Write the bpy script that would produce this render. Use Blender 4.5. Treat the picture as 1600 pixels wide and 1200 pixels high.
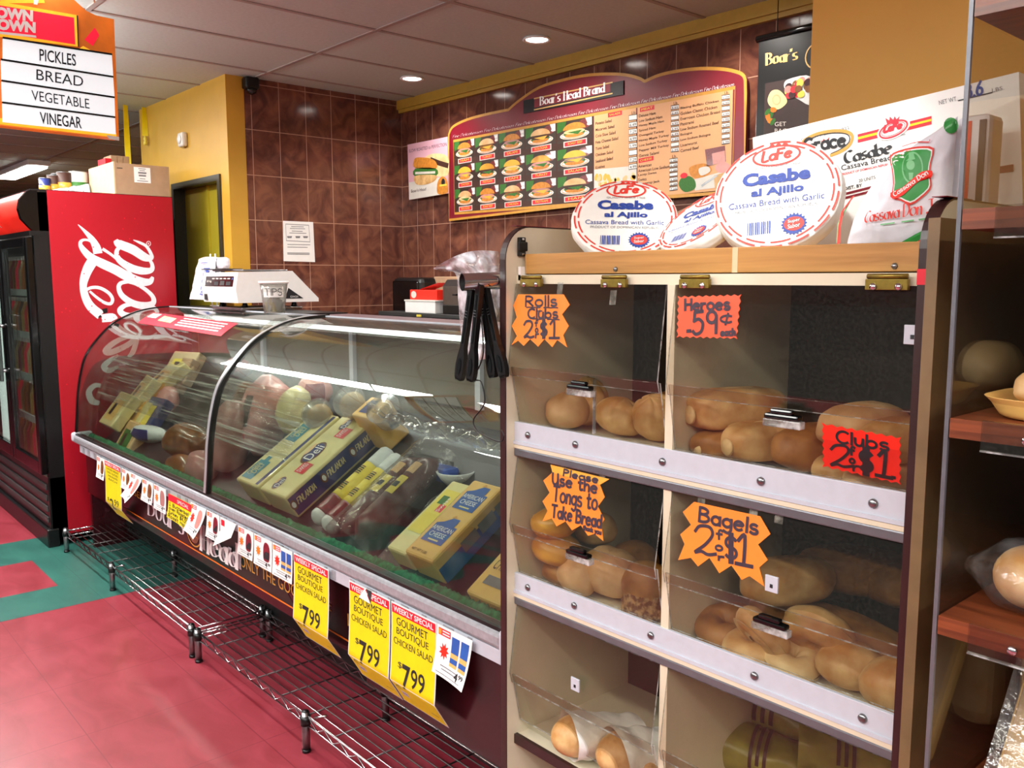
import bpy, bmesh, math, random
from mathutils import Vector, Matrix, noise
V = Vector
random.seed(7)
SC = bpy.context.scene
for o in list(bpy.data.objects): bpy.data.objects.remove(o)
rad = math.radians

# ---------------------------------------------------------------- camera
CAM_F, CAM_H = 1360.0, 1.45
YAW, PITCH, ROLL = rad(48.62), rad(6.93), rad(.085)
_f = V((-math.sin(YAW)*math.cos(PITCH), math.cos(YAW)*math.cos(PITCH), -math.sin(PITCH)))
_r = V((math.cos(YAW), math.sin(YAW), 0)); _d = _f.cross(_r)
_r2 = _r*math.cos(ROLL)+_d*math.sin(ROLL); _d2 = _d*math.cos(ROLL)-_r*math.sin(ROLL)
EYE = V((0, 0, CAM_H))
cd = bpy.data.cameras.new('camera'); cam = bpy.data.objects.new('camera', cd)
SC.collection.objects.link(cam); SC.camera = cam
cd.sensor_width = 36; cd.lens = CAM_F/1600*36; cd.clip_start = .02
cam.matrix_world = Matrix(((_r2.x, -_d2.x, -_f.x, 0), (_r2.y, -_d2.y, -_f.y, 0), (_r2.z, -_d2.z, -_f.z, CAM_H), (0, 0, 0, 1)))

# ---------------------------------------------------------------- view, world, lights
vs = SC.view_settings
vs.view_transform = 'Standard'; vs.look = 'None'; vs.gamma = 1; vs.use_curve_mapping = False
vs.exposure = 0.0
SC.cycles.max_bounces = 10; SC.cycles.transparent_max_bounces = 24
SC.cycles.diffuse_bounces = 4; SC.cycles.glossy_bounces = 4
SC.cycles.caustics_reflective = False; SC.cycles.caustics_refractive = False
SC.cycles.sample_clamp_indirect = 4
w = bpy.data.worlds.new('store_ambient'); SC.world = w; w.use_nodes = True
w.node_tree.nodes['Background'].inputs[0].default_value = (.48, .50, .49, 1)
w.node_tree.nodes['Background'].inputs[1].default_value = .5
CEIL = 2.56
def area(name, x, y, z, sx, sy, power, col=(1, .97, .93), rot=(0, 0, 0)):
    l = bpy.data.lights.new(name, 'AREA'); l.shape = 'RECTANGLE'; l.size = sx; l.size_y = sy
    l.energy = power; l.color = col
    o = bpy.data.objects.new(name, l); o.location = (x, y, z); o.rotation_euler = rot
    SC.collection.objects.link(o); return o
def spot(name, loc, target, power, ang, blend=.5, col=(1, .93, .85), r=.05):
    l = bpy.data.lights.new(name, 'SPOT'); l.energy = power; l.spot_size = rad(ang); l.spot_blend = blend
    l.color = col; l.shadow_soft_size = r
    o = bpy.data.objects.new(name, l); o.location = loc
    o.rotation_euler = (V(target)-V(loc)).to_track_quat('-Z', 'Y').to_euler()
    SC.collection.objects.link(o); return o
for x in (-5.2, -3.2, -1.2): area('ceiling_fill', x, -1.2, CEIL-.35, 1.25, .12, 125, (.96, 1, .98), (math.pi, 0, 0))  # added unseen upward fill that brightens the ceiling; next row likewise
for x in (-6.2, -4.6): area('ceiling_fill', x, .72, CEIL-.2, 1.25, .08, 45, (.96, 1, .98), (math.pi, 0, 0))
# rows of ceiling fluorescents over the aisle (out of frame, overhead) - they also make the streak on the curved glass
for x in (-6.6, -5.25, -3.9): area('aisle_fluorescent_or_fill', x, .86, CEIL-.03, 1.32, .1, 44)
for x in (-2.4, -1.0, .6): area('aisle_fluorescent_or_fill', x, -.55, CEIL-.03, 1.25, .16, 26)
for y in (-1.2, .35): area('aisle_fluorescent_or_fill', 1.9, y, CEIL-.03, .16, 1.25, 85)  # side fill added to brighten right-facing panels, no fixture known there
for x in (-5.2, -3.6, -2.0, -.4): area('aisle_fluorescent_or_fill', x, -1.9, CEIL-.03, 1.25, .16, 38)
for x, y in ((-4.13, 2.9), (-3.09, 2.88), (-2.11, 2.93), (-3.6, 2.3), (-2.2, 2.2)):
    spot('downlight_beam', (x, y, CEIL-.02), (x, y+.02, 0), 34, 150, .7)
spot('bread_spotlight', (-.75, .62, CEIL-.02), (-.93, 1.47, 1.64), 95, 30, .7, (1, .98, .95))
spot('fridge_side_spot', (-3.9, 1.35, CEIL-.02), (-5.1, 1.5, 1.1), 25, 75, .8)  # spot at ceiling height aimed sideways at the red panel

# ---------------------------------------------------------------- helpers
def hit(px, py, p0, n):
    d = _f+_r2*((px-800)/CAM_F)+_d2*((py-600)/CAM_F); n = V(n)
    return EYE+d*((V(p0)-EYE).dot(n)/d.dot(n))
def atX(px, py, c): return hit(px, py, (c, 0, 0), (1, 0, 0))
def atY(px, py, c): return hit(px, py, (0, c, 0), (0, 1, 0))
def atZ(px, py, c): return hit(px, py, (0, 0, c), (0, 0, 1))

def lin(c):
    if isinstance(c, str): c = tuple(int(c[i:i+2], 16)/255 for i in (0, 2, 4))
    return tuple((v/12.92 if v <= .04045 else ((v+.055)/1.055)**2.4) for v in c)
MATS = {}
def mat(name, col='808080', rough=.5, metal=0, var=.08, scale=30, bump=0, emit=0, spec=.5, coat=0, trans=0, sss=0, bscale=None):
    if name in MATS: return MATS[name]
    m = bpy.data.materials.new(name); m.use_nodes = True; nt = m.node_tree; N = nt.nodes; b = N['Principled BSDF']
    c = lin(col)
    b.inputs['Roughness'].default_value = rough; b.inputs['Metallic'].default_value = metal
    b.inputs['Specular IOR Level'].default_value = spec
    b.inputs['Coat Weight'].default_value = coat
    if trans: b.inputs['Transmission Weight'].default_value = trans
    if sss: b.inputs['Subsurface Weight'].default_value = sss; b.inputs['Subsurface Radius'].default_value = (.01, .006, .004)
    tc = N.new('ShaderNodeTexCoord'); nz = N.new('ShaderNodeTexNoise'); nz.inputs['Scale'].default_value = scale
    nz.inputs['Detail'].default_value = 4
    nt.links.new(tc.outputs['Object'], nz.inputs['Vector'])
    rp = N.new('ShaderNodeValToRGB'); e = rp.color_ramp.elements
    e[0].position = .3; e[1].position = .7
    e[0].color = (*[v*(1-var) for v in c], 1); e[1].color = (*[min(1, v*(1+var)) for v in c], 1)
    nt.links.new(nz.outputs['Fac'], rp.inputs['Fac']); nt.links.new(rp.outputs['Color'], b.inputs['Base Color'])
    if emit:
        nt.links.new(rp.outputs['Color'], b.inputs['Emission Color']); b.inputs['Emission Strength'].default_value = emit
    if bump:
        bn = N.new('ShaderNodeBump'); bn.inputs['Strength'].default_value = bump; bn.inputs['Distance'].default_value = .005
        src = nz
        if bscale:
            src = N.new('ShaderNodeTexNoise'); src.inputs['Scale'].default_value = bscale; src.inputs['Detail'].default_value = 3
            nt.links.new(tc.outputs['Object'], src.inputs['Vector'])
        nt.links.new(src.outputs['Fac'], bn.inputs['Height']); nt.links.new(bn.outputs['Normal'], b.inputs['Normal'])
    MATS[name] = m; return m
def two_tone(name, ca, cb, scale=8, lo=.4, hi=.6, rough=.5, bump=0, stretch=(1, 1, 1), detail=5, spec=.5, coat=0, dist=0):
    if name in MATS: return MATS[name]
    m = mat(name, ca, rough, spec=spec, coat=coat); nt = m.node_tree; N = nt.nodes
    nz = next(n for n in N if n.type == 'TEX_NOISE'); tc = next(n for n in N if n.type == 'TEX_COORD'); rp = next(n for n in N if n.type == 'VALTORGB')
    nz.inputs['Scale'].default_value = scale; nz.inputs['Detail'].default_value = detail; nz.inputs['Distortion'].default_value = dist
    mp = N.new('ShaderNodeMapping'); mp.inputs['Scale'].default_value = stretch
    nt.links.new(tc.outputs['Object'], mp.inputs['Vector']); nt.links.new(mp.outputs['Vector'], nz.inputs['Vector'])
    e = rp.color_ramp.elements; e[0].position = lo; e[1].position = hi; e[0].color = (*lin(ca), 1); e[1].color = (*lin(cb), 1)
    if bump:
        bn = N.new('ShaderNodeBump'); bn.inputs['Strength'].default_value = bump; bn.inputs['Distance'].default_value = .005
        nt.links.new(nz.outputs['Fac'], bn.inputs['Height']); nt.links.new(bn.outputs['Normal'], N['Principled BSDF'].inputs['Normal'])
    return m
def clear(name, tint='FFFFFF', rough=.02, haze=.03, gloss=1.0, bump=0, bscale=40, stretch=(1, 1, 1), hcol='C8C8C0', ior=1.45, streak=None):
    """thin clear sheet: transparent + fresnel reflection + a little dusty haze"""
    if name in MATS: return MATS[name]
    m = bpy.data.materials.new(name); m.use_nodes = True; nt = m.node_tree; N = nt.nodes; N.clear(); L = nt.links.new
    out = N.new('ShaderNodeOutputMaterial'); tr = N.new('ShaderNodeBsdfTransparent'); gl = N.new('ShaderNodeBsdfGlossy'); df = N.new('ShaderNodeBsdfDiffuse')
    tr.inputs[0].default_value = (*lin(tint), 1); gl.inputs['Roughness'].default_value = rough; df.inputs[0].default_value = (*lin(hcol), 1)
    # Schlick reflectance, the same from both sides of the sheet
    ge = N.new('ShaderNodeNewGeometry'); fr = N.new('ShaderNodeVectorMath'); fr.operation = 'DOT_PRODUCT'; L(ge.outputs['Incoming'], fr.inputs[0]); L(ge.outputs['Normal'], fr.inputs[1])
    def mth(op, a, b_=None):
        n_ = N.new('ShaderNodeMath'); n_.operation = op; n_.use_clamp = op != 'POWER'
        if isinstance(a, (int, float)): n_.inputs[0].default_value = a
        else: L(a, n_.inputs[0])
        if b_ is not None:
            if isinstance(b_, (int, float)): n_.inputs[1].default_value = b_
            else: L(b_, n_.inputs[1])
        return n_.outputs[0]
    ab = N.new('ShaderNodeMath'); ab.operation = 'ABSOLUTE'; L(fr.outputs['Value'], ab.inputs[0])
    pw_ = mth('POWER', mth('SUBTRACT', 1.0, ab.outputs[0]), 5.0); f0 = ((ior-1)/(ior+1))**2*gloss
    mu_out = mth('ADD', mth('MULTIPLY', pw_, 1-f0), f0)
    m1 = N.new('ShaderNodeMixShader'); m2 = N.new('ShaderNodeMixShader')
    tc = N.new('ShaderNodeTexCoord'); mp = N.new('ShaderNodeMapping'); mp.inputs['Scale'].default_value = stretch
    nz = N.new('ShaderNodeTexNoise'); nz.inputs['Scale'].default_value = bscale; nz.inputs['Detail'].default_value = 4
    L(tc.outputs['Object'], mp.inputs['Vector']); L(mp.outputs['Vector'], nz.inputs['Vector'])
    rp = N.new('ShaderNodeMapRange'); rp.inputs['From Min'].default_value = .45; rp.inputs['From Max'].default_value = .8
    rp.inputs['To Min'].default_value = haze*.4; rp.inputs['To Max'].default_value = haze*3
    if streak:
        rp.inputs['From Min'].default_value = streak[0]; rp.inputs['From Max'].default_value = streak[1]
        rp.inputs['To Min'].default_value = haze; rp.inputs['To Max'].default_value = streak[2]
    L(nz.outputs['Fac'], rp.inputs['Value'])
    L(rp.outputs[0], m1.inputs[0]); L(tr.outputs[0], m1.inputs[1]); L(df.outputs[0], m1.inputs[2])
    L(mu_out, m2.inputs[0]); L(m1.outputs[0], m2.inputs[1]); L(gl.outputs[0], m2.inputs[2])
    if bump:
        bn = N.new('ShaderNodeBump'); bn.inputs['Strength'].default_value = bump; bn.inputs['Distance'].default_value = .01
        L(nz.outputs['Fac'], bn.inputs['Height'])
        L(bn.outputs['Normal'], gl.inputs['Normal']); L(bn.outputs['Normal'], fr.inputs[1])
    L(m2.outputs[0], out.inputs[0]); MATS[name] = m; return m

class Pl:
    """a plane with its own right/up axes; optional bend(a,b,h)->(a,b,h)"""
    def __init__(s, o, u, v, bend=None):
        s.o = V(o); s.u = V(u).normalized(); s.v = V(v).normalized(); s.n = s.u.cross(s.v); s.bend = bend
    def pt(s, a, b, h=0):
        if s.bend: a, b, h = s.bend(a, b, h)
        return s.o+s.u*a+s.v*b+s.n*h
    def px(s, x, y):
        p = hit(x, y, s.o, s.n)-s.o; return (p.dot(s.u), p.dot(s.v))
    def tr(s, pts, sc=1, ox=0, oy=0): return [s.px(ox+x/sc, oy+y/sc) for x, y in pts]

def arc(cx, cy, rx, ry, a0=0, a1=360, n=14):
    return [(cx+rx*math.cos(rad(a0+(a1-a0)*i/n)), cy+ry*math.sin(rad(a0+(a1-a0)*i/n))) for i in range(n+1)]
def ell(cx, cy, rx, ry, n=24, rot=0):
    c, s = math.cos(rot), math.sin(rot)
    return [(cx+rx*math.cos(t)*c-ry*math.sin(t)*s, cy+rx*math.cos(t)*s+ry*math.sin(t)*c) for t in [2*math.pi*i/n for i in range(n)]]
def smooth(p, k=5, closed=False):
    p = [V(q).to_3d() if len(q) == 2 else V(q) for q in p]; n = len(p); out = []
    for i in range(n if closed else n-1):
        a = p[(i-1) % n] if closed or i > 0 else p[i]; b = p[i]; c = p[(i+1) % n]
        d = p[(i+2) % n] if closed or i+2 < n else c
        for j in range(k):
            t = j/k
            out.append(.5*(2*b+(c-a)*t+(2*a-5*b+4*c-d)*t*t+(3*b-a-3*c+d)*t**3))
    if not closed: out.append(p[-1])
    return out
def sm2(p, k=5, closed=False): return [(q.x, q.y) for q in smooth(p, k, closed)]
def star(cx, cy, r0, r1, n, rot=0):
    return [(cx+(r0 if i % 2 else r1)*math.cos(rot+math.pi*i/n), cy+(r0 if i % 2 else r1)*math.sin(rot+math.pi*i/n)) for i in range(2*n)]
def zig(c, ns, amp):
    out = []
    for k in range(4):
        a = V(c[k]); b = V(c[(k+1) % 4]); d = (b-a); nn = V((-d.y, d.x)).normalized(); n = ns[k % 2]
        out.append(tuple(a))
        for i in range(1, 2*n): out.append(tuple(a+d*i/(2*n)+nn*(amp if i % 2 else 0)))
    return out

# single-stroke letters (cap height 1)
_o = lambda cx=.3, cy=.31, rx=.3, ry=.31, a0=90, a1=450: arc(cx, cy, rx, ry, a0, a1)
GL = {
 'B': [[(0, 0), (0, 1)], arc(.15, .77, .4, .23, 90, -90)+[(0, .54)], [(0, .54)]+arc(.2, .27, .45, .27, 90, -90)+[(0, 0)], [(0, 1), (.15, 1)]],
 'R': [[(0, 0), (.02, 1)], [(.02, 1)]+arc(.2, .75, .38, .25, 90, -90)+[(.02, .5)], [(.2, .5), (.62, 0)]],
 'C': [arc(.4, .5, .4, .5, 50, 310)], 'D': [[(0, 0), (0, 1)], [(0, 1)]+arc(.15, .5, .5, .5, 90, -90)+[(0, 0)]],
 'H': [[(0, 0), (0, 1)], [(.6, 0), (.6, 1)], [(0, .5), (.6, .52)]], 'P': [[(0, 0), (0, 1)], [(0, 1)]+arc(.15, .76, .38, .24, 90, -90)+[(0, .52)]],
 'U': [[(0, 1), (.02, .3), (.2, 0), (.45, .1), (.55, .4), (.55, 1)], [(.55, 1), (.6, 0)]], 'T': [[(0, 1), (.75, 1.0)], [(.36, 1), (.36, 0)]],
 'J': [[(.5, 1), (.5, .2), (.35, -.05), (.1, 0), (.02, .15)], [(.2, 1), (.7, 1)]], 'S': [arc(.3, .74, .28, .26, 30, 270)+arc(.3, .24, .3, .25, 90, -150)],
 'L': [[(0, 1), (0, 0), (.5, 0)]], 'F': [[(0, 0), (0, 1)], [(0, 1), (.55, 1)], [(0, .55), (.42, .55)]], 'A': [[(0, 0), (.32, 1)], [(.32, 1), (.64, 0)], [(.12, .35), (.52, .35)]],
 'I': [[(0, 0), (0, 1)]], 'N': [[(0, 0), (0, 1)], [(0, 1), (.6, 0)], [(.6, 0), (.6, 1)]], 'E': [[(0, 0), (0, 1)], [(0, 1), (.5, 1)], [(0, .52), (.42, .52)], [(0, 0), (.52, 0)]],
 'G': [arc(.4, .5, .4, .5, 50, 320), [(.42, .45), (.76, .45)], [(.74, .45), (.74, .12)]], 'O': [arc(.4, .5, .4, .5, 90, 450)], '4': [[(.4, 0), (.4, 1)], [(.4, 1), (0, .35)], [(0, .35), (.6, .35)]], '0': [arc(.28, .5, .27, .5, 90, 450)],
 'a': [_o(.27, .29, .27, .29, 40, 400), [(.54, .6), (.54, 0)]], 'b': [[(0, 1), (0, 0)], _o(.28, .29, .28, .29)], 'c': [arc(.28, .3, .28, .3, 50, 310)],
 'd': [_o(.27, .29, .27, .29), [(.55, 1), (.55, 0)]], 'e': [[(.03, .32), (.55, .36)]+arc(.29, .3, .28, .3, 12, 315)], 'g': [_o(.27, .3, .27, .28), [(.54, .6), (.54, -.15), (.35, -.38), (.08, -.28)]],
 'h': [[(0, 1), (0, 0)], [(0, .35), (.2, .6), (.42, .5), (.45, 0)]], 'i': [[(.05, .58), (.05, 0)], [(.04, .82), (.07, .86)]], 'j': [[(.2, .58), (.2, -.15), (.05, -.32)], [(.2, .82), (.22, .86)]],
 'k': [[(0, 1), (0, 0)], [(.42, .62), (.02, .28)], [(.14, .36), (.5, 0)]], 'l': [[(.04, 1), (.04, 0)]], 'n': [[(0, .6), (0, 0)], [(0, .35), (.2, .6), (.42, .5), (.45, 0)]],
 'o': [_o()], 'r': [[(0, .6), (0, 0)], [(0, .3), (.14, .55), (.36, .56)]], 's': [arc(.24, .46, .2, .16, 40, 270)+arc(.24, .15, .22, .16, 90, -150)], 't': [[(.18, .92), (.18, .12), (.3, 0), (.42, .06)], [(0, .62), (.42, .64)]],
 'u': [[(0, .6), (.02, .18), (.2, 0), (.4, .12), (.46, .6)], [(.46, .6), (.48, 0)]], 'v': [[(0, .6), (.22, 0)], [(.22, 0), (.46, .6)]], 'y': [[(0, .6), (.25, .1)], [(.5, .6), (.1, -.4)]], 'f': [[(.45, .9), (.3, 1), (.18, .8), (.18, 0)], [(0, .55), (.4, .56)]],
 'm': [[(0, .6), (0, 0)], [(0, .35), (.16, .6), (.32, .5), (.34, 0)], [(.34, .35), (.5, .6), (.66, .5), (.68, 0)]], 'w': [[(0, .6), (.17, 0)], [(.17, 0), (.34, .5)], [(.34, .5), (.5, 0)], [(.5, 0), (.68, .6)]],
 '1': [[(.05, .8), (.25, 1), (.25, 0)], [(0, 0), (.52, 0)]], '2': [[(.02, .78), (.15, .98), (.42, .98), (.5, .72), (.3, .35), (.02, .04), (.2, .1), (.38, .02), (.6, .08)]],
 '5': [[(.5, 1), (.1, .98)], [(.1, .98), (.06, .58)], [(.06, .58), (.3, .66), (.5, .45), (.42, .1), (.15, -.02), (0, .12)]], '9': [_o(.25, .72, .23, .26), [(.48, .75), (.46, 0)]],
 '8': [_o(.25, .75, .2, .22), _o(.25, .27, .25, .27)], '6': [[(.42, 1), (.12, .6), (.03, .3)], _o(.26, .27, .24, .27)],
 '$': [arc(.3, .7, .27, .2, 30, 270)+arc(.3, .3, .28, .2, 90, -150), [(.24, 1.05), (.24, -.08)], [(.36, 1.05), (.36, -.08)]], '¢': [arc(.26, .42, .24, .3, 50, 310), [(.3, .9), (.2, -.05)]],
 '+': [[(.0, .35), (.35, .35)], [(.18, .55), (.18, .15)]], '.': [[(0, 0), (.06, .06)]], "'": [[(.05, 1), (0, .75)]], '-': [[(0, .4), (.4, .4)]], '~': [[(0, .3), (.2, .4), (.4, .28), (.6, .38), (.8, .3)]], ' ': []}
_TXT = {}
def font_tris(s, bold):
    k = (s, bold)
    if k not in _TXT:
        c = bpy.data.curves.new('t', 'FONT'); c.body = s; c.fill_mode = 'FRONT'; c.resolution_u = 3; c.offset = bold
        o = bpy.data.objects.new('t', c); SC.collection.objects.link(o)
        me = bpy.data.meshes.new_from_object(o.evaluated_get(bpy.context.evaluated_depsgraph_get()))
        vv = [(q.co.x, q.co.y) for q in me.vertices]; ff = [tuple(p.vertices) for p in me.polygons]
        bpy.data.objects.remove(o); bpy.data.curves.remove(c); bpy.data.meshes.remove(me)
        x0 = min(q[0] for q in vv); x1 = max(q[0] for q in vv); y0 = min(q[1] for q in vv); y1 = max(q[1] for q in vv)
        _TXT[k] = ([((x-x0)/(x1-x0), (y-y0)/(y1-y0)) for x, y in vv], ff, (x1-x0)/(y1-y0))
    return _TXT[k]

class MB:
    def __init__(s): s.v = []; s.f = []; s.m = []; s.sm = []; s.mats = []
    def mi(s, m):
        if isinstance(m, str): m = MATS[m]
        if m not in s.mats: s.mats.append(m)
        return s.mats.index(m)
    def add(s, vs, fs, m, smooth=False, T=None):
        k = len(s.v); i = s.mi(m)
        s.v += [tuple(T @ V(q)) if T else tuple(q) for q in vs]
        for f in fs: s.f.append(tuple(k+j for j in f)); s.m.append(i); s.sm.append(smooth)
        return s
    def box(s, x0, x1, y0, y1, z0, z1, m, bev=0, T=None):
        if bev:
            b = bmesh.new(); bmesh.ops.create_cube(b, size=1)
            for q in b.verts: q.co = V(((x0+x1)/2+q.co.x*(x1-x0), (y0+y1)/2+q.co.y*(y1-y0), (z0+z1)/2+q.co.z*(z1-z0)))
            bmesh.ops.bevel(b, geom=b.edges[:], offset=bev, segments=2, profile=.5, affect='EDGES')
            b.verts.index_update()
            s.add([q.co.copy() for q in b.verts], [[q.index for q in f.verts] for f in b.faces], m, False, T); b.free(); return s
        vs = [(x, y, z) for z in (z0, z1) for y in (y0, y1) for x in (x0, x1)]
        return s.add(vs, [(0, 2, 3, 1), (4, 5, 7, 6), (0, 1, 5, 4), (2, 6, 7, 3), (0, 4, 6, 2), (1, 3, 7, 5)], m, False, T)
    def tube(s, pts, r, m, n=8, closed=False, caps=True):
        pts = [V(p) for p in pts]; k = len(pts); rs = r if isinstance(r, (list, tuple)) else [r]*k
        vs = []; up = None
        for i, p in enumerate(pts):
            t = (pts[(i+1) % k]-pts[i-1]) if closed else (pts[min(i+1, k-1)]-pts[max(i-1, 0)])
            t = t.normalized() if t.length > 1e-9 else V((0, 0, 1))
            if up is None: up = V((0, 0, 1)) if abs(t.z) < .9 else V((1, 0, 0))
            a = t.cross(up)
            a = a.normalized() if a.length > 1e-6 else t.orthogonal().normalized()
            b = a.cross(t); up = b
            vs += [p+(a*math.cos(2*math.pi*j/n)+b*math.sin(2*math.pi*j/n))*rs[i] for j in range(n)]
        fs = [(i*n+j, i*n+(j+1) % n, ((i+1) % k)*n+(j+1) % n, ((i+1) % k)*n+j) for i in range(k if closed else k-1) for j in range(n)]
        if caps and not closed: fs += [tuple(range(n-1, -1, -1)), tuple((k-1)*n+j for j in range(n))]
        return s.add(vs, fs, m, n > 4)
    def lathe(s, prof, m, n=24, T=None, smooth=True):
        k = len(prof); vs = [(r*math.cos(2*math.pi*j/n), r*math.sin(2*math.pi*j/n), z) for r, z in prof for j in range(n)]
        fs = [(i*n+j, i*n+(j+1) % n, (i+1)*n+(j+1) % n, (i+1)*n+j) for i in range(k-1) for j in range(n)]
        if prof[0][0] > 1e-6: fs.append(tuple(range(n-1, -1, -1)))
        if prof[-1][0] > 1e-6: fs.append(tuple((k-1)*n+j for j in range(n)))
        return s.add(vs, fs, m, smooth, T)
    def poly(s, pl, pts, m, h=0, th=0):
        n = len(pts); vs = [pl.pt(a, b, h) for a, b in pts]
        ar = sum(pts[i][0]*pts[(i+1) % n][1]-pts[(i+1) % n][0]*pts[i][1] for i in range(n))
        f = tuple(range(n)) if ar > 0 else tuple(range(n-1, -1, -1))
        if not th: return s.add(vs, [f], m)
        vs += [pl.pt(a, b, h-th) for a, b in pts]
        return s.add(vs, [f, tuple(n+i for i in reversed(f))]+[(f[i], f[i]+n, f[(i+1) % n]+n, f[(i+1) % n]) for i in range(n)], m)
    def rect(s, pl, a0, b0, a1, b1, m, h=0, nb=1, na=1):
        if nb == na == 1: return s.poly(pl, [(a0, b0), (a1, b0), (a1, b1), (a0, b1)], m, h)
        vs = [pl.pt(a0+(a1-a0)*i/na, b0+(b1-b0)*j/nb, h) for j in range(nb+1) for i in range(na+1)]
        return s.add(vs, [(j*(na+1)+i, j*(na+1)+i+1, (j+1)*(na+1)+i+1, (j+1)*(na+1)+i) for j in range(nb) for i in range(na)], m, True)
    def stroke(s, pl, pts, w, m, h=0, nib=None, closed=False, taper=None):
        p = [V((q[0], q[1])) for q in pts]; n = len(p); vs = []
        for i in range(n):
            wi = (taper[i] if taper else w)
            if nib: d = V(nib)*wi/2
            else:
                t = (p[(i+1) % n]-p[i-1]) if closed else (p[min(i+1, n-1)]-p[max(i-1, 0)])
                t = t.normalized() if t.length > 1e-9 else V((1, 0)); d = V((-t.y, t.x))*wi/2
                if not closed and not taper:
                    if i == 0: p[0] = p[0]-t*w*.35
                    if i == n-1: p[i] = p[i]+t*w*.35
            hh = h+6e-5*i/n
            vs += [pl.pt(*(p[i]-d), hh), pl.pt(*(p[i]+d), hh)]
        fs = [(2*i, 2*((i+1) % n), 2*((i+1) % n)+1, 2*i+1) for i in range(n if closed else n-1)]
        return s.add(vs, fs, m)
    def text(s, pl, t, A, B, C, m, h=.0008, bold=0):
        """printed text filling the parallelogram A (lower left) B (lower right) C (upper left)"""
        vv, ff, _ = font_tris(t, bold); A, B, C = V(A), V(B), V(C)
        if getattr(pl, 'bend', None) or not hasattr(pl, 'o'):   # split long triangles so that print follows a bent sheet
            vv = list(vv); work = []; ff2 = []
            for f in ff: work += [(f[0], f[i], f[i+1]) for i in range(1, len(f)-1)]
            L_ = lambda i, j: ((B-A)*(vv[i][0]-vv[j][0])+(C-A)*(vv[i][1]-vv[j][1])).length
            while work:
                t3 = work.pop(); e = max(((L_(t3[k], t3[(k+1) % 3]), k) for k in range(3)))
                if e[0] < .018: ff2.append(t3); continue
                k = e[1]; i, j, q = t3[k], t3[(k+1) % 3], t3[(k+2) % 3]
                vv.append(((vv[i][0]+vv[j][0])/2, (vv[i][1]+vv[j][1])/2)); n = len(vv)-1; work += [(i, n, q), (n, j, q)]
            ff = ff2
        return s.add([pl.pt(*(A+(B-A)*x+(C-A)*y), h) for x, y in vv], ff, m)
    def text_w(s, pl, t, a, b, m, hgt, wid=None, h=.0008, bold=0, cen=False):
        asp = font_tris(t, bold)[2]; wd = wid or hgt*asp
        if cen: a -= wd/2
        return s.text(pl, t, (a, b), (a+wd, b), (a, b+hgt), m, h, bold)
    def hand(s, pl, t, A, B, C, m, lw, h=.001, nib=None, shear=0, serif=0, gap=.2):
        """drawn lettering: strokes fill the parallelogram A,B,C"""
        x = 0; P = []
        for ch in t:
            g = GL.get(ch, []); wd = 0
            for st in g:
                q = sm2(st, 5) if 3 <= len(st) <= 9 else list(st)
                P.append([(x+a+shear*b, b) for a, b in q]); wd = max([wd]+[a for a, b in st])
                if serif and len(st) == 2 and abs(st[0][0]-st[1][0]) < .03:
                    for e in st:
                        P.append([(x+e[0]-serif+shear*e[1], e[1]), (x+e[0]+serif+shear*e[1], e[1])])
            x += (wd if g else .28)+gap
        xs = [q[0] for st in P for q in st]; x0, x1 = min(xs), max(xs); A, B, C = V(A), V(B), V(C)
        for si, st in enumerate(P):
            hs = h+3e-5*si
            q = [A+(B-A)*((a-x0)/(x1-x0))+(C-A)*b for a, b in st]
            bar = serif and len(st) == 2 and st[0][1] == st[1][1] and abs(st[0][0]-st[1][0]) < 2.2*serif
            if bar: s.stroke(pl, q, lw*.32, m, hs)
            else: s.stroke(pl, q, lw, m, hs, nib)
        return s
    def surf(s, fn, nu, nv, m, closed_u=False, smooth=True):
        vs = [fn(i/nu, j/nv) for j in range(nv+1) for i in range(nu+(0 if closed_u else 1))]; r = nu if closed_u else nu+1
        return s.add(vs, [(j*r+i, j*r+(i+1) % r, (j+1)*r+(i+1) % r, (j+1)*r+i) for j in range(nv) for i in range(nu)], m, smooth)
    def build(s, name, parent=None, origin=None):
        vs = [V(q) for q in s.v]
        if origin is None:
            lo = [min(q[i] for q in vs) for i in range(3)]; hi = [max(q[i] for q in vs) for i in range(3)]
            origin = V(((lo[0]+hi[0])/2, (lo[1]+hi[1])/2, lo[2]))
        origin = V(origin)
        me = bpy.data.meshes.new(name); me.from_pydata([q-origin for q in vs], [], s.f)
        for m in s.mats: me.materials.append(m)
        me.polygons.foreach_set('material_index', s.m); me.polygons.foreach_set('use_smooth', s.sm); me.update()
        o = bpy.data.objects.new(name, me); SC.collection.objects.link(o)
        if parent is None: o.location = origin
        else:
            o.parent = parent; p = parent; base = V((0, 0, 0))
            while p: base += p.location; p = p.parent
            o.location = origin-base
        return o
def tag(o, label, cat, group=None):
    o['label'] = label; o['category'] = cat
    if group: o['group'] = group
    return o
def thing(name, label, cat, loc, group=None):
    o = bpy.data.objects.new(name, None); o.location = loc; o.empty_display_size = .05; SC.collection.objects.link(o)
    return tag(o, label, cat, group)
def struct(o): o['kind'] = 'structure'; return o
def dup(o, loc, label=None, rotz=None, parent=None):
    c = o.copy(); SC.collection.objects.link(c); c.location = loc
    if label: c['label'] = label
    if rotz is not None: c.rotation_euler = (0, 0, rotz)
    if parent: c.parent = parent
    for ch in o.children:
        d = dup(ch, ch.location.copy(), parent=c)
    return c
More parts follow.
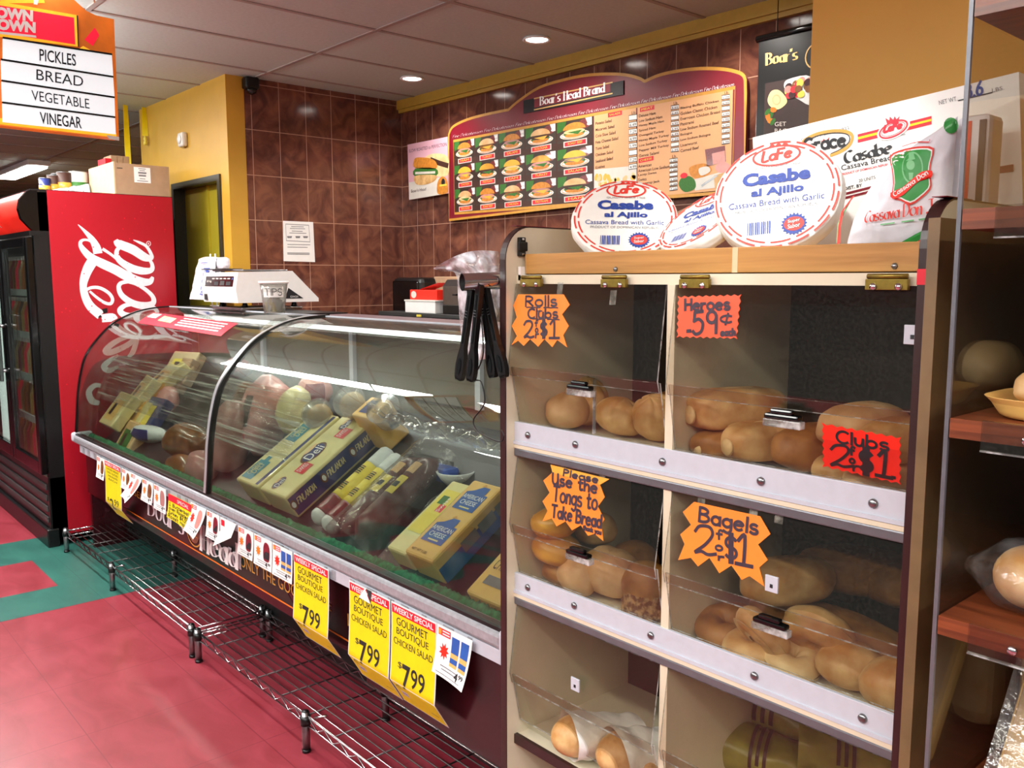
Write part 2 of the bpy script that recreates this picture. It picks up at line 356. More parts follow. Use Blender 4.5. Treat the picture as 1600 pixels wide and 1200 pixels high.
# ---------------------------------------------------------------- materials
def M_(*a, **k): return mat(*a, **k)
M_('yellow_paint', 'C39632', .45, var=.05, scale=6, bump=.05); M_('yellow_trim', 'B8963A', .4, var=.05)
M_('column_paint', 'D2962C', .45, var=.04, scale=4); M_('door_paint', 'A89A2A', .35, var=.05, scale=5)
M_('ceiling_tile', 'BCC8C4', .9, var=.05, scale=60, bump=.15, bscale=300); M_('ceiling_bar', '9A918C', .6)
M_('black', '0C0C0D', .35, spec=.4, var=.03); M_('black_gloss', '09090A', .12, spec=.5, var=.02); M_('dark_grey', '2A2A2A', .5); M_('dark_frame', '2E2C22', .4)
M_('white', 'F2F2F0', .5, var=.02); M_('off_white', 'D9D6CE', .5, var=.04); M_('paper', 'F6F6F4', .6, var=.02); M_('strip_grey', '6A6A70', .35, metal=.4); M_('cream', 'DCD2B8', .4, var=.04, scale=14)
M_('aluminium', 'C2C6D0', .3, spec=.35, metal=.0, var=.03, scale=50); M_('chrome', 'D5D5D8', .12, metal=1, var=.02); M_('steel', '8E8E90', .3, metal=1, var=.08); M_('dull_wire', '4A4646', .4, metal=.8)
M_('brass', '8A7430', .35, metal=.7, var=.2, scale=80)
M_('red_panel', '9C0C1E', .35, var=.03, scale=3); M_('red', 'D0182C', .4, var=.03); M_('logo_white', 'E8E2E8', .4, var=.06, scale=60)
M_('maroon', '3A0E14', .3, var=.1); M_('maroon_edge', '2E1716', .35, var=.1, scale=20); M_('board_maroon', '7A1426', .35, var=.1, scale=4); M_('gold', 'C9923A', .4, var=.1); M_('gold_pale', 'D8B06A', .4, var=.08)
M_('peach', 'E0A878', .5, var=.05, scale=3); M_('ink', '17151A', .6, var=.02); M_('ink_purple', '2A1026', .6, var=.02); M_('ink_brown', '3C1C10', .6); M_('ink_blue', '27408F', .6, var=.1, scale=200); M_('ink_red', 'D8382C', .6, var=.1, scale=120); M_('ink_grey', '77777C', .6)
M_('tag_yellow', 'F0DA0C', .5, var=.03); M_('tag_red', 'D81830', .5, var=.03); M_('neon_orange', 'F08020', .55, var=.03, emit=.06); M_('neon_coral', 'F0522A', .55, var=.03, emit=.06); M_('neon_red', 'F02612', .55, var=.03, emit=.06); M_('neon_pale', 'F0A434', .5)
M_('orange', 'E87A20', .5, var=.06); M_('green', '2E8A3C', .5, var=.1); M_('leaf', '2F6A22', .6, var=.35, scale=200); M_('meat_pink', 'D08C84', .35, var=.12, scale=30, coat=.5); M_('ham', 'B5817C', .35, var=.1, scale=25, coat=.6, bump=.1); M_('turkey_brown', '7A4C20', .3, var=.4, scale=35, coat=.8, bump=.4); M_('bun', 'C9822E', .5, var=.2, scale=60); M_('cheese', 'E8B23C', .4, var=.06)
M_('cheese_pale', 'E3D79A', .35, var=.05, coat=.5); M_('label_teal', '1F7F96', .4, var=.2, scale=60); M_('label_navy', '26306E', .35, var=.08, coat=.4); M_('salami', '6E2428', .35, var=.5, scale=160, coat=.5); M_('salami_dark', '54201F', .35, var=.5, scale=160, coat=.5); M_('casing', 'D5D9DA', .35, var=.08, scale=50, bump=.2); M_('sticker_yellow', 'E5D050', .5, var=.05)
M_('american_box', 'E2B566', .45, var=.05); M_('american_blue', '2455A4', .4, var=.08)
M_('card', 'A88A6C', .7, var=.07, scale=25); M_('card_light', 'CDB48E', .7, var=.05); M_('blue_tape', '2A4A9C', .5)
two_tone('plywood', '9A6A30', 'B88646', 9, .3, .7, .45, stretch=(.5, 5, 9), dist=.6)
two_tone('laminate', '5A2A16', '7C3E22', 14, .35, .65, .35, stretch=(.4, 4, 12), dist=.4); two_tone('dark_wood', '281A11', '36251A', 10, .35, .65, .45, stretch=(1, 4, .5)); M_('tan_edge', '6E5638', .5, var=.12, scale=20)
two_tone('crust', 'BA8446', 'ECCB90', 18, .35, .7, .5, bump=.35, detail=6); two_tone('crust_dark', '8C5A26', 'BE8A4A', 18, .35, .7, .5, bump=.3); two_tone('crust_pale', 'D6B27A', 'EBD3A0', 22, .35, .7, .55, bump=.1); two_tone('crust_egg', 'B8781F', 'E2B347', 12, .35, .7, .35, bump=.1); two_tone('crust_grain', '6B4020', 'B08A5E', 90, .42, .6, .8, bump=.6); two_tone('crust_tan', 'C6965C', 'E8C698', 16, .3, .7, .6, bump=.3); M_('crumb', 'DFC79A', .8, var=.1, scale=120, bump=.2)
two_tone('turf', '175C3C', '2A8A5C', 60, .4, .65, .9, bump=.8); two_tone('rubber', '151515', '202020', 40)
M_('bag_white', 'E4E2EA', .35, var=.05, bump=.3, scale=40); M_('bag_olive', '8E8636', .35, var=.2, scale=30, bump=.25)
two_tone('wrap_paper', 'E6E6E2', 'F6F6F2', 30, .4, .6, .4, bump=.35); M_('cassava_white', 'F4F2EA', .4, var=.03, scale=40)
M_('lit_panel', 'E8F2F6', .5, var=.01, emit=.62); M_('lit_orange', 'D86E1C', .5, var=.35, scale=5, emit=.4); M_('lit_yellow', 'F2B428', .5, var=.1, emit=.6); M_('lit_red', 'E01838', .5, var=.06, emit=.6)
M_('lamp_glow', 'FFF8F0', .5, var=.01, emit=14); M_('tube_glow', 'F4FAFF', .5, var=.01, emit=5); M_('fridge_glow', 'F4FAF6', .5, var=.01, emit=3); M_('header_lit', 'D8261A', .4, var=.25, scale=6, emit=.6)
clear('acrylic', 'F1EFEA', .03, .010, 1.0, bscale=220, hcol='B8B4A8'); clear('acrylic_edge', 'D9DAD6', .15, .35, 1.0, hcol='D8DADA'); clear('glass', 'E2E6E0', .01, .012, 1.25, bscale=12); clear('fridge_glass', 'C8D0CC', .02, .01, 1.2)
clear('film', 'F4F4F2', .12, .04, 3.0, bump=.9, bscale=5, stretch=(.3, 10, 20), streak=(.5, .66, .6)); clear('wrap', 'F4F4F2', .08, .05, 1.5, bump=.7, bscale=26, hcol='E0E0E0'); clear('bag_clear', 'F2F2F2', .2, .75, 1.6, bump=.8, bscale=14, hcol='E8E8EE'); clear('cup_clear', 'EDEDEA', .15, .25, 1.0, bscale=1, hcol='E6E6E4'); clear('tape', 'F0F0F0', .15, .25, 1.2)
def tiles(name, ax, off, pitch, zoff, zp):
    m = bpy.data.materials.new(name); m.use_nodes = True; nt = m.node_tree; N = nt.nodes; b = N['Principled BSDF']; L = nt.links.new
    g = N.new('ShaderNodeNewGeometry'); sp = N.new('ShaderNodeSeparateXYZ'); L(g.outputs['Position'], sp.inputs[0])
    def line(out, o, p, w):
        a = N.new('ShaderNodeMath'); a.operation = 'SUBTRACT'; L(out, a.inputs[0]); a.inputs[1].default_value = o-w/2
        d = N.new('ShaderNodeMath'); d.operation = 'FLOORED_MODULO'; L(a.outputs[0], d.inputs[0]); d.inputs[1].default_value = p
        c = N.new('ShaderNodeMath'); c.operation = 'LESS_THAN'; L(d.outputs[0], c.inputs[0]); c.inputs[1].default_value = w; return c.outputs[0]
    l1 = line(sp.outputs[ax], off, pitch, .004); l2 = line(sp.outputs['Z'], zoff, zp, .004)
    mx = N.new('ShaderNodeMath'); mx.operation = 'MAXIMUM'; L(l1, mx.inputs[0]); L(l2, mx.inputs[1])
    nz = N.new('ShaderNodeTexNoise'); nz.inputs['Scale'].default_value = 9; nz.inputs['Detail'].default_value = 8; nz.inputs['Distortion'].default_value = 1.2; L(g.outputs['Position'], nz.inputs['Vector'])
    rp = N.new('ShaderNodeValToRGB'); e = rp.color_ramp.elements; e[0].position = .35; e[1].position = .72
    e[0].color = (*lin('54302A'), 1); e[1].color = (*lin('82523F'), 1); L(nz.outputs[0], rp.inputs[0])
    mi = N.new('ShaderNodeMix'); mi.data_type = 'RGBA'; L(mx.outputs[0], mi.inputs[0]); L(rp.outputs[0], mi.inputs[6]); mi.inputs[7].default_value = (*lin('B08A76'), 1)
    L(mi.outputs[2], b.inputs['Base Color']); b.inputs['Roughness'].default_value = .13
    MATS[name] = m
tiles('tile_side', 'Y', 2.394, .168, 2.03, .25); tiles('tile_back', 'X', -4.4, .168, 2.03, .2505)
def floor_mat(name, ca, cb):
    m = two_tone(name, ca, cb, 5, .3, .7, .33, stretch=(1, 2.2, 1), detail=8, dist=.8); nt = m.node_tree; N = nt.nodes; b = N['Principled BSDF']; L = nt.links.new
    g = N.new('ShaderNodeNewGeometry'); sp = N.new('ShaderNodeSeparateXYZ'); L(g.outputs['Position'], sp.inputs[0]); outs = []
    for ax, o in (('X', -4.11), ('Y', .716)):
        a = N.new('ShaderNodeMath'); a.operation = 'ADD'; L(sp.outputs[ax], a.inputs[0]); a.inputs[1].default_value = -o
        d = N.new('ShaderNodeMath'); d.operation = 'FLOORED_MODULO'; L(a.outputs[0], d.inputs[0]); d.inputs[1].default_value = .41
        c = N.new('ShaderNodeMath'); c.operation = 'LESS_THAN'; L(d.outputs[0], c.inputs[0]); c.inputs[1].default_value = .003; outs.append(c.outputs[0])
    mx = N.new('ShaderNodeMath'); mx.operation = 'MAXIMUM'; L(outs[0], mx.inputs[0]); L(outs[1], mx.inputs[1])
    mi = N.new('ShaderNodeMix'); mi.data_type = 'RGBA'; L(mx.outputs[0], mi.inputs[0]); L(next(n for n in N if n.type == 'VALTORGB').outputs[0], mi.inputs[6]); mi.inputs[7].default_value = (*[v*.78 for v in lin(ca)], 1)
    L(mi.outputs[2], b.inputs['Base Color'])
floor_mat('floor_red', '7A222C', '903440'); floor_mat('floor_green', '23504A', '2F6258')

# ---------------------------------------------------------------- the setting
XA, YB, YD = -4.73, 3.234, 2.08     # side tile wall, menu wall, door wall
b = MB(); xs = [-14, -5.35, -4.93, -4.43, -4.11, 3]; ys = [-4, 1.02, 3.4]
for i in range(5):
    for j in range(2):
        g = 1 <= i <= 3 and not (i == 2 and j == 0)
        b.add([(xs[i], ys[j], 0), (xs[i+1], ys[j], 0), (xs[i+1], ys[j+1], 0), (xs[i], ys[j+1], 0)], [(0, 1, 2, 3)], 'floor_green' if g else 'floor_red')
struct(b.build('floor'))
b = MB(); b.box(-14, 3, -4, 5, CEIL, CEIL+.05, 'ceiling_tile')
struct(b.build('ceiling'))
b = MB()
for k in range(-18, 8): b.box(-4.0+.54*k-.011, -4.0+.54*k+.011, -4, 5, CEIL-.004, CEIL+.002, 'ceiling_bar')
for k in range(-6, 3): b.box(-14, 3, 2.24+1.065*k-.011, 2.24+1.065*k+.011, CEIL-.0045, CEIL+.0015, 'ceiling_bar')
struct(b.build('trim_1'))
b = MB(); b.box(XA-.1, XA, YD+.10, YB, 0, CEIL, 'tile_side'); b.box(XA-.1, XA+.0005, YD, YD+.105, 0, CEIL, 'yellow_paint'); struct(b.build('wall_left'))
b = MB(); b.box(XA-.1, .8, YB, YB+.1, 0, CEIL, 'tile_back'); struct(b.build('wall_back'))
b = MB(); b.box(XA, .8, YB-.035, YB, CEIL-.055, CEIL, 'yellow_trim'); b.box(XA, .8, YB-.022, YB, CEIL-.075, CEIL-.055, 'yellow_trim'); struct(b.build('trim_2'))
# yellow wall with the door
b = MB(); dx0, dx1, dz = -5.53, -4.87, 2.0
b.box(-6.0, dx0-.035, YD, YD+.1, 0, CEIL, 'yellow_paint'); b.box(dx1+.035, XA-.1, YD, YD+.1, 0, CEIL, 'yellow_paint'); b.box(dx0-.035, dx1+.035, YD, YD+.1, dz+.035, CEIL, 'yellow_paint')
struct(b.build('wall_front'))
d = MB(); d.box(dx0-.035, dx0, YD-.012, YD+.1, 0, dz+.035, 'dark_frame'); d.box(dx1, dx1+.035, YD-.012, YD+.1, 0, dz+.035, 'dark_frame'); d.box(dx0, dx1, YD-.012, YD+.1, dz, dz+.035, 'dark_frame')
do = struct(d.build('door_1'))
d = MB(); d.box(dx0, dx1, YD+.06, YD+.1, 0, dz, 'door_paint'); d.box(dx0+.36, dx0+.38, YD+.045, YD+.06, 0, dz, 'door_paint'); d.build('door_leaf', do)
# far wall past the door and the column on the right
b = MB(); b.box(-6.1, -6.0, YD, 4.9, 0, CEIL, 'yellow_paint'); struct(b.build('wall_recess'))
b = MB(); b.box(-14, -6.1, 3.0, 3.1, 0, CEIL, 'yellow_paint'); struct(b.build('wall_far'))
b = MB(); b.box(-1.285, .9, 2.2, YB-.036, 0, CEIL, 'column_paint'); struct(b.build('wall_right'))
b = MB(); b.box(-14.1, -14, -4, 3.1, 0, CEIL, 'dark_grey'); struct(b.build('wall_end'))

# downlights
for i, (x, y, wh) in enumerate(((-4.13, 2.9, 'nearest the corner of the tile walls'), (-3.09, 2.88, 'above the arched menu board title'), (-2.11, 2.93, 'cut by the top edge of the photo'))):
    t = thing('downlight', 'round recessed ceiling downlight, lit, '+wh, 'ceiling light', (x, y, CEIL-.02), 'recessed ceiling downlights')
    m = MB(); m.lathe([(.062, CEIL-.001), (.068, CEIL-.008), (.060, CEIL-.012), (.052, CEIL-.006)], 'white', 28, Matrix.Translation((x, y, 0))); m.build('trim_ring', t)
    m = MB(); m.lathe([(0.0, CEIL-.008), (.05, CEIL-.007)], 'lamp_glow', 24, Matrix.Translation((x, y, 0))); m.build('lens', t)
t = thing('fluorescent_fixture', 'ceiling fluorescent light glowing far back beyond the drinks cooler', 'ceiling light', (-9.9, 2.2, CEIL-.07))
m = MB(); m.box(-10.6, -9.2, 2.1, 2.3, CEIL-.05, CEIL-.001, 'white', .01); m.build('housing', t)
m = MB(); m.box(-10.55, -9.25, 2.12, 2.28, CEIL-.07, CEIL-.05, 'lamp_glow', .005); m.build('diffuser', t)
# small wall fittings
t = thing('wall_alarm', 'small off white square alarm sounder on the yellow wall above the door', 'alarm', (-5.33, YD-.03, 2.25))
m = MB(); m.box(-5.37, -5.29, YD-.035, YD, 2.235, 2.32, 'off_white', .012); m.build('case', t)
m = MB(); m.lathe([(0, 0), (.026, 0), (.026, .006), (0, .01)], 'white', 20, Matrix.Translation((-5.33, YD-.035, 2.278)) @ Matrix.Rotation(rad(90), 4, 'X')); m.build('grille', t)
t = thing('security_camera', 'black dome security camera at the top of the brown tile wall', 'security camera', (XA+.05, 2.22, CEIL-.09))
m = MB(); m.box(XA+.0, XA+.07, 2.17, 2.25, CEIL-.07, CEIL-.006, 'black', .012); m.build('housing', t)
m = MB(); m.lathe([(.03, 0), (.026, -.02), (0, -.032)], 'black_gloss', 16, Matrix.Translation((XA+.045, 2.21, CEIL-.07))); m.build('lens_dome', t)
for i, (px, p0, p1, wh) in enumerate(((195, 150, 258, 'nearer the aisle sign'), (222, 115, 212, 'nearer the door'))):
    xx = -5.95
    P = atX(px, p0, xx); Q = atX(px, p1, xx)
    t = thing('fly_strip', 'yellow twisted sticky fly strip hanging from the ceiling '+wh, 'fly strip', (xx, P.y, Q.z))
    m = MB()
    m.surf(lambda u, v: (xx+(u-.5)*.035*math.cos(1.2+.8*v), P.y+(u-.5)*.035*math.sin(1.2+.8*v), Q.z+(CEIL-.005-Q.z)*v), 2, 40, 'tag_yellow'); m.build('strip', t)
    m = MB(); m.lathe([(0, 0), (.012, .002), (.014, .02), (.008, .026), (.013, .04), (.004, .06)], 'sticker_yellow', 10, Matrix.Translation((xx, P.y, Q.z-.058))); m.build('canister', t)

# ---------------------------------------------------------------- aisle sign hanging at the upper left
XS = -3.3; pl = Pl((XS, 0, 0), (0, 1, 0), (0, 0, 1)); T = lambda pts, sc=1, ox=0, oy=0: pl.tr(pts, sc, ox, oy)
S5 = 5.455
out = T([(-14, -30), (60, -42), (95, -20), (116, 0), (135, 17), (150, 24), (178, 30), (186, 217), (168, 215), (0, 196), (-12, 194)])
t = thing('aisle_sign', 'lit hanging aisle sign reading PICKLES BREAD VEGETABLE VINEGAR on white strips', 'sign', (XS, 1.0, 2.06))
m = MB(); m.poly(pl, out, 'lit_orange', 0, .05)
m.poly(pl, T([(-12, 183), (182, 208), (182, 215), (-12, 193)]), 'lit_yellow', .0006); m.poly(pl, T([(130, 72), (152, 84), (120, 78)]), 'lit_yellow', .0006)
m.poly(pl, T([(132, 62), (148, 43), (155, 55), (145, 72)]), 'lit_red', .0006); m.poly(pl, T([(0, -30), (60, -40), (70, 5), (0, 5)]), 'lit_yellow', .0005)
m.build('light_box', t)
m = MB(); m.poly(pl, T([(-6, 2), (119, 24), (121, 73), (-6, 57)]), 'lit_yellow', .004, .004); m.poly(pl, T([(-6, 8), (115, 28), (117, 70), (-6, 51)]), 'lit_red', .0046)
m.poly(pl, T([(119, 24), (121.5, 25), (123, 74), (121, 73)]), 'dark_grey', .0035)
for s, A, B, C in (('TOWN', (-22, 27.5), (51, 34.5), (-22, 9)), ('TOWN', (-20, 45.5), (55, 52.5), (-20, 27.5))):
    a, b_, c = T([A, B, C]); m.text(pl, s, a, b_, c, 'white', .0052, .06)
m.poly(pl, T([(-6, 49), (55.5, 56), (56.5, 59.5), (-6, 53)]), 'white', .0052)
m.poly(pl, T([(52, -2), (60, 0), (58, 8), (52, 7)]), 'white', .004); m.build('logo_panel', t)
rows = [((4, 61), (174, 87), (176, 119), (4, 93)), ((1, 95), (176, 122), (178, 151), (2, 126)), ((2, 128), (178, 154), (179, 182), (3, 160)), ((3, 162), (179, 185), (180, 210), (4, 191))]
for (r, s, A, B, C) in zip(rows, ('PICKLES', 'BREAD', 'VEGETABLE', 'VINEGAR'), ((61, 95.5), (56, 125), (49, 157), (62, 193.5)), ((118, 104), (129, 136), (139, 170.5), (127, 201.5)), ((60.5, 76.5), (56, 108.5), (48, 141), (61, 175))):
    m = MB(); q = T(r); m.poly(pl, q, 'lit_panel', .006, .006)
    m.poly(pl, [q[0], q[1], (q[1][0], q[1][1]+.006), (q[0][0], q[0][1]+.006)], 'black', .009, .009)
    a, b_, c = T([A, B, C]); m.text(pl, s, a, b_, c, 'ink', .0072, .012 if s in ('PICKLES', 'VINEGAR') else 0); m.build('strip', t)
for y in (.72, 1.0): m = MB(); m.tube([(XS-.02, y, 2.4), (XS-.02, y, CEIL)], .003, 'steel', 6); m.build('hanger', t)
m = MB(); m.poly(pl, T([(166, 211), (186, 214), (186, 220), (170, 217)]), 'off_white', .002, .002); m.build('sticker', t)

# ---------------------------------------------------------------- red drinks cooler
XF = -5.1
t = thing('drinks_cooler', 'tall two door glass drinks cooler with red side panel and white script logo', 'fridge', (-5.85, 1.57, 0))
m = MB(); x0 = -6.7
m.box(XF-.05, XF-.004, 1.17, 1.90, .02, 1.90, 'black'); m.box(x0, x0+.05, 1.17, 1.90, .02, 1.90, 'black'); m.box(x0, XF-.004, 1.86, 1.90, .02, 1.90, 'black')
m.box(x0, XF-.004, 1.17, 1.90, 1.70, 1.915, 'black'); m.box(x0, XF-.004, 1.17, 1.90, .02, .38, 'black'); m.build('cabinet', t)
pl = Pl((XF, 0, 0), (0, 1, 0), (0, 0, 1))
m = MB(); m.box(XF-.003, XF, 1.245, 1.897, .06, 1.912, 'red_panel')
T4 = lambda p: pl.tr(p, 4, 0, 280)
def rib(p, w): # brush stroke: traced centre line, width list
    q = sm2(T4(p), 6); n = len(q); k = len(p)-1
    ww = [.00120*(w[min(int(i/(n-1)*k), k-1)]*(1-(i/(n-1)*k-min(int(i/(n-1)*k), k-1)))+w[min(int(i/(n-1)*k), k-1)+1]*(i/(n-1)*k-min(int(i/(n-1)*k), k-1))) for i in range(n)]
    m.stroke(pl, q, 0, 'logo_white', .0007, None, False, ww)
rib([(487, 283), (530, 325), (572, 372), (600, 420), (612, 465)], [2, 14, 26, 36, 40])
rib([(622, 440), (585, 400), (545, 380), (512, 383), (502, 405), (520, 440), (570, 490), (640, 528), (720, 565), (800, 610), (880, 640), (935, 640), (955, 610)], [10, 10, 10, 12, 16, 26, 36, 42, 44, 44, 40, 30, 12])
rib([(640, 435), (700, 475), (760, 530), (805, 575), (850, 620)], [14, 12, 9, 8, 8])
rib([(590, 495), (555, 550), (530, 610), (520, 670), (535, 740), (570, 800), (630, 850)], [46, 44, 38, 30, 34, 40, 44])
rib([(525, 700), (570, 678), (625, 680), (680, 712), (703, 750), (690, 778), (650, 770), (600, 735), (560, 700)], [12, 14, 15, 15, 15, 15, 14, 12, 10])
rib([(800, 640), (755, 650), (742, 680), (765, 730), (830, 775), (900, 790), (955, 775), (955, 735), (910, 690), (850, 655), (800, 640)], [16, 18, 20, 26, 32, 34, 26, 20, 18, 16, 16])
rib([(795, 425), (745, 430), (728, 460), (745, 505), (810, 550), (880, 572), (940, 570), (952, 540), (930, 500), (870, 455), (800, 425)], [14, 16, 20, 28, 36, 36, 26, 18, 14, 14, 14])
rib([(722, 380), (745, 405), (830, 440), (900, 485), (940, 492), (945, 470), (915, 420), (870, 395), (833, 380)], [18, 40, 44, 40, 26, 16, 14, 12, 3])
rib([(835, 780), (780, 790), (750, 820), (780, 850), (850, 860), (930, 855), (970, 830), (960, 800), (900, 780)], [16, 20, 26, 30, 32, 30, 22, 16, 10])
rib([(635, 870), (700, 865), (715, 880)], [36, 40, 30])
rib([(705, 900), (740, 930), (800, 965)], [30, 30, 20]); rib([(885, 955), (830, 900), (790, 900), (800, 950), (860, 975), (930, 990), (980, 960)], [20, 12, 14, 20, 22, 18, 6])
rib([(860, 985), (780, 990), (700, 1030), (660, 1075), (700, 1080), (790, 1040), (850, 1000), (830, 1080), (800, 1110)], [14, 20, 26, 28, 28, 26, 24, 24, 12])
rib([(740, 1100), (690, 1130), (650, 1170), (680, 1195), (740, 1170)], [10, 22, 28, 26, 10]); rib([(630, 1290), (590, 1290), (555, 1330), (575, 1385), (620, 1400)], [18, 22, 26, 30, 20]); rib([(960, 985), (1050, 995), (1120, 1010), (1200, 1030)], [26, 22, 16, 3])
m.stroke(pl, T4(ell(928, 403, 13, 15)), .003, 'logo_white', .0007, closed=True)
a, b_, c = T4([(924, 410), (934, 410), (924, 397)]); m.text(pl, 'R', a, b_, c, 'logo_white')
for p in ([(610, 865), (625, 848), (640, 862)], [(635, 812), (670, 805), (672, 832), (650, 842)], [(700, 890), (745, 905), (740, 925), (715, 915)]): m.poly(pl, T4(p), 'black', .0008)
random.seed(3)
for i in range(150):
    a = random.uniform(1.27, 1.87); z = random.uniform(.3, 1.88); r = random.choice((.0012, .0018, .003))
    m.poly(pl, ell(a, z, r, r*1.3, 8), 'red', .0009)
m.build('side_panel', t)
# curved lit header
m = MB(); prof = [(1.17, 1.70), (1.155, 1.715), (1.118, 1.76), (1.107, 1.81), (1.118, 1.86), (1.15, 1.9), (1.17, 1.908)]

vs = [(x, y, z) for x in (x0+.02, XF-.045) for y, z in prof]; n = len(prof)
m.add(vs, [(i, i+1, n+i+1, n+i) for i in range(n-1)], 'header_lit', True)
ph = Pl((0, 1.106, 0), (1, 0, 0), (0, 0, 1))
q = sm2([(-5.62, 1.875), (-5.66, 1.84), (-5.665, 1.80), (-5.645, 1.76), (-5.62, 1.735)], 5)
def bulge(z): return 1.107+((z-1.81)/.1)**2*.045
m.add([(x+dx, bulge(z)-.002, z) for x, z in q for dx in (-.01, .01)], [(2*i, 2*i+1, 2*i+3, 2*i+2) for i in range(len(q)-1)], 'white')
m.text(Pl((0, 1.104, 0), (1, 0, 0), (0, 0, 1)), 'refreshed', (-6.1, 1.79), (-5.52, 1.79), (-6.1, 1.825), 'white')
m.build('header_sign', t)
m = MB()
for xx in (x0, XF-.045): m.add([(xx+dx, y, z) for dx in (0, .042) for y, z in prof+[(1.20, 1.908), (1.20, 1.70)]], [tuple(range(9)), tuple(range(17, 8, -1))]+[(i, i+9, (i+1) % 9+9, (i+1) % 9) for i in range(9)], 'black_gloss')
m.box(x0, XF, 1.15, 1.2, 1.675, 1.70, 'black'); m.build('header_frame', t)
for k, (a, c_) in enumerate(((-6.66, -5.77), (-5.75, -5.12))):
    fr = MB(); y0, y1, z0, z1 = 1.135, 1.168, .40, 1.668; wdt = .055
    for bx in ((a, a+wdt, z0, z1), (c_-wdt, c_, z0, z1), (a+wdt, c_-wdt, z0, z0+.07), (a+wdt, c_-wdt, z1-.05, z1)): fr.box(bx[0], bx[1], y0, y1, bx[2], bx[3], 'black_gloss', .004)
    dr = fr.build('door', t)
    g = MB(); g.box(a+wdt, c_-wdt, y0+.012, y0+.018, z0+.07, z1-.05, 'fridge_glass'); g.build('glass', dr)
    hx = c_-.03 if k == 0 else a+.03
    h = MB(); h.box(hx-.012, hx+.012, y0-.05, y0-.03, .86, 1.24, 'black', .004)
    for z in (.92, 1.18): h.tube([(hx, y0, z), (hx, y0-.035, z)], .008, 'steel', 8)
    h.build('handle', dr)
m = MB(); m.box(x0, XF-.002, 1.16, 1.17, .10, .385, 'black')
for z in (.13, .19, .25, .31): m.box(x0+.03, XF-.03, 1.152, 1.162, z, z+.035, 'dark_grey', .006)
m.box(x0, XF+.004, 1.14, 1.2, .0, .10, 'black', .006); m.build('kick_grille', t)
m = MB(); m.box(x0+.05, XF-.05, 1.84, 1.86, .4, 1.68, 'fridge_glow'); m.tube([(-5.15, 1.215, .45), (-5.15, 1.215, 1.65)], .01, 'fridge_glow', 8); m.box(-6.3, -6.1, 1.19, 1.22, .45, 1.65, 'fridge_glow'); m.build('interior_lamp_and_glow', t)  # interior light put into the back panel as glow, beside the lamps
lo_ = area('cooler_lamp', -5.165, 1.20, 1.04, .03, 1.2, 22, (.95, 1, .98)); lo_.rotation_euler = V((-1, .22, 0)).to_track_quat('-Z', 'Y').to_euler()
for z in (.42, .66, .9, 1.14, 1.38):
    m = MB(); m.box(x0+.055, XF-.055, 1.2, 1.83, z-.012, z, 'off_white'); m.box(x0+.055, XF-.055, 1.195, 1.2, z-.025, z+.012, 'white'); m.build('shelf', t)
proto = {}
cols = ['crust_egg', 'red', 'american_box', 'turkey_brown', 'orange', 'crust_pale', 'lit_red']
first = None; kk = 0
for zi, z in enumerate((.42, .66, .9, 1.14, 1.38)):
    for r_ in range(2):
      for i in range(12):
        c = cols[(zi*3+i+r_) % len(cols)]; loc = V((-5.2-.075*i, 1.25+.12*r_, z+.0005))
        if c not in proto:
            o = thing('drink_bottle', 'drink bottle on a shelf inside the drinks cooler', 'bottle', loc, 'drinks inside the cooler')
            m = MB(); m.lathe([(.026, 0), (.031, .008), (.031, .12), (.012, .165), (.012, .18)], c, 12, Matrix.Translation(loc)); m.build('bottle_body', o)
            m = MB(); m.lathe([(.014, .178), (.014, .2), (0, .201)], 'white', 10, Matrix.Translation(loc)); m.build('cap', o); proto[c] = o
        else: dup(proto[c], loc)
# things on top of the cooler
FT = 1.9165
t = thing('cardboard_box', 'brown cardboard box with a white barcode label on top of the drinks cooler', 'box', (-5.33, 1.75, FT))
m = MB(); m.box(-5.56, -5.12, 1.60, 1.895, FT, 2.085, 'card'); m.box(-5.57, -5.118, 1.592, 1.6, FT, 2.09, 'card_light'); m.box(-5.119, -5.1185, 1.61, 1.64, 2.055, 2.059, 'ink'); m.build('carton', t)
pl = Pl((-5.119, 0, 0), (0, 1, 0), (0, 0, 1)); m = MB(); m.poly(pl, [(1.70, 1.985), (1.79, 1.985), (1.79, 2.07), (1.70, 2.07)], 'paper', .001, .001)
for i, (zz, wd) in enumerate(((2.06, .04), (2.05, .03), (2.035, .045), (2.02, .04), (2.005, .03), (1.993, .06))): m.rect(pl, 1.745-wd/2, zz, 1.745+wd/2, zz+(.009 if i in (2, 3) else .004), 'ink_grey', .0014)
m.build('shipping_label', t)
def can(px, py, x, r, h, c, lab, parts=True):
    p = atX(px, py, x); t = thing('food_can', lab, 'can', (x, p.y, FT), 'cans on top of the cooler')
    m = MB(); TT = Matrix.Translation((x, p.y, FT)); m.lathe([(r, .004), (r, h-.004)], c, 22, TT); m.lathe([(r*.985, h*.25), (r+.0008, h*.251), (r+.0008, h*.6), (r*.985, h*.601)], 'leaf' if c == 'off_white' else 'crust_egg', 22, TT); m.build('label_wrap', t)
    m = MB(); m.lathe([(r, 0), (r+.002, .003), (r-.001, .005)], 'steel', 22, TT); m.lathe([(r-.001, h-.005), (r+.002, h-.003), (r, h), (0, h-.001)], 'steel', 22, TT); m.build('rim', t)
can(123, 285, -5.62, .052, .16, 'off_white', 'large pale can with green print, next to the cardboard box on the cooler')
can(141, 285, -5.68, .05, .15, 'off_white', 'pale green printed can just left of the brown cardboard box')
can(101, 290, -5.62, .04, .15, 'ink_brown', 'dark can with orange picture, second from the cooler header')
can(92, 290, -5.72, .04, .15, 'ink', 'dark can with orange picture, between two others on the cooler')
can(84, 290, -5.64, .035, .13, 'ink_brown', 'dark orange printed can, third from the front of the cooler')
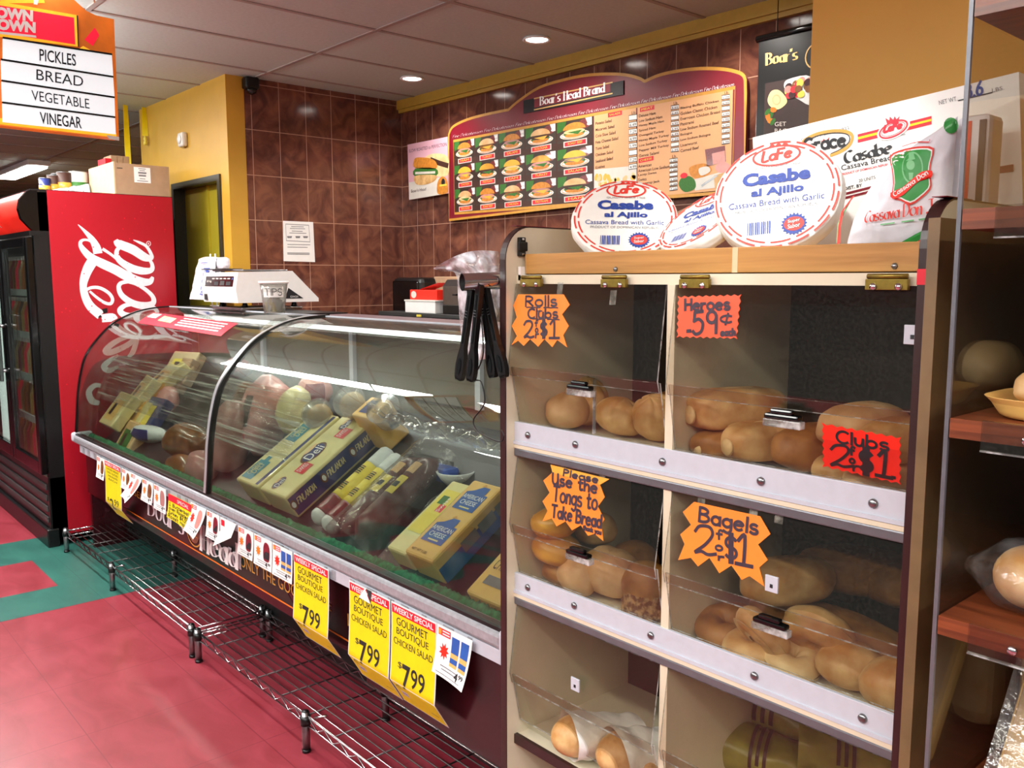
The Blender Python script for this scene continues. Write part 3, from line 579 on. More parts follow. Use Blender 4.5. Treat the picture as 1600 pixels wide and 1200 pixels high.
can(70, 292, -5.62, .03, .11, 'label_navy', 'small navy blue can nearest the front edge of the cooler')
for px, wdt, c, lab in ((163, .07, 'red', 'red and white carton standing behind the cardboard box'), (172, .05, 'card', 'grey brown carton, left of three behind the cardboard box'), (181, .05, 'card', 'grey brown carton, middle of three behind the cardboard box'), (190, .05, 'card', 'grey brown carton, right of three behind the cardboard box')):
    p = atX(px, 245, -5.68); m = MB(); m.box(-5.74, -5.6, p.y-.022, p.y+.02, FT, FT+.27 if c == 'card' else FT+.25, c, .003); m.box(-5.5995, -5.599, p.y-.02, p.y+.018, FT+.2, FT+.22, 'board_maroon'); tag(m.build('small_carton'), lab, 'box', 'cartons on top of the cooler')
m = MB(); p = atX(130, 298, -5.5)
m.surf(lambda u, v: (-5.60+.09*v, 1.36+.22*u, FT+.0005+(.09*math.sin(3.14*v)*(.4+.6*u)+.012*noise.noise(V((u*9, v*5, 1))))*(1 if 0 < v < 1 else 0)), 16, 10, 'bag_clear')
for k in range(9): m.poly(Pl((-5.51, 0, 0), (0, 1, 0), (0, 0, 1)), star(1.40+.02*k, FT+.02+.006*(k % 4), .002, .005, 5), 'red', .004)
tag(m.build('plastic_wrapped_pack'), 'crumpled clear plastic pack with red marks at the foot of the cans', 'pack')
# store shelving seen left of the cooler
t = thing('store_shelf', 'dark store shelving with red stock seen past the left side of the cooler', 'shelf', (-7.3, 1.9, 0))
m = MB(); m.box(-8.2, -6.8, 1.6, 2.3, 0, .08, 'dark_grey'); m.box(-8.2, -6.8, 2.26, 2.3, .08, 1.7, 'dark_grey'); m.build('frame', t)
for z in (.3, .62, .94, 1.26): m = MB(); m.box(-8.2, -6.8, 1.6, 2.26, z-.03, z, 'maroon'); m.build('shelf', t)
# ---------------------------------------------------------------- curved glass deli case
DX0, DX1, RIB = -4.97, -1.475, -3.222
GP = [(1.278, .632), (1.287, .72), (1.297, .83), (1.318, .95), (1.352, 1.05), (1.425, 1.145), (1.505, 1.216), (1.61, 1.266), (1.71, 1.288), (1.82, 1.296)]
GS = sm2(GP, 8)
def goff(d):
    out = []
    for i, (y, z) in enumerate(GS):
        a = GS[max(i-1, 0)]; c = GS[min(i+1, len(GS)-1)]; t = V((c[0]-a[0], c[1]-a[1])).normalized(); out.append((y-t.y*d, z+t.x*d))
    return out
def gz(y):
    for i in range(len(GS)-1):
        if GS[i][0] <= y <= GS[i+1][0]: return GS[i][1]+(GS[i+1][1]-GS[i][1])*(y-GS[i][0])/(GS[i+1][0]-GS[i][0])
    return GS[-1][1]
def band(m, x0, x1, d0, d1, mt, soft=False):
    A = goff(d0); B = goff(d1); n = len(A); vs = [(x, y, z) for x in (x0, x1) for y, z in A+B[::-1]]; k = 2*n
    if soft:
        for C_ in (A, B[::-1]): m.add([(x, y, z) for x in (x0, x1) for y, z in C_], [(i, i+n, i+n+1, i+1) for i in range(n-1)], mt, True)
        return m.add(vs, [(n-1, n-1+k, n+k, n), (2*n-1, 2*n-1+k, k, 0), tuple(range(k-1, -1, -1)), tuple(range(k, 2*k))], mt)
    return m.add(vs, [(i, i+k, (i+1) % k+k, (i+1) % k) for i in range(k)]+[tuple(range(k-1, -1, -1)), tuple(range(k, 2*k))], mt)
M_('counter_stone', '6E5A60', .35, var=.15, scale=60); M_('case_inside', '66635A', .5, var=.06, scale=5); M_('case_maroon', '32090F', .22, var=.1); M_('rail_tape', 'A2A2A8', .3, var=.15, scale=70, metal=.2); M_('case_black', '101011', .4)
t = thing('deli_case', 'long curved glass deli case with maroon front panel and silver bumper', 'display case', (-3.2, 1.66, 0))
m = MB(); m.box(DX0, DX1, 1.50, 2.05, .06, .30, 'case_black'); m.box(DX0, DX1, 1.36, 2.05, .30, .555, 'case_maroon'); m.box(DX0, DX0+.03, 1.33, 2.05, .0, .56, 'case_maroon'); m.box(DX1-.03, DX1, 1.33, 2.05, .0, .56, 'case_maroon')
for x in (DX0+.3, -3.2, DX1-.3): m.box(x-.04, x+.04, 1.55, 1.63, 0, .06, 'steel'); m.box(x-.04, x+.04, 1.93, 2.01, 0, .06, 'steel')
m.build('base', t)
m = MB(); m.box(DX0, DX1, 1.965, 2.0, .555, 1.27, 'case_inside'); m.box(DX1-.02, DX1, 1.40, 2.0, .555, 1.1, 'case_black'); m.build('back_wall', t)
m = MB()
for k in range(4): m.box(DX0+.06+k*.86, DX0+.86+k*.86, 1.955, 1.964, .98, 1.24, 'case_inside'); m.box(DX0+.84+k*.86, DX0+.87+k*.86, 1.945, 1.964, .98, 1.24, 'aluminium')
m.build('sliding_door', t)
m = MB(); m.box(DX0, DX1, 1.81, 2.06, 1.268, 1.292, 'counter_stone', .004); m.box(DX0, DX1, 1.80, 1.815, 1.262, 1.298, 'aluminium'); m.build('counter_top', t)
m = MB(); m.box(-4.95, -3.45, 1.83, 2.05, 1.2925, 1.298, 'black'); m.build('counter_mat', t)
pf = Pl((0, 1.318, 0), (1, 0, 0), (0, 0, 1))
m = MB(); m.box(-4.62, -2.17, 1.3185, 1.34, .305, .56, 'case_maroon'); m.box(DX0, -4.625, 1.322, 1.36, .305, .56, 'case_maroon'); m.box(-2.165, DX1, 1.322, 1.36, .24, .56, 'case_maroon')
m.poly(pf, [(-3.4, .345), (-2.6, .345), (-2.75, .45), (-2.95, .55), (-3.5, .55)], 'bag_dark' if 'bag_dark' in MATS else M_('panel_green', '10201C', .3), .0004)
for a0, b0, a1, b1 in ((-4.6, .338, -2.195, .344), (-2.2, .338, -2.194, .55), (-4.6, .548, -2.195, .552)): m.rect(pf, a0, b0, a1, b1, 'orange', .0008)
m.text(pf, 'DELICATESSEN', (-4.60, .445), (-4.06, .43), (-4.60, .477), 'gold', .001)
m.hand(pf, "Boar's", *pf.tr([(231, 803), (287, 836), (231, 768)]), 'logo_white', .022, .0012, (1, .12), serif=.1, gap=.22)
m.text(pf, 'ONLY THE GOOD STUFF', (-3.03, .385), (-2.36, .385), (-3.03, .428), 'gold', .001); m.text(pf, 'IN', (-2.26, .39), (-2.205, .39), (-2.26, .43), 'gold', .001)
m.stroke(pf, ell(-3.475, .415, .075, .058, 28), .006, 'gold', .0012, closed=True); m.poly(pf, sm2([(-3.53, .40), (-3.50, .45), (-3.45, .452), (-3.42, .42), (-3.44, .38), (-3.49, .37)], 4, True), 'turkey_brown', .001)
for q in ([(-3.52, .41), (-3.49, .43), (-3.46, .42)], [(-3.49, .385), (-3.465, .40), (-3.44, .40)], [(-3.47, .45), (-3.46, .435), (-3.44, .44)]): m.stroke(pf, q, .004, 'gold', .0016)
m.build('front_panel', t)
m = MB(); ph = Pl((0, 1.303, 0), (1, 0, .0), (0, 0, 1))
m.hand(ph, 'Head', *ph.tr([(312, 858), (372, 890), (312, 822)]), 'white', .024, 0, (1, .12), serif=.1, gap=.2)
k = len(m.v); m.add([(x, y+.012, z) for x, y, z in m.v], [tuple(reversed(f)) for f in m.f], 'logo_white')
for i in range(0, k, 2):
    pass
m.build('raised_letters', t)
m = MB(); m.box(DX0-.005, DX1, 1.262, 1.325, .585, .625, 'rail_tape', .01); m.box(DX0, DX1, 1.272, 1.30, .625, .634, 'black')
m.build('bumper', t)
m = MB(); m.box(DX0+.1, DX1, 1.268, 1.30, .548, .583, 'aluminium'); random.seed(5)
x = DX0+.15
while x < DX1-.1:
    w_ = random.uniform(.015, .05); m.box(x, x+w_, 1.2655, 1.268, .552, .58, 'rail_tape'); x += random.uniform(.04, .11)
m.build('price_rail', t)
for x in (DX0-.012, DX1-.004): m = MB(); m.box(x, x+.03, 1.255, 1.36, .55 if x > -2 else .59, .64, 'aluminium', .012); m.build('bumper_cap', t)
m = MB(); m.box(DX1-.02, DX1+.01, 1.30, 1.36, .25, .56, 'board_maroon', .01); m.build('corner_trim', t)
for a, c_ in ((DX0+.01, RIB-.008), (RIB+.008, DX1-.005)): m = MB(); band(m, a, c_, -.004, 0, 'glass', True); m.build('curved_glass', t)
m = MB(); band(m, RIB-.02, RIB+.004, -.012, .006, M_('rib_metal', 'C8C8CC', .3, metal=.6), True); band(m, RIB+.004, RIB+.016, -.012, .007, 'black'); m.build('glass_frame', t)
m = MB(); band(m, DX0-.004, DX0+.012, -.008, .004, 'black_gloss'); m.add([(DX0+.004, y, z) for y, z in goff(-.008)]+[(DX0+.004, 1.96, 1.268), (DX0+.004, 1.96, .6), (DX0+.004, 1.3, .6)], [tuple(range(len(GS)+3))], 'glass'); m.build('end_glass', t)
m = MB(); band(m, DX1-.012, DX1+.004, -.008, .004, 'black_gloss'); m.build('end_frame', t)
# sloping deck
TI = rad(33); DK = Pl((0, 1.40, .585), (1, 0, 0), (0, math.cos(TI), math.sin(TI)))
DM = Matrix(((1, 0, 0, 0), (0, DK.v.y, DK.n.y, 1.40), (0, DK.v.z, DK.n.z, .585), (0, 0, 0, 1)))
m = MB(); m.box(DX0+.03, DX1-.03, -.03, .63, -.02, -.001, 'case_black', 0, DM); m.box(DX0+.03, DX1-.03, -.03, -.018, -.02, .03, 'case_black', 0, DM); m.build('deck', t)
m = MB(); random.seed(2)
m.surf(lambda u, v: (DX0+.03+(DX1-DX0-.06)*u, 1.325+.055*v+.004*noise.noise(V((u*400, v*6, 0))), .575+.055*math.sin(3.0*min(1, v*1.2+.05))**.6+.010*noise.noise(V((u*700, v*9, 3)))), 700, 6, 'turf'); m.build('turf_strip', t)
m = MB(); m.tube([(DX0+.1, 1.86, 1.245), (DX1-.1, 1.86, 1.245)], .013, 'tube_glow', 10); m.box(DX0+.1, DX1-.1, 1.84, 1.88, 1.255, 1.266, 'white'); m.build('lamp_tube', t)
area('deli_case_lamp', (DX0+DX1)/2, 1.80, 1.235, 3.2, .03, 7, (1, .97, .92), (rad(-18), 0, 0))
# stickers and tape on the glass
GB = Pl((0, 0, 0), (1, 0, 0), (0, 1, 0), lambda a, b, h: (a, b, gz(b)+h))
def on_glass(pts, zz=1.27): return [(atZ(x, y, zz).x, atZ(x, y, zz).y) for x, y in pts]
def patch(m, q, mt, h, n=6): # q: 4 corners; follows the glass
    q = [V(p) for p in q]
    return m.surf(lambda u, v: GB.pt(*((q[0]*(1-u)+q[1]*u)*(1-v)+(q[3]*(1-u)+q[2]*u)*v), h), n, n, mt)
def inv_glass(px, py):
    best = None
    for i in range(len(GS)-1):
        n = V((0, -(GS[i+1][1]-GS[i][1]), GS[i+1][0]-GS[i][0])); p = hit(px, py, (0, *GS[i]), n)
        if GS[i][0]-1e-3 <= p.y <= GS[i+1][0]+1e-3: return (p.x, p.y)
    return (p.x, p.y)
m = MB(); q = [inv_glass(*p) for p in ((215, 505), (345, 526), (372, 506), (240, 489))]; patch(m, q, 'tag_red', .002)
qq = [V(p) for p in q]; L4 = lambda u, v: tuple((qq[0]*(1-u)+qq[1]*u)*(1-v)+(qq[3]*(1-u)+qq[2]*u)*v)
for v0 in (.2, .38, .56, .76): patch(m, [L4(.45, v0), L4(.93, v0), L4(.93, v0+.08), L4(.45, v0+.08)], 'white', .003)
patch(m, [L4(.2, .35), L4(.38, .3), L4(.38, .7), L4(.2, .8)], 'crust_pale', .003); patch(m, [L4(.02, .5), L4(.14, .5), L4(.14, .9), L4(.02, .9)], 'white', .003)
tag(m.build('glass_sticker'), 'red notice sticker with white print on the curved glass near the cooler', 'sticker')
m = MB(); patch(m, [inv_glass(*p) for p in ((404, 520), (470, 519), (512, 502), (430, 498))], 'tape', .003); tag(m.build('clear_tape'), 'pale translucent tape patch on the glass beside the tip cup', 'tape')
m = MB(); patch(m, [inv_glass(*p) for p in ((300, 494), (335, 502), (340, 498), (310, 491))], 'tape', .003)
tag(m.build('clear_tape'), 'small clear tape strip on the glass below the bag stand', 'tape')

# ---------------------------------------------------------------- food in the case
def onbox(a0, a1, s0, s1, h, mt, m, bev=.008): m.box(a0, a1, s0, s1, .0005, h, mt, bev, DM)
def topP(h): return Pl(DM @ V((0, 0, h)), DK.u, DK.v)
def sideP(x): return Pl(DM @ V((x, 0, 0)), DK.v, DK.n)
def loaf(name, lab, cat, a0, a1, s0, s1, h, mt, deco, group=None):
    o = thing(name, lab, cat, DM @ V(((a0+a1)/2, s0, 0)), group)
    m = MB(); onbox(a0, a1, s0, s1, h, mt, m); m.build('block', o); m = MB(); deco(m, topP(h), sideP(a1), a0, a1, s0, s1, h)
    m.build('printed_wrapper', o); return o
def d_teal(m, tp, sp, a0, a1, s0, s1, h):
    w_ = a1-a0
    for s in (s0+.02, s0+.24): m.poly(tp, [(a0+.02, s), (a0+.10, s), (a0+.10, s+.10), (a0+.075, s+.10), (a0+.075, s+.125), (a0+.045, s+.125), (a0+.045, s+.10), (a0+.02, s+.10)], 'label_teal', .001); m.text(tp, 'DELI', (a0+.085, s+.03), (a0+.085, s+.08), (a0+.045, s+.03), 'cheese_pale', .0016); m.text(tp, 'CHEESE', (a0+.06, s+.02), (a0+.06, s+.085), (a0+.03, s+.02), 'cheese_pale', .0016)
    m.rect(tp, a1-.028, s0+.01, a1-.008, s1-.01, 'label_navy', .001)
def d_fin(m, tp, sp, a0, a1, s0, s1, h):
    c = (a0+a1)/2
    for s, r in ((s0+.05, .6), (s0+.22, 1.1), (s0+.385, .6)):
        m.poly(tp, ell(c-.02, s, .04*r, .055*r), 'turkey_brown', .001); m.poly(tp, ell(c-.02, s, .034*r, .047*r), 'label_navy', .0014); m.text(tp, 'Deli', (c-.01+.02*r, s-.035*r), (c-.01+.02*r, s+.035*r), (c-.01-.03*r, s-.035*r), 'white', .0018)
        m.poly(tp, ell(c-.045*r-.01, s+.01, .012*r, .03*r), 'crust_tan', .0016)
    for s in (s0+.115, s0+.315): m.rect(tp, c-.01, s, c+.05, s+.055, 'tag_red', .001); m.text(tp, 'SWISS', (c+.03, s+.005), (c+.03, s+.05), (c+.0, s+.005), 'white', .0014); m.rect(tp, c+.053, s, c+.057, s+.055, 'ink_red', .001)
    m.rect(sp, s0+.005, .012, s1-.005, h-.012, 'label_navy', .0012)
    for k in range(3): m.hand(sp, 'FINLANDIA', (s0+.03+.145*k, .045), (s0+.115+.145*k, .045), (s0+.035+.145*k, .068), 'cheese_pale', .003, .0018); m.poly(sp, ell(s0+.014+.145*k, .055, .014, .02), 'turkey_brown', .0016); m.poly(sp, ell(s0+.014+.145*k, .055, .008, .012), 'white', .002)
def d_swiss(m, tp, sp, a0, a1, s0, s1, h):
    m.rect(tp, a0+.015, s0+.08, a1-.015, s0+.26, 'sticker_yellow', .001); m.rect(tp, a0+.03, s0+.2, a0+.06, s0+.235, 'leaf', .0015); m.rect(tp, a0+.05, s0+.17, a1-.02, s0+.2, 'tag_red', .0015); m.text(tp, 'Swiss', (a1-.03, s0+.17), (a1-.03, s0+.23), (a0+.055, s0+.17), 'white', .002)
def d_am(m, tp, sp, a0, a1, s0, s1, h):
    for s in (s0+.055, s0+.19):
        m.poly(tp, [(a0+.02, s), (a0+.115, s), (a0+.115, s+.07), (a0+.10, s+.07), (a0+.10, s+.1), (a0+.07, s+.1), (a0+.045, s+.08), (a0+.02, s+.07)], 'american_blue', .001)
        m.text(tp, 'AMERICAN', (a0+.022, s+.045), (a0+.112, s+.045), (a0+.022, s+.062), 'white', .0016); m.text(tp, 'CHEESE', (a0+.032, s+.022), (a0+.102, s+.022), (a0+.032, s+.039), 'white', .0016); m.rect(tp, a0+.045, s+.008, a0+.09, s+.013, 'cheese_pale', .0016)
        m.poly(tp, [(a0+.06, s+.1), (a0+.085, s+.1), (a0+.072, s+.112)], 'gold', .0012)
    m.rect(sp, s0+.004, .004, s1-.004, h*.62, 'american_blue', .0012)
    for k in range(3): m.rect(sp, s0+.1+.075*k, h*.34, s0+.165+.075*k, h*.72, 'ink_grey', .0016)
    m.text(tp, 'NET WT 5 LBS', (a0+.02, s0+.015), (a0+.09, s0+.015), (a0+.02, s0+.024), 'ink', .0012)
loaf('cheese_loaf', 'pale cheese loaf with teal labels, left of the navy sided loaf in the case', 'cheese', -3.17, -2.985, .03, .45, .10, 'cheese_pale', d_teal)
loaf('cheese_loaf', 'cheese loaf with navy side band and oval cow labels in the deli case', 'cheese', -2.965, -2.765, .03, .47, .10, 'cheese_pale', d_fin)
loaf('cheese_loaf', 'white and yellow labelled cheese loaf left of the blue cheese box', 'cheese', -2.13, -2.03, .02, .32, .075, 'cheese_pale', d_swiss)
loaf('cheese_box', 'yellow box with blue AMERICAN CHEESE labels in the deli case', 'cheese', -2.02, -1.885, .02, .33, .095, 'american_box', d_am)
loaf('cheese_box', 'small orange cheese pack with red label at the right end of the deli case', 'cheese', -1.72, -1.58, -.01, .20, .075, 'american_box', lambda m, tp, sp, a0, a1, s0, s1, h: (m.rect(tp, a0+.03, s0+.14, a1-.02, s0+.17, 'tag_red', .001), m.text(tp, 'CHEDDAR', (a0+.02, s0+.09), (a1-.02, s0+.09), (a0+.02, s0+.125), 'ink', .001), m.rect(tp, a0+.03, s0+.04, a1-.03, s0+.07, 'ink_grey', .001)))
loaf('cheese_carton', 'small yellow carton with navy print behind the navy sided loaf', 'cheese', -2.80, -2.67, .42, .53, .16, 'american_box', lambda m, tp, sp, a0, a1, s0, s1, h: m.rect(tp, a0+.03, s0+.02, a1-.05, s0+.09, 'label_navy', .001))
def salami(x, r, s0, s1, style, lab):
    o = thing('salami', lab, 'sausage', DM @ V((x, s0, 0)), 'salamis in the deli case')
    TT = DM @ Matrix.Translation((x, s0, r+.001)) @ Matrix.Rotation(rad(-90), 4, 'X'); L_ = s1-s0
    if style == 'cased': seg = [(0, .10, 'casing'), (.10, .30, 'salami'), (.30, .74, 'sticker_yellow'), (.74, 1, 'casing')]
    else: seg = [(0, 1, 'salami_dark')]
    m = MB()
    for a, c_, mt in seg:
        pr = []
        for i in range(9):
            t_ = a+(c_-a)*i/8; e = min(t_, 1-t_)/.06; rr = r*(1 if e > 1 else max(.0, math.sqrt(max(0, 1-(1-e)**2))*.75+.25*e))
            pr.append((max(rr, 0.0005), t_*L_))
        m.lathe(pr, mt, 20, TT)
    m.build('sausage_body', o)
    m = MB(); tp = Pl(DM @ V((x, s0, 2*r+.001)), DK.u, DK.v, lambda a, b, h: (a, b, h+math.sqrt(max(0, r*r-a*a))-r))
    if style == 'cased':
        for f0 in (.36, .58):
            for i in range(5): m.surf(lambda u, v: tp.pt(-.02+.04*u*.9, L_*(f0+.022*i)+.005*v, .0012), 5, 1, 'ink' if i in (1, 3) else 'turkey_brown')
    else:
        m.surf(lambda u, v: tp.pt(-.022+.044*u, L_*(.45+.2*v), .0012), 6, 6, 'sticker_yellow'); m.surf(lambda u, v: tp.pt(-.022+.044*u, L_*(.70+.12*v), .0012), 6, 6, 'crust_tan'); m.surf(lambda u, v: tp.pt(-.014+.028*u, L_*(.52+.06*v), .0018), 6, 6, 'ink')
    m.build('label', o)
salami(-2.60, .036, .02, .40, 'cased', 'white ended salami with yellow label, left of the pair'); salami(-2.515, .036, .01, .385, 'cased', 'white ended salami with yellow label, right of the pair')
salami(-2.42, .04, .015, .40, 'dark', 'speckled dark red salami beside the white ended pair'); salami(-2.325, .046, .015, .41, 'dark', 'thickest dark red salami in wrap, nearest the American cheese')
m = MB(); m.surf(lambda u, v: tuple(DM @ V((-2.37+.11*math.cos(3.3*u-.1)*1.05, .0+.44*v, .01+.10*math.sin(3.3*u-.1)+.006*noise.noise(V((u*6, v*9, 2)))))), 16, 24, 'wrap')
tag(m.build('plastic_wrap'), 'clear plastic wrap around the two dark red salamis', 'plastic wrap')
m = MB(); m.surf(lambda u, v: tuple(DM @ V((-2.21+.10*u+.01*noise.noise(V((u*4, v*5, 7))), -.01+.37*v, .006+.05*math.sin(3.14*u)*(.6+.4*noise.noise(V((u*5, v*8, 1)))+.2)))), 12, 24, 'wrap')
tag(m.build('plastic_pack'), 'empty looking crumpled clear pack left of the yellow labelled cheese', 'pack')
def blob(name, part, lab, cat, c, r, mt, deck=True, rot=0, nz=.12, fr=6, lean=0, group=None, label=None, squash=1, sd=0):
    c = V(c); o = thing(name, lab, cat, c-V((0, 0, r[2])), group)
    R = Matrix.Translation(c) @ Matrix.Rotation(rot, 4, 'Z') @ Matrix.Rotation(lean, 4, 'X')
    def fn(u, v):
        th = 2*math.pi*u; ph = math.pi*(v-.5); d = V((math.cos(ph)*math.cos(th), math.cos(ph)*math.sin(th), math.sin(ph)))
        k = 1+nz*noise.noise(d*fr*.25+V((sd, sd*2, 0)))+nz*.3*noise.noise(d*fr+V((sd, 1, 0)))
        p = V((math.copysign(abs(d.x)**squash, d.x)*r[0], math.copysign(abs(d.y)**squash, d.y)*r[1], math.copysign(abs(d.z)**squash, d.z)*r[2]))*k
        return R @ p
    m = MB(); m.surf(fn, 40, 20, mt, True); m.build(part, o)
    if label:
        m = MB()
        for (u0, u1, v0, v1, mt2) in label: m.surf(lambda u, v: R @ (R.inverted() @ fn(u0+(u1-u0)*u, v0+(v1-v0)*v)*1.012), 8, 8, mt2)
        m.build('label', o)
    return o
P = lambda px, py, y: atY(px, py, y)
blob('ham', 'meat', 'pink wrapped ham standing just right of the chrome glass rib', 'meat', P(360, 682, 1.52), (.10, .085, .155), 'ham', lean=-.25, sd=1, squash=.8)
blob('ham', 'meat', 'taller pink ham with an oval maker label behind the front ham', 'meat', P(412, 650, 1.64), (.105, .09, .17), 'meat_pink', lean=-.3, sd=2, squash=.75, label=[(.74, .80, .42, .6, 'ink_brown'), (.73, .79, .3, .36, 'ink_red')])
blob('turkey_breast', 'meat', 'pale turkey breast with dark netting left of the cheese loaves', 'meat', P(458, 640, 1.68), (.075, .07, .10), 'cheese_pale', lean=-.3, sd=3)
blob('ham', 'meat', 'ham piece with cut pink face high behind the cheese cups', 'meat', P(492, 612, 1.80), (.09, .07, .07), 'meat_pink', sd=4, label=[(.8, 1.0, .3, .7, 'board_maroon')])
blob('ham', 'meat', 'pink ham end low behind the chrome rib', 'meat', P(318, 735, 1.44), (.11, .07, .09), 'ham', sd=5)
blob('turkey_breast', 'meat', 'glossy browned turkey breast in wrap left of the chrome rib', 'meat', P(296, 690, 1.52), (.15, .10, .085), 'turkey_brown', sd=6, rot=.3)
blob('roast', 'meat', 'dark roast lying below the browned turkey breast', 'meat', P(285, 735, 1.44), (.15, .06, .075), 'turkey_brown', sd=7)
blob('ham', 'meat', 'small pink ham between the cheese packs and the browned turkey', 'meat', P(258, 632, 1.66), (.09, .07, .10), 'meat_pink', sd=8, lean=-.3)
blob('sausage', 'meat', 'short grey wrapped sausage lying before the cheese packs', 'meat', P(233, 678, 1.48), (.13, .045, .045), 'casing', sd=9, rot=.35, label=[(.6, .8, .3, .7, 'label_navy')])
blob('roast', 'meat', 'reddish roast on the back of the deli case beside the rib', 'meat', P(372, 575, 1.84), (.10, .06, .05), 'salami', sd=10)
blob('roast', 'meat', 'brown roast between the pink hams at the back', 'meat', P(388, 622, 1.76), (.09, .06, .08), 'turkey_brown', sd=11)
# pile of packed cheeses at the left end
random.seed(11)
spec = [(180, 640, 1.46, 'cheese_pale', 'green edged cheese pack low at the left end of the case'), (205, 690, 1.44, 'crust_tan', 'tan wrapped pack at the front left of the case'), (196, 608, 1.58, 'cheese_pale', 'pale cheese pack leaning at the left end'), (222, 618, 1.60, 'cheese', 'orange cheddar pack in the left pile'), (238, 590, 1.70, 'cheese_pale', 'pale green pack with small marks in the left pile'), (214, 655, 1.52, 'cheese_pale', 'white labelled cheese pack in the left pile'), (250, 570, 1.80, 'card_light', 'cream carton on top of the left pile'), (236, 650, 1.56, 'label_navy', 'pack with a blue label in the left pile'), (215, 577, 1.74, 'cheese_pale', 'striped pack on the upper left of the pile'), (273, 585, 1.78, 'card', 'brown lidded carton on the right of the left pile')]
for px, py, y, c, lab in spec:
    p = P(px, py, y); p.x = max(p.x, -4.80); o = thing('cheese_pack', lab, 'cheese', p-V((0, 0, .05)), 'packs piled at the left end of the case')
    TT = Matrix.Translation(p) @ Matrix.Rotation(random.uniform(-.3, .3), 4, 'Z') @ Matrix.Rotation(TI+random.uniform(.1, .5), 4, 'X')
    m = MB(); m.box(-.11, .11, -.10, .10, -.03, .03, c, .008, TT); m.build('pack', o)
    m = MB(); m.box(-.075, .065, -.07, .05, .0302, .031, random.choice(['off_white', 'leaf', 'board_maroon', 'american_box', 'sticker_yellow', 'crust_tan']), 0, TT); m.box(-.05, -.01, -.04, .03, .031, .0316, 'ink_brown', 0, TT); m.build('label', o)
# deli cups of shredded cheese
for px, py, y, lab in ((497, 648, 1.68, 'clear lidded cup of shredded cheese, left of two on the loaves'), (548, 630, 1.70, 'clear lidded cup of shredded orange cheese, right of two on the loaves')):
    p = P(px, py, y); o = thing('cheese_cup', lab, 'tub', p, 'cups of shredded cheese')
    TT = Matrix.Translation(p) @ Matrix.Rotation(.62, 4, 'Z') @ Matrix.Rotation(rad(62), 4, 'X') @ Matrix.Translation((0, 0, -.06))
    m = MB(); m.lathe([(0, 0), (.047, 0), (.058, .075)], 'cup_clear', 24, TT); m.build('cup', o)
    m = MB(); m.lathe([(.06, .074), (.064, .078), (.060, .082), (.05, .079), (0, .079)], 'cup_clear', 28, TT); m.build('lid', o)
    m = MB(); m.lathe([(0, .004), (.044, .004), (.051, .05), (.03, .06), (0, .062)], 'cheese', 16, TT); m.build('shredded_cheese', o)
p = P(610, 655, 1.74); m = MB(); m.lathe([(0, 0), (.05, 0), (.06, .07), (.064, .074), (0, .08)], 'cup_clear', 22, Matrix.Translation(p) @ Matrix.Rotation(.5, 4, 'Z') @ Matrix.Rotation(rad(50), 4, 'X')); tag(m.build('lidded_tub'), 'clear tub tipped behind the yellow carton in the case', 'tub')
p = P(712, 762, 1.72); m = MB(); m.lathe([(.02, 0), (.05, .03), (.065, .055), (.06, .056), (.045, .03), (0, .01)], 'casing', 24, Matrix.Translation(p)); tag(m.build('foam_bowl'), 'small white bowl at the back right of the deli case', 'bowl')
p = P(690, 722, 1.80); m = MB(); m.box(p.x-.12, p.x+.12, p.y-.06, p.y+.06, p.z-.05, p.z+.02, 'case_black', .02); tag(m.build('dark_wrapped_meat'), 'dark wrapped meat at the back of the case, right half', 'meat')
p = P(690, 725, 1.73); m = MB(); m.box(p.x-.05, p.x+.08, p.y-.05, p.y+.02, p.z-.05, p.z+.0, 'blue_tape', .015); tag(m.build('blue_pack'), 'small blue topped pack above the white bowl', 'pack')
# films
m = MB(); G2 = goff(-.05)
m.surf(lambda u, v: (-4.93+2.18*u, 1.375+.11*v+.006*noise.noise(V((u*5, v*14, 0))), .82+.225*v-.06*u*0+.012*noise.noise(V((u*3, 0, 5)))), 60, 24, 'film')
tag(m.build('stretch_film'), 'streaky clear stretch film drawn over the meats behind the glass', 'plastic wrap')
m = MB(); m.surf(lambda u, v: (-2.62+1.08*u, 1.62-.05*u+.09*v+.02*noise.noise(V((u*9, v*4, 8))), 1.005-.015*u-.07*v+(.03*noise.noise(V((u*11, v*5, 4)))+.02*noise.noise(V((u*23, v*9, 4))))), 90, 16, 'wrap')
tag(m.build('torn_film'), 'crumpled edge of clear film along the back of the deli case', 'plastic wrap')

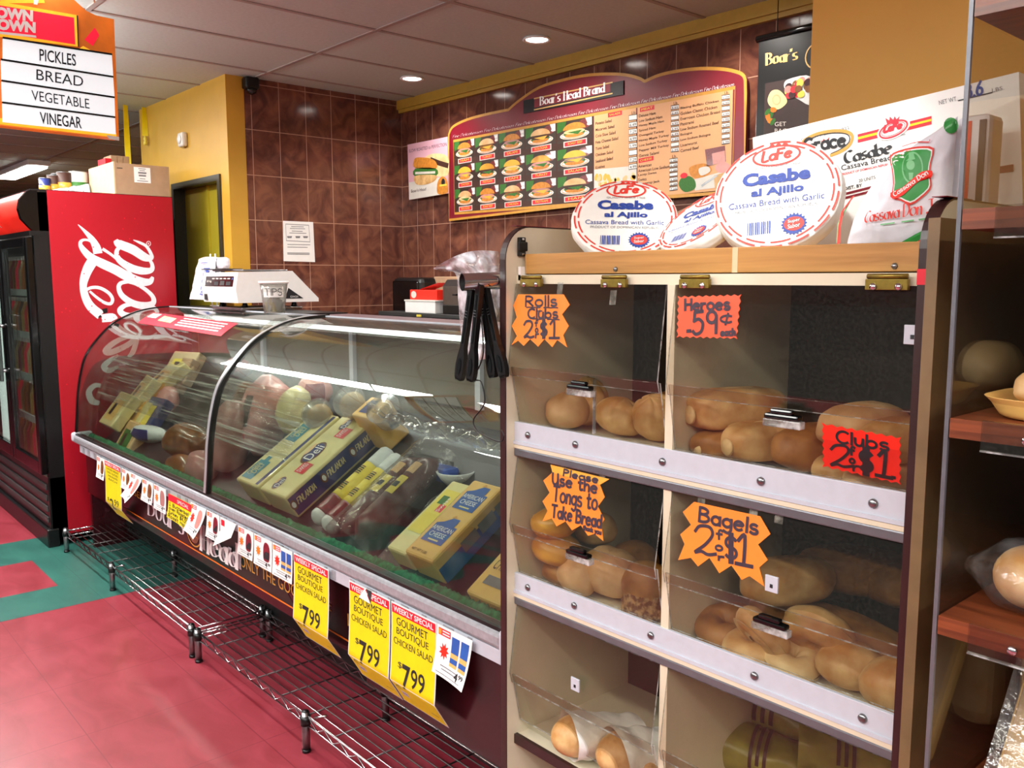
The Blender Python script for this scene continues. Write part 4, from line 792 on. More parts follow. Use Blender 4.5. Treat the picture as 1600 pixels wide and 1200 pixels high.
# ---------------------------------------------------------------- price cards hung on the rail
def sx(px): return atY(px, 690+(px-112)*.467, 1.262).x
ZT = .582
def bendcurl(amp, start, H): return lambda a, b, h: (a, b, h)
def tagpl(x0, curl=0, side=0, W=.1, H=.13, fold=0):
    def bd(a, b, h):
        d = -b; hh = h
        hh += .006+curl*(d/H)**2
        if side: hh += side*max(0, (a/W if side > 0 else 1-a/W))**2*(d/H)
        if fold and d > H*.7: e = d-H*.7; b = -(H*.7+e*.82); hh -= e*.60
        return (a, b, hh)
    return Pl((x0, 1.262, ZT), (1, 0, 0), (0, 0, 1), bd)
def card(x0, x1, H, kind, lab, curl=0, side=0):
    W = x1-x0; p = tagpl(x0, curl, side, W, H); o = MB(); o.rect(p, 0, -H, W, 0, 'paper', 0, 10, 6); o.rect(p, 0, -H, W, 0, 'paper', -.0006, 10, 6)
    def R(a0, b0, a1, b1, mt, h=.0006): o.rect(p, a0*W, -b1*H, a1*W, -b0*H, mt, h, 6, 3)
    R(.05, .05, .4, .2, 'tag_red'); R(.05, .07, .14, .18, 'neon_pale', .001); R(.17, .08, .38, .11, 'white', .001); R(.17, .14, .38, .17, 'white', .001)
    if kind == 'blue':
        for a in (.45, .72): R(a, .12, a+.22, .72, 'american_box', .0008); R(a, .12, a+.22, .45, 'american_blue', .001); R(a, .55, a+.22, .65, 'american_blue', .001)
    else:
        c = {'ham': 'ham', 'brown': 'turkey_brown', 'pink': 'meat_pink', 'dark': 'board_maroon'}[kind]
        q = sm2([(.55, .68), (.53, .35), (.6, .16), (.7, .12), (.82, .17), (.88, .36), (.86, .68), (.7, .74)], 3, True)
        o.poly(p, [(a*W, -b*H) for a, b in q], c, .0009)
        if kind == 'dark': R(.58, .42, .86, .66, 'ink', .0013)
        if kind == 'pink': o.poly(p, ell(.7*W, -.42*H, .06*W, .07*H), 'ink_brown', .0013)
    o.poly(p, star(.25*W, -.5*H, .08*W, .15*W, 9), 'neon_red' if kind in ('pink', 'blue') else 'orange', .0009)
    R(.2, .78, .75, .8, 'ink_grey'); R(.25, .84, .7, .86, 'ink_grey'); R(.1, .93, .85, .945, 'ink_grey')
    o.text(p, '4', (.66*W, -.92*H), (.77*W, -.92*H), (.66*W, -.76*H), 'ink', .001, .03); o.text(p, '99', (.79*W, -.85*H), (.93*W, -.85*H), (.79*W, -.76*H), 'ink', .001, .02)
    tag(o.build('price_card'), lab, 'price card', 'small white price cards on the deli case')
card(sx(153), sx(165), .105, 'brown', 'white price card with brown meat picture, first on the far left of the case', .01)
card(sx(192), sx(206), .09, 'brown', 'white price card half hidden just right of the far yellow price strip', .01)
card(sx(206), sx(224), .10, 'pink', 'white price card curling outward, third from the cooler end', .05, .03)
card(sx(224), sx(241), .095, 'brown', 'white price card with brown meat picture left of the lettering', .012)
card(sx(242), sx(261), .105, 'ham', 'white price card hanging over the letter B', .006)
card(sx(300), sx(324), .106, 'pink', 'white price card just right of the handwritten yellow note', .035, .02)
card(sx(325), sx(345), .10, 'dark', 'white price card with dark meat picture left of the curled card', .01)
card(sx(374), sx(398), .10, 'dark', 'white price card right of the curled card, red brown meat picture', .008)
card(sx(399), sx(427), .105, 'dark', 'white price card with dark meat picture and 4.99, second from the yellow cards', .006)
card(sx(428), sx(459), .107, 'blue', 'white price card with blue cheese boxes left of the yellow cards', .006)
card(sx(686), sx(741), .12, 'blue', 'white price card with blue cheese boxes, rightmost on the deli case', .02, .015)
x0, x1 = sx(346), sx(372); m = MB(); p = tagpl(x0, .01, 0, x1-x0, .13)
m.poly(p, [(0, 0), (x1-x0, 0), (0, -.055)], 'paper', .0); m.rect(p, .01, -.03, .04, -.008, 'tag_red', .001); q = [(p.pt(x1-x0, 0, .002)), p.pt(0, -.055, .002), p.pt(.02, -.10, .035), p.pt(x1-x0+.03, -.035, .035)]; m.add(q, [(0, 1, 2), (0, 2, 3)], 'off_white')
tag(m.build('price_card'), 'white price card folded up so its blank back shows', 'price card', 'small white price cards on the deli case')
def special(x0, x1, H, lab, torn=False, curl=.02, small=False):
    W = x1-x0; p = tagpl(x0, curl, 0, W, H, 1); o = MB()
    o.rect(p, 0, -H, W, 0, 'paper', 0, 20, 4); o.rect(p, .02*W, -.985*H, .98*W, -.02*H, 'tag_yellow', .0006, 20, 4); o.rect(p, 0, -H, W, 0, 'paper', -.0006, 20, 4)
    o.rect(p, .02*W, -.09*H, .98*W, -.012*H, 'tag_red', .001, 2, 4)
    def tx(s, a0, a1, b0, b1, bold=0, mt='ink'): o.text(p, s, (a0*W, -b1*H), (a1*W, -b1*H), (a0*W, -b0*H), mt, .0014, bold)
    tx('WEEKLY SPECIAL', .06, .94, .025, .075, .02, 'white')
    if small:
        for i in range(4): tx(('CHICKEN BREAST', 'DELI SLICED', 'OVEN ROASTED', 'EACH')[i], .12+.04*i, .88-.04*i, .11+.055*i, .14+.055*i)
        tx('$', .14, .24, .60, .66); tx('2', .28, .52, .60, .80, .01); tx('99', .56, .84, .58, .68)
    else:
        tx('GOURMET', .13, .82, .115, .185); tx('BOUTIQUE', .13, .84, .205, .275); tx('CHICKEN SALAD', .07, .93, .3, .36)
        tx('$', .18, .27, .50, .56); tx('7', .28, .46, .50, .735, .02); tx('99', .48, .78, .5, .67, .008)
    tx('C', .10, .2, .73, .77, .02); o.rect(p, .14*W, -.87*H, .30*W, -.80*H, 'logo_white', .001, 2, 2); tx('WIC', .15, .29, .82, .85, .02, 'ink_blue'); o.rect(p, .74*W, -.90*H, .9*W, -.892*H, 'ink_grey', .001)
    if torn: o.poly(p, [(.44*W, 0), (.58*W, 0), (.55*W, -.12*H)], 'ink', .0018); o.add([p.pt(.42*W, -.0, .003), p.pt(.55*W, -.12*H, .003), p.pt(.40*W, -.07*H, .02)], [(0, 1, 2)], 'paper')
    tag(o.build('sale_card'), lab, 'price card', 'yellow sale cards on the deli case')
special(sx(461), sx(516), .305, 'yellow 7.99 chicken salad sale card, leftmost of the three big ones')
special(sx(548), sx(612), .316, 'yellow 7.99 chicken salad sale card with a torn red header, middle of three', True)
special(sx(614), sx(685), .312, 'yellow 7.99 chicken salad sale card nearest the bread bins')
special(sx(165), sx(190), .295, 'narrow yellow sale card near the drinks cooler end of the case', False, .01, True)
x0, x1 = sx(265), sx(302); W = x1-x0; p = tagpl(x0, .03, .02, W, .17); m = MB(); H = .108
m.rect(p, 0, -H, W, -.01, 'tag_yellow', 0, 8, 6); m.rect(p, 0, -H, W, -.01, 'tag_yellow', -.0006, 8, 6); m.rect(p, 0, -.038, W, -.01, 'tag_red', .001, 3, 6); m.text(p, 'SPECIAL', (.4*W, -.032), (.9*W, -.032), (.4*W, -.018), 'white', .0015)
for i, s in enumerate(('1 Butterball', 'oven Roasted', 'turkey $4.00', 'Roast Half')): m.hand(p, s, (.06*W, -.056-.0155*i), (.94*W, -.056-.0155*i), (.06*W, -.044-.0155*i), 'ink', .003, .0015)
tag(m.build('handwritten_note'), 'yellow note with black handwriting and red header among the white price cards', 'price card')

# ---------------------------------------------------------------- low wire racks on the floor
def rack(x0, x1, xm, lab):
    o = thing('wire_rack', lab, 'rack', ((x0+x1)/2, 1.4, 0), 'low wire racks in front of the deli case'); y0, y1, zt = 1.20, 1.485, .118
    m = MB(); n = 10
    for i in range(n):
        y = y0+(y1-y0)*i/(n-1); m.tube([(x0, y, zt), (x1, y, zt)], .0022, 'chrome' if i < 2 else 'dull_wire', 6)
    k = int((x1-x0)/.16)
    for i in range(k+1): x = x0+(x1-x0)*i/k; m.tube([(x, y0, zt-.004), (x, y1, zt-.004)], .0025, 'dull_wire', 6)
    m.build('wire_deck', o)
    for y in (y0, y1):
        m = MB(); m.tube([(x0, y, zt-.004), (x1, y, zt-.004)], .003, 'chrome', 6); m.tube([(x0, y, zt-.032), (x1, y, zt-.032)], .003, 'chrome', 6)
        c = int((x1-x0)/.045); pts = [(x0+(x1-x0)*i/c, y, zt-.006 if i % 2 else zt-.030) for i in range(c+1)]; m.tube(pts, .0022, 'chrome', 5); m.build('truss', o)
    for x in (x0, x1): m = MB(); m.tube([(x, y0, zt-.004), (x, y1, zt-.004)], .003, 'chrome', 6); m.tube([(x, y0, zt-.032), (x, y1, zt-.032)], .003, 'chrome', 6); m.build('end_rail', o)
    for x in (x0+.01, xm, x1-.01):
        for y in (y0-.004, y1): m = MB(); m.tube([(x, y, 0), (x, y, zt+.012)], .0125, 'steel', 14); m.tube([(x, y, zt+.010), (x, y, zt+.016)], .009, 'black', 12); m.tube([(x, y, 0), (x, y, .01)], .014, 'black', 12); m.tube([(x, y, zt-.03), (x, y, zt)], .016, 'black', 12); m.build('post', o)
    m = MB()
    for x in (x0+.04, xm+.04): m.tube([(x, y0+.005, zt+.004), (x+.03, y0+.03, zt+.014)], .004, 'chrome', 6)
    m.build('clip', o)
rack(-4.97, -3.215, -4.19, 'low chrome wire floor rack at the drinks cooler end of the deli case'); rack(-3.175, -1.475, -2.32, 'low chrome wire floor rack nearest the bread bins')
# ---------------------------------------------------------------- on top of the case
t = thing('deli_scale', 'white electronic deli scale with sloped top standing on the deli case', 'scale', (-4.15, 1.97, 1.298))
m = MB(); xa, xb = -4.36, -3.955
prof = [(1.76, 1.335), (1.75, 1.40), (1.765, 1.480), (2.045, 1.487), (2.185, 1.352), (2.185, 1.335)]
m.add([(x, y, z) for x in (xa, xb) for y, z in prof], [tuple(range(5, -1, -1)), tuple(range(6, 12))]+[(i, i+6, (i+1) % 6+6, (i+1) % 6)[::-1] for i in range(6)], 'white'); m.build('housing', t)
fp = Pl((0, 1.7515, 0), (1, 0, 0), (0, (1.765-1.40)*0+.18, 1)); m = MB(); pd = Pl((0, 1.75, 1.40), (1, 0, 0), (0, .015, .08))
m.rect(pd, xa+.04, .012, xb-.035, .062, 'black_gloss', .0015); m.rect(pd, xa+.15, .018, xa+.2, .036, 'ink', .002); m.rect(pd, xa+.22, .018, xa+.27, .04, 'dark_grey', .002); m.rect(pd, xa+.29, .018, xa+.34, .036, 'ink', .002); m.rect(pd, xb-.055, .045, xb-.045, .055, 'american_blue', .002)
for i in range(5): m.rect(pd, xa+.12+.045*i, .048, xa+.15+.045*i, .053, 'off_white', .002)
m.text(pd, '20 kg', (xa+.055, .03), (xa+.115, .03), (xa+.055, .043), 'off_white', .002); m.build('display', t)
m = MB(); m.rect(Pl((0, 1.757, 1.345), (1, 0, 0), (0, 0, 1)), xa+.02, 0, xa+.06, .035, 'ink', .003); m.build('switch', t); m = MB(); ps = Pl((xb, 0, 0), (0, 1, 0), (0, 0, 1)); m.poly(ps, [(2.02, 1.405), (2.10, 1.352), (2.0, 1.352)], 'ink', .001); m.text(ps, 'DIGI', (2.03, 1.357), (2.07, 1.357), (2.03, 1.366), 'white', .0015); m.build('rating_plate', t)
m = MB(); m.box(xa+.02, xb-.02, 1.80, 2.03, 1.487, 1.494, 'steel', .002); m.box(xa-.01, xa+.25, 1.755, 1.86, 1.494, 1.499, 'dark_grey', .002); m.build('platter', t)
m = MB(); m.box(xa+.05, xb-.01, 1.78, 2.1, 1.298, 1.312, 'steel', .003); m.build('base_tray', t)
for x in (xa+.08, xb-.06):
    for y in (1.82, 2.08): m = MB(); m.tube([(x, y, 1.312), (x, y, 1.336)], [.016, .01], 'black', 12); m.build('foot', t)
# stack of shopping bags
t = thing('bag_stack', 'stack of white plastic shopping bags with blue print on a small wire stand', 'bags', (-4.6, 1.95, 1.2925))
xm_ = -4.76; m = MB()
m.surf(lambda u, v: (xm_-.125-.03*(1-v)+(.25+.05*(1-v))*u, 1.90+.05*v+.006*noise.noise(V((u*5, v*6, 0)))-.0, 1.335+.235*v-.012*(2*u-1)**2*v), 14, 14, 'bag_white')
m.surf(lambda u, v: (xm_-.125-.03*(1-v)+(.25+.05*(1-v))*u, 1.945+.035*v, 1.335+.235*v-.012*(2*u-1)**2*v), 14, 14, 'bag_white')
m.surf(lambda u, v: (xm_-.12+.25*u, 1.95+.035*v*1.0, 1.558+.006*math.sin(3*u)), 8, 4, 'bag_white'); m.box(xm_+.10, xm_+.2, 1.95, 2.0, 1.5, 1.565, 'bag_white', .02); m.build('bags', t)
bp = Pl((0, 1.8955, 1.335), (1, 0, 0), (0, .05, .235)); m = MB()
for i in range(4):
    b0 = .03+.038*i
    m.stroke(bp, [(xm_+.0, b0), (xm_+.085, b0), (xm_+.085, b0+.03), (xm_+.0, b0+.03)], .006, 'ink_blue', .004, closed=True); m.poly(bp, ell(xm_+.04+.01*(i % 2), b0+.015, .02, .01), 'ink_blue', .004); m.stroke(bp, [(xm_+.01, b0+.005), (xm_+.03, b0+.026)], .006, 'ink_blue', .004)
m.stroke(bp, [(xm_-.05, .205), (xm_+.04, .207)], .004, 'ink_blue', .004); m.build('printed_mark', t)
m = MB()
for x in (xm_+.02, xm_+.085): m.tube([(x, 1.96, 1.2985), (x, 1.955, 1.34), (x, 1.96, 1.585)], .004, 'white', 8)
m.tube([(xm_-.01, 1.96, 1.30), (xm_+.15, 1.96, 1.30)], .004, 'white', 8); m.build('wire_stand', t)
# tip cup
cx, cy, cz = -3.46, 1.70, 1.302; t = thing('tip_cup', 'clear plastic tip cup with a handwritten paper band on the glass case', 'cup', (cx, cy, cz)); TT = Matrix.Translation((cx, cy, cz))
m = MB(); m.lathe([(0, .001), (.043, .001), (.058, .128), (.056, .128), (.041, .004), (0, .004)], 'cup_clear', 32, TT); m.build('cup_wall', t)
m = MB(); m.lathe([(.058, .126), (.063, .128), (.063, .137), (.057, .136)], 'white', 32, TT); m.build('rim', t)
a0 = math.atan2(-cy, -cx); cyl = Pl((0, 0, 0), (1, 0, 0), (0, 1, 0)); m = MB()
class CPl(Pl):
    def pt(s, a, b, h=0): r = .0525+.06*(b-.09)+.001+h; an = a0+a/.055; return V((cx+r*math.cos(an), cy+r*math.sin(an), cz+b))
cp = CPl((0, 0, 0), (1, 0, 0), (0, 1, 0)); m.rect(cp, -.05, .07, .045, .112, 'paper', 0, 4, 12); m.hand(cp, 'TIPS', (-.04, .078), (.035, .078), (-.04, .106), 'ink', .0028, .0012); m.build('paper_band', t)
m = MB(); random.seed(4)
for i in range(6): m.box(-.03, .03, -.004, .004, .01, .05+.01*i % .03, 'cheese_pale' if i % 2 else 'casing', 0, TT @ Matrix.Rotation(i*1.1, 4, 'Z') @ Matrix.Translation((0, .012, 0)) @ Matrix.Rotation(.3*(i % 3-1), 4, 'X'))
m.build('banknotes', t)

# ---------------------------------------------------------------- behind the counter
t = thing('prep_table', 'dark stand behind the deli counter carrying boxes and a toaster', 'table', (-4.05, 3.0, 0))
m = MB(); m.box(-4.40, -3.55, 2.82, 3.2, 1.235, 1.258, 'dark_grey', .003); m.build('table_top', t)
for x in (-4.38, -3.57):
    for y in (2.84, 3.18): m = MB(); m.box(x-.012, x+.012, y-.012, y+.012, 0, 1.235, 'steel'); m.build('leg', t)
m = MB(); m.box(-4.0, -3.96, 2.815, 2.82, 1.238, 1.25, 'sticker_yellow'); m.build('price_sticker', t)
ZB = 1.2585
def bx(name, lab, cat, px0, px1, zt, y0, y1, mt, z0=ZB): 
    a = atY(px0, 460, y0).x; c = atY(px1, 460, y0).x; m = MB(); m.box(a, c, y0, y1, z0, zt, mt, .006); return tag(m.build(name), lab, cat)
a = atY(612, 460, 2.95).x; m = MB(); m.box(a, a+.30, 2.95, 3.18, 1.22, 1.455, 'black', .03); m.box(a+.02, a+.28, 2.945, 2.955, 1.24, 1.435, 'black_gloss', .01)
t = tag(m.build('plastic_bin'), 'dark plastic bin standing on end against the tiles behind the counter', 'bin')
m = MB(); m.box(-4.9+.2, -4.405, 2.9, 3.2, 0, 1.218, 'dark_grey'); tag(m.build('back_cabinet'), 'low dark cabinet under the plastic bin in the corner', 'cabinet')
a = atY(633, 475, 2.84).x; c = atY(668, 475, 2.84).x
t = thing('flat_box', 'flat white box under the red box behind the counter', 'box', (a, 2.9, ZB)); m = MB(); m.box(a, c+.07, 2.84, 3.05, ZB, ZB+.062, 'white', .002); m.build('carton', t); m = MB(); m.box(a-.004, c+.075, 2.836, 3.054, ZB+.062, ZB+.072, 'off_white', .002); m.build('lid', t)
z = ZB+.0725; t = thing('red_box', 'small open red box with a round white label behind the counter', 'box', (a+.1, 2.9, z)); m = MB(); m.box(a+.02, c+.06, 2.86, 3.0, z, z+.055, 'neon_red', .002); m.build('carton', t)
m = MB(); m.poly(Pl((0, 2.859, 0), (1, 0, 0), (0, 0, 1)), ell(a+.06, z+.028, .026, .02), 'off_white', .0008); m.build('round_label', t); m = MB(); m.add([(a+.09, 2.87, z+.055), (c+.06, 2.87, z+.095), (c+.06, 2.98, z+.095), (a+.09, 2.98, z+.055)], [(0, 1, 2, 3)], 'paper'); m.build('lid_flap', t)
a = atY(690, 470, 2.84).x; t = thing('toaster', 'brushed steel toaster on the stand behind the counter', 'toaster', (a+.1, 2.95, ZB)); m = MB()
m.add([(x, y, zz) for x in (a, a+.26) for y, zz in [(2.85, ZB+.05), (2.85, ZB+.15), (2.88, ZB+.185), (3.0, ZB+.185), (3.03, ZB+.15), (3.03, ZB+.05)]], [tuple(range(5, -1, -1)), tuple(range(6, 12))]+[(i, i+6, (i+1) % 6+6, (i+1) % 6)[::-1] for i in range(6)], 'steel'); m.build('body', t)
m = MB(); m.box(a-.002, a+.262, 2.847, 3.032, ZB, ZB+.05, 'black', .004); m.build('base', t); m = MB(); m.box(a+.1, a+.13, 2.835, 2.85, ZB+.1, ZB+.11, 'black', .002); m.build('lever', t)
bx('cardboard_box', 'brown cardboard box behind the toaster against the menu wall', 'box', 678, 742, 1.46, 3.06, 3.19, 'card')
a = XA+.02; t = thing('cardboard_box', 'wide flat brown cardboard box low along the side tile wall', 'box', (-4.4, 2.45, 0)); m = MB(); m.box(a, -3.98, 2.36, 2.62, 1.08, 1.232, 'card', .003); m.build('carton', t); m = MB(); m.box(-4.25, -4.13, 2.359, 2.36, 1.17, 1.2, 'card_light'); m.build('printed_label', t)
m = MB(); m.box(a, -3.9, 2.34, 2.66, 0, 1.079, 'dark_grey'); tag(m.build('side_counter'), 'dark counter under the flat cardboard box by the side wall', 'counter')
m = MB(); m.box(-3.93, -3.70, 2.36, 2.6, 1.11, 1.226, 'blue_tape', .004); m.box(-3.935, -3.80, 2.355, 2.36, 1.14, 1.2, 'paper'); tag(m.build('blue_box'), 'blue and white box edge beside the flat cardboard box', 'box'); m = MB(); m.box(-3.895, -3.7, 2.37, 2.6, 0, 1.109, 'dark_grey'); tag(m.build('stool'), 'dark stand under the blue box', 'stand')
# notice on the side wall
pw = Pl((XA+.001, 0, 0), (0, 1, 0), (0, 0, 1)); m = MB(); q = pw.tr([(443, 408), (492, 409.5), (489, 347), (442, 345)]); m.poly(pw, q, 'paper', .002, .002)
q2 = pw.tr([(447, 376), (484, 378), (482, 352), (446, 350)]); m.stroke(pw, q2, .004, 'ink_grey', .003, closed=True)
for i, (yy, x0, x1) in enumerate(((354, 455, 474), (357, 453, 476), (361, 456, 472), (364, 452, 478), (382, 449, 484), (386, 449, 480), (395, 449, 483), (397, 449, 483))): m.stroke(pw, pw.tr([(x0, yy), (x1, yy+.6)]), .0035, 'ink_grey', .003)
for xx in (452, 465, 477): m.poly(pw, pw.tr([(xx-4, 369), (xx+4, 369), (xx+3, 372), (xx-3, 372)]), 'ink_grey', .003)
tag(m.build('paper_notice'), 'white printed certificate sheet taped to the brown side tile wall', 'notice')

# ---------------------------------------------------------------- menu wall graphics
YM = YB-.035; pm = Pl((0, YM, 0), (1, 0, 0), (0, 0, 1)); TM = lambda p: pm.tr(p)
Z2 = lambda p: pm.tr(p, 3.2, 680, 90)
t = thing('menu_board', 'wide maroon arched menu board with sandwich pictures and price lists', 'menu board', (-3.2, YM, 1.82))
edge = Z2([(70, 812)])+Z2([(68, 385)])+[(q[0], q[1]) for q in sm2(Z2([(70, 380), (90, 345), (160, 310), (250, 285), (360, 262)]), 4)]+sm2(Z2([(365, 262), (420, 215), (520, 150), (640, 112), (760, 88), (880, 82), (960, 88), (1020, 104), (1045, 118)]), 4)+sm2(Z2([(1050, 118), (1120, 88), (1220, 66), (1330, 55), (1440, 58), (1510, 72), (1540, 88), (1550, 110)]), 4)+Z2([(1552, 180), (1545, 640)])
m = MB(); m.poly(pm, edge, 'board_maroon', 0, .025); m.stroke(pm, edge, .014, 'gold', .0008, closed=True)
for i in range(9):
    f = i/9; A = V((88+f*1415, 402-f*262)); B = V((88+(f+.105)*1415, 402-(f+.105)*262)); up = V((0, -13-f*5)); q = Z2([tuple(A), tuple(B), tuple(A+up)])
    m.hand(pm, 'Fine Delicatessen', *q, 'logo_white', .0022, .001, (1, .3), .3, gap=.12)
m.build('frame', t)
inner = Z2([(92, 418), (1500, 150), (1485, 672), (98, 780)]); m = MB(); m.stroke(pm, inner, .014, 'gold', .0015, closed=True); m.build('inner_trim', t)
m = MB(); m.poly(pm, Z2([(445, 215), (945, 115), (945, 185), (445, 280)]), 'ink', .006, .006); m.poly(pm, Z2([(500, 208), (880, 130), (880, 172), (500, 252)]), 'board_maroon', .0065)
for q in ([(500, 206), (890, 125)], [(500, 262), (890, 180)]): m.stroke(pm, Z2(q), .006, 'gold_pale', .007)
A, B, C = Z2([(528, 240), (855, 172), (528, 198)]); m.hand(pm, "Boar's Head Brand", A, B, C, 'white', .0105, .0075, (1, .1), serif=.13, gap=.24); m.build('title_plaque', t)
# sandwich panel
m = MB(); m.poly(pm, Z2([(92, 418), (792, 285), (795, 718), (98, 780)]), 'ink_brown', .0012)
def Lp(q, u, v): a, b, c, d = [V(p) for p in q]; return (a*(1-u)+b*u)*(1-v)+(d*(1-u)+c*u)*v
quad = Z2([(94, 420), (790, 290), (793, 716), (100, 776)])
ub = [0, .175, .362, .555, .77, 1.0]; buns = ['bun', 'cheese', 'crust_tan', 'crust_egg']; fills = ['meat_pink', 'turkey_brown', 'ham', 'ink_brown', 'crust_pale']
for r_ in range(3):
    for c_ in range(5):
        u0, u1 = ub[c_], ub[c_+1]; v0, v1 = r_/3, (r_+1)/3
        def L(u, v): return tuple(Lp(quad, u0+(u1-u0)*u, v0+(v1-v0)*v))
        def E(cu, cv, ru, rv, n=18): return [L(cu+ru*math.cos(6.2832*k/n), cv+rv*math.sin(6.2832*k/n)) for k in range(n)]
        h = .0018; m.poly(pm, [L(.02, .03), L(.97, .03), L(.97, .66), L(.02, .66)], 'dark_wood', h)
        m.poly(pm, [L(.02, .03), L(.28, .03), L(.22, .34), L(.02, .42)], 'leaf', h+.0003); m.poly(pm, E(.78, .22, .18, .17), 'salami', h+.0003); m.poly(pm, [L(.80, .03), L(.97, .03), L(.97, .3), L(.88, .3)], 'casing', h+.0004)
        for k in range(2): m.poly(pm, E(.9, .12+.14*k, .06, .05, 10), 'white', h+.0008)
        m.poly(pm, E(.5, .56, .40, .15), 'white', h+.0006); m.stroke(pm, E(.5, .56, .36, .12), .004, 'bun', h+.0008, closed=True)
        m.poly(pm, E(.5, .50, .30, .12), 'leaf', h+.0010); m.poly(pm, E(.5, .57, .27, .08), 'bun', h+.0011); m.poly(pm, E(.5, .44, .29, .09), fills[(c_+r_*2) % 5], h+.0013); m.poly(pm, [L(.3, .44), L(.72, .42), L(.6, .56)], 'cheese' if (c_+r_) % 2 else 'leaf', h+.0015)
        m.poly(pm, [L(.5+.31*math.cos(a), .36-.24*math.sin(a)) for a in [math.pi*k/12 for k in range(13)]]+[L(.2, .40), L(.8, .40)][:0], buns[(c_*2+r_) % 4], h+.0017)
        m.poly(pm, [L(.02, .70), L(.97, .68), L(.97, .76), L(.02, .80)], 'dark_wood', h); m.poly(pm, [L(.20, .76), L(.84, .74), L(.84, .96), L(.20, .97)], 'off_white', h+.0005); m.poly(pm, [L(.23, .79), L(.81, .77), L(.81, .93), L(.23, .94)], 'tag_red', h+.0008)
        m.text(pm, ('HAM', 'TURKEY', 'SALAMI', 'BOLOGNA', 'ROAST BEEF', 'CHICKEN', 'PASTRAMI')[(c_+r_*5) % 7], L(.32, .90), L(.72, .89), L(.32, .81), 'sticker_yellow', h+.0011)
m.build('sandwich_panel', t)
m = MB(); m.poly(pm, Z2([(795, 285), (1005, 246), (1008, 560), (795, 560)]), 'peach', .0012); m.poly(pm, Z2([(1012, 244), (1490, 155), (1478, 660), (1012, 700)]), 'peach', .0012); m.poly(pm, Z2([(795, 560), (1008, 540), (1008, 700), (795, 718)]), 'off_white', .0013)
def lines(items, x, y, dy, wd, slope=-.19, hgt=15):
    for i, s in enumerate(items):
        yy = y+dy*i; w_ = wd*len(s)/18; A, B, C = Z2([(x, yy), (x+w_, yy+slope*w_), (x, yy-hgt)]); m.text(pm, s, A, B, C, 'ink_brown', .002, .008)
lines(['Potato Salad', 'Macaroni Salad', 'Cole Slaw Salad', 'Feta Cheese Salad', 'Tuna Salad', 'Chicken Salad', 'Seafood Salad', 'Knishes'], 803, 338, 31.5, 120, -.2)
lines(['Deluxe Ham', 'Low Sodium Ham', 'Honey Maple Ham', 'Spiced Ham', 'Ovengold Turkey', 'Honey Maple Turkey', 'Low Sodium Turkey', 'Pepper Mill Turkey', 'Genoa Salami'], 1020, 300, 25, 150, -.19)
lines(['American', 'American Low Sodium', 'Lacey Swiss', 'Swiss', 'Monterey Jack'], 1016, 552, 22.5, 150, -.15)
lines(['Blazing Buffalo Chicken', 'Golden Classic Chicken', 'Everroast Chicken Breast', 'Pastrami', 'Low Sodium Roasted Beef', 'Bologna', 'Low Sodium Bologna', 'Liverwurst', 'Corned Beef'], 1228, 262, 26.5, 150, -.19)
for s, x, y, w_ in (('SALADS', 865, 300, 70), ('MEAT', 1025, 273, 72), ('CHEESE', 1018, 528, 75)): m.poly(pm, Z2([(x, y), (x+w_, y-.2*w_), (x+w_, y-.2*w_-22), (x, y-22)]), 'tag_red', .0018); m.text(pm, s, *Z2([(x+8, y-7), (x+w_-8, y-.2*w_-5), (x+8, y-17)]), 'sticker_yellow', .0024)
for x0_, y0_, n_, st in ((970, 290, 8, 35), (1180, 242, 9, 26.5), (1173, 508, 7, 23.5), (1434, 190, 9, 28)):
    for i in range(n_):
        yy = y0_+st*i; m.poly(pm, Z2([(x0_, yy), (x0_+40, yy-6), (x0_+40, yy+st*.72-6), (x0_, yy+st*.72)]), 'white', .002); m.stroke(pm, Z2([(x0_, yy), (x0_+40, yy-6), (x0_+40, yy+st*.72-6), (x0_, yy+st*.72)]), .003, 'ink', .0024, closed=True)
        if (i*7+n_) % 5 != 3: m.text(pm, ('5.99', '6.49', '7.29', '4.99')[i % 4], *Z2([(x0_+5, yy+st*.6), (x0_+36, yy+st*.6-5), (x0_+5, yy+6)]), 'ink', .0028)
    m.text(pm, 'Lb.', *Z2([(x0_+14, y0_-6), (x0_+36, y0_-10), (x0_+14, y0_-20)]), 'ink_brown', .0024)
m.build('price_list', t)
m = MB()
for i in range(34):
    random.seed(i); m.poly(pm, ell(*Z2([(random.uniform(805, 1000), random.uniform(590, 660))])[0], .018, .012, 10, random.random()*3), ('cheese_pale', 'cheese', 'crust_pale')[i % 3], .0022+.0001*(i % 7))
m.poly(pm, Z2([(1350, 460), (1450, 440), (1455, 520), (1360, 545)]), 'salami', .002); m.poly(pm, Z2([(1385, 480), (1450, 465), (1452, 522), (1390, 535)]), 'meat_pink', .0024); m.poly(pm, sm2(Z2([(1270, 560), (1290, 540), (1350, 530), (1385, 560), (1350, 595), (1290, 600)]), 4, True), 'bun', .002); m.poly(pm, sm2(Z2([(1320, 555), (1365, 545), (1375, 570), (1330, 590)]), 4, True), 'off_white', .0024); m.poly(pm, sm2(Z2([(1400, 545), (1440, 520), (1475, 540), (1470, 570), (1420, 575)]), 4, True), 'meat_pink', .002)
m.poly(pm, sm2(Z2([(1220, 640), (1230, 605), (1270, 592), (1300, 615), (1300, 655), (1250, 672)]), 4, True), 'leaf', .0022); m.poly(pm, Z2([(1295, 610), (1470, 560), (1478, 640), (1300, 665)]), 'off_white', .0018); m.poly(pm, Z2([(1395, 590), (1470, 568), (1472, 630), (1400, 652)]), 'crust_tan', .0024); m.stroke(pm, Z2([(1335, 640), (1410, 590)]), .008, 'steel', .0026); m.poly(pm, ell(*Z2([(1245, 590)])[0], .02, .012), 'tag_red', .0024)
m.build('food_picture', t)
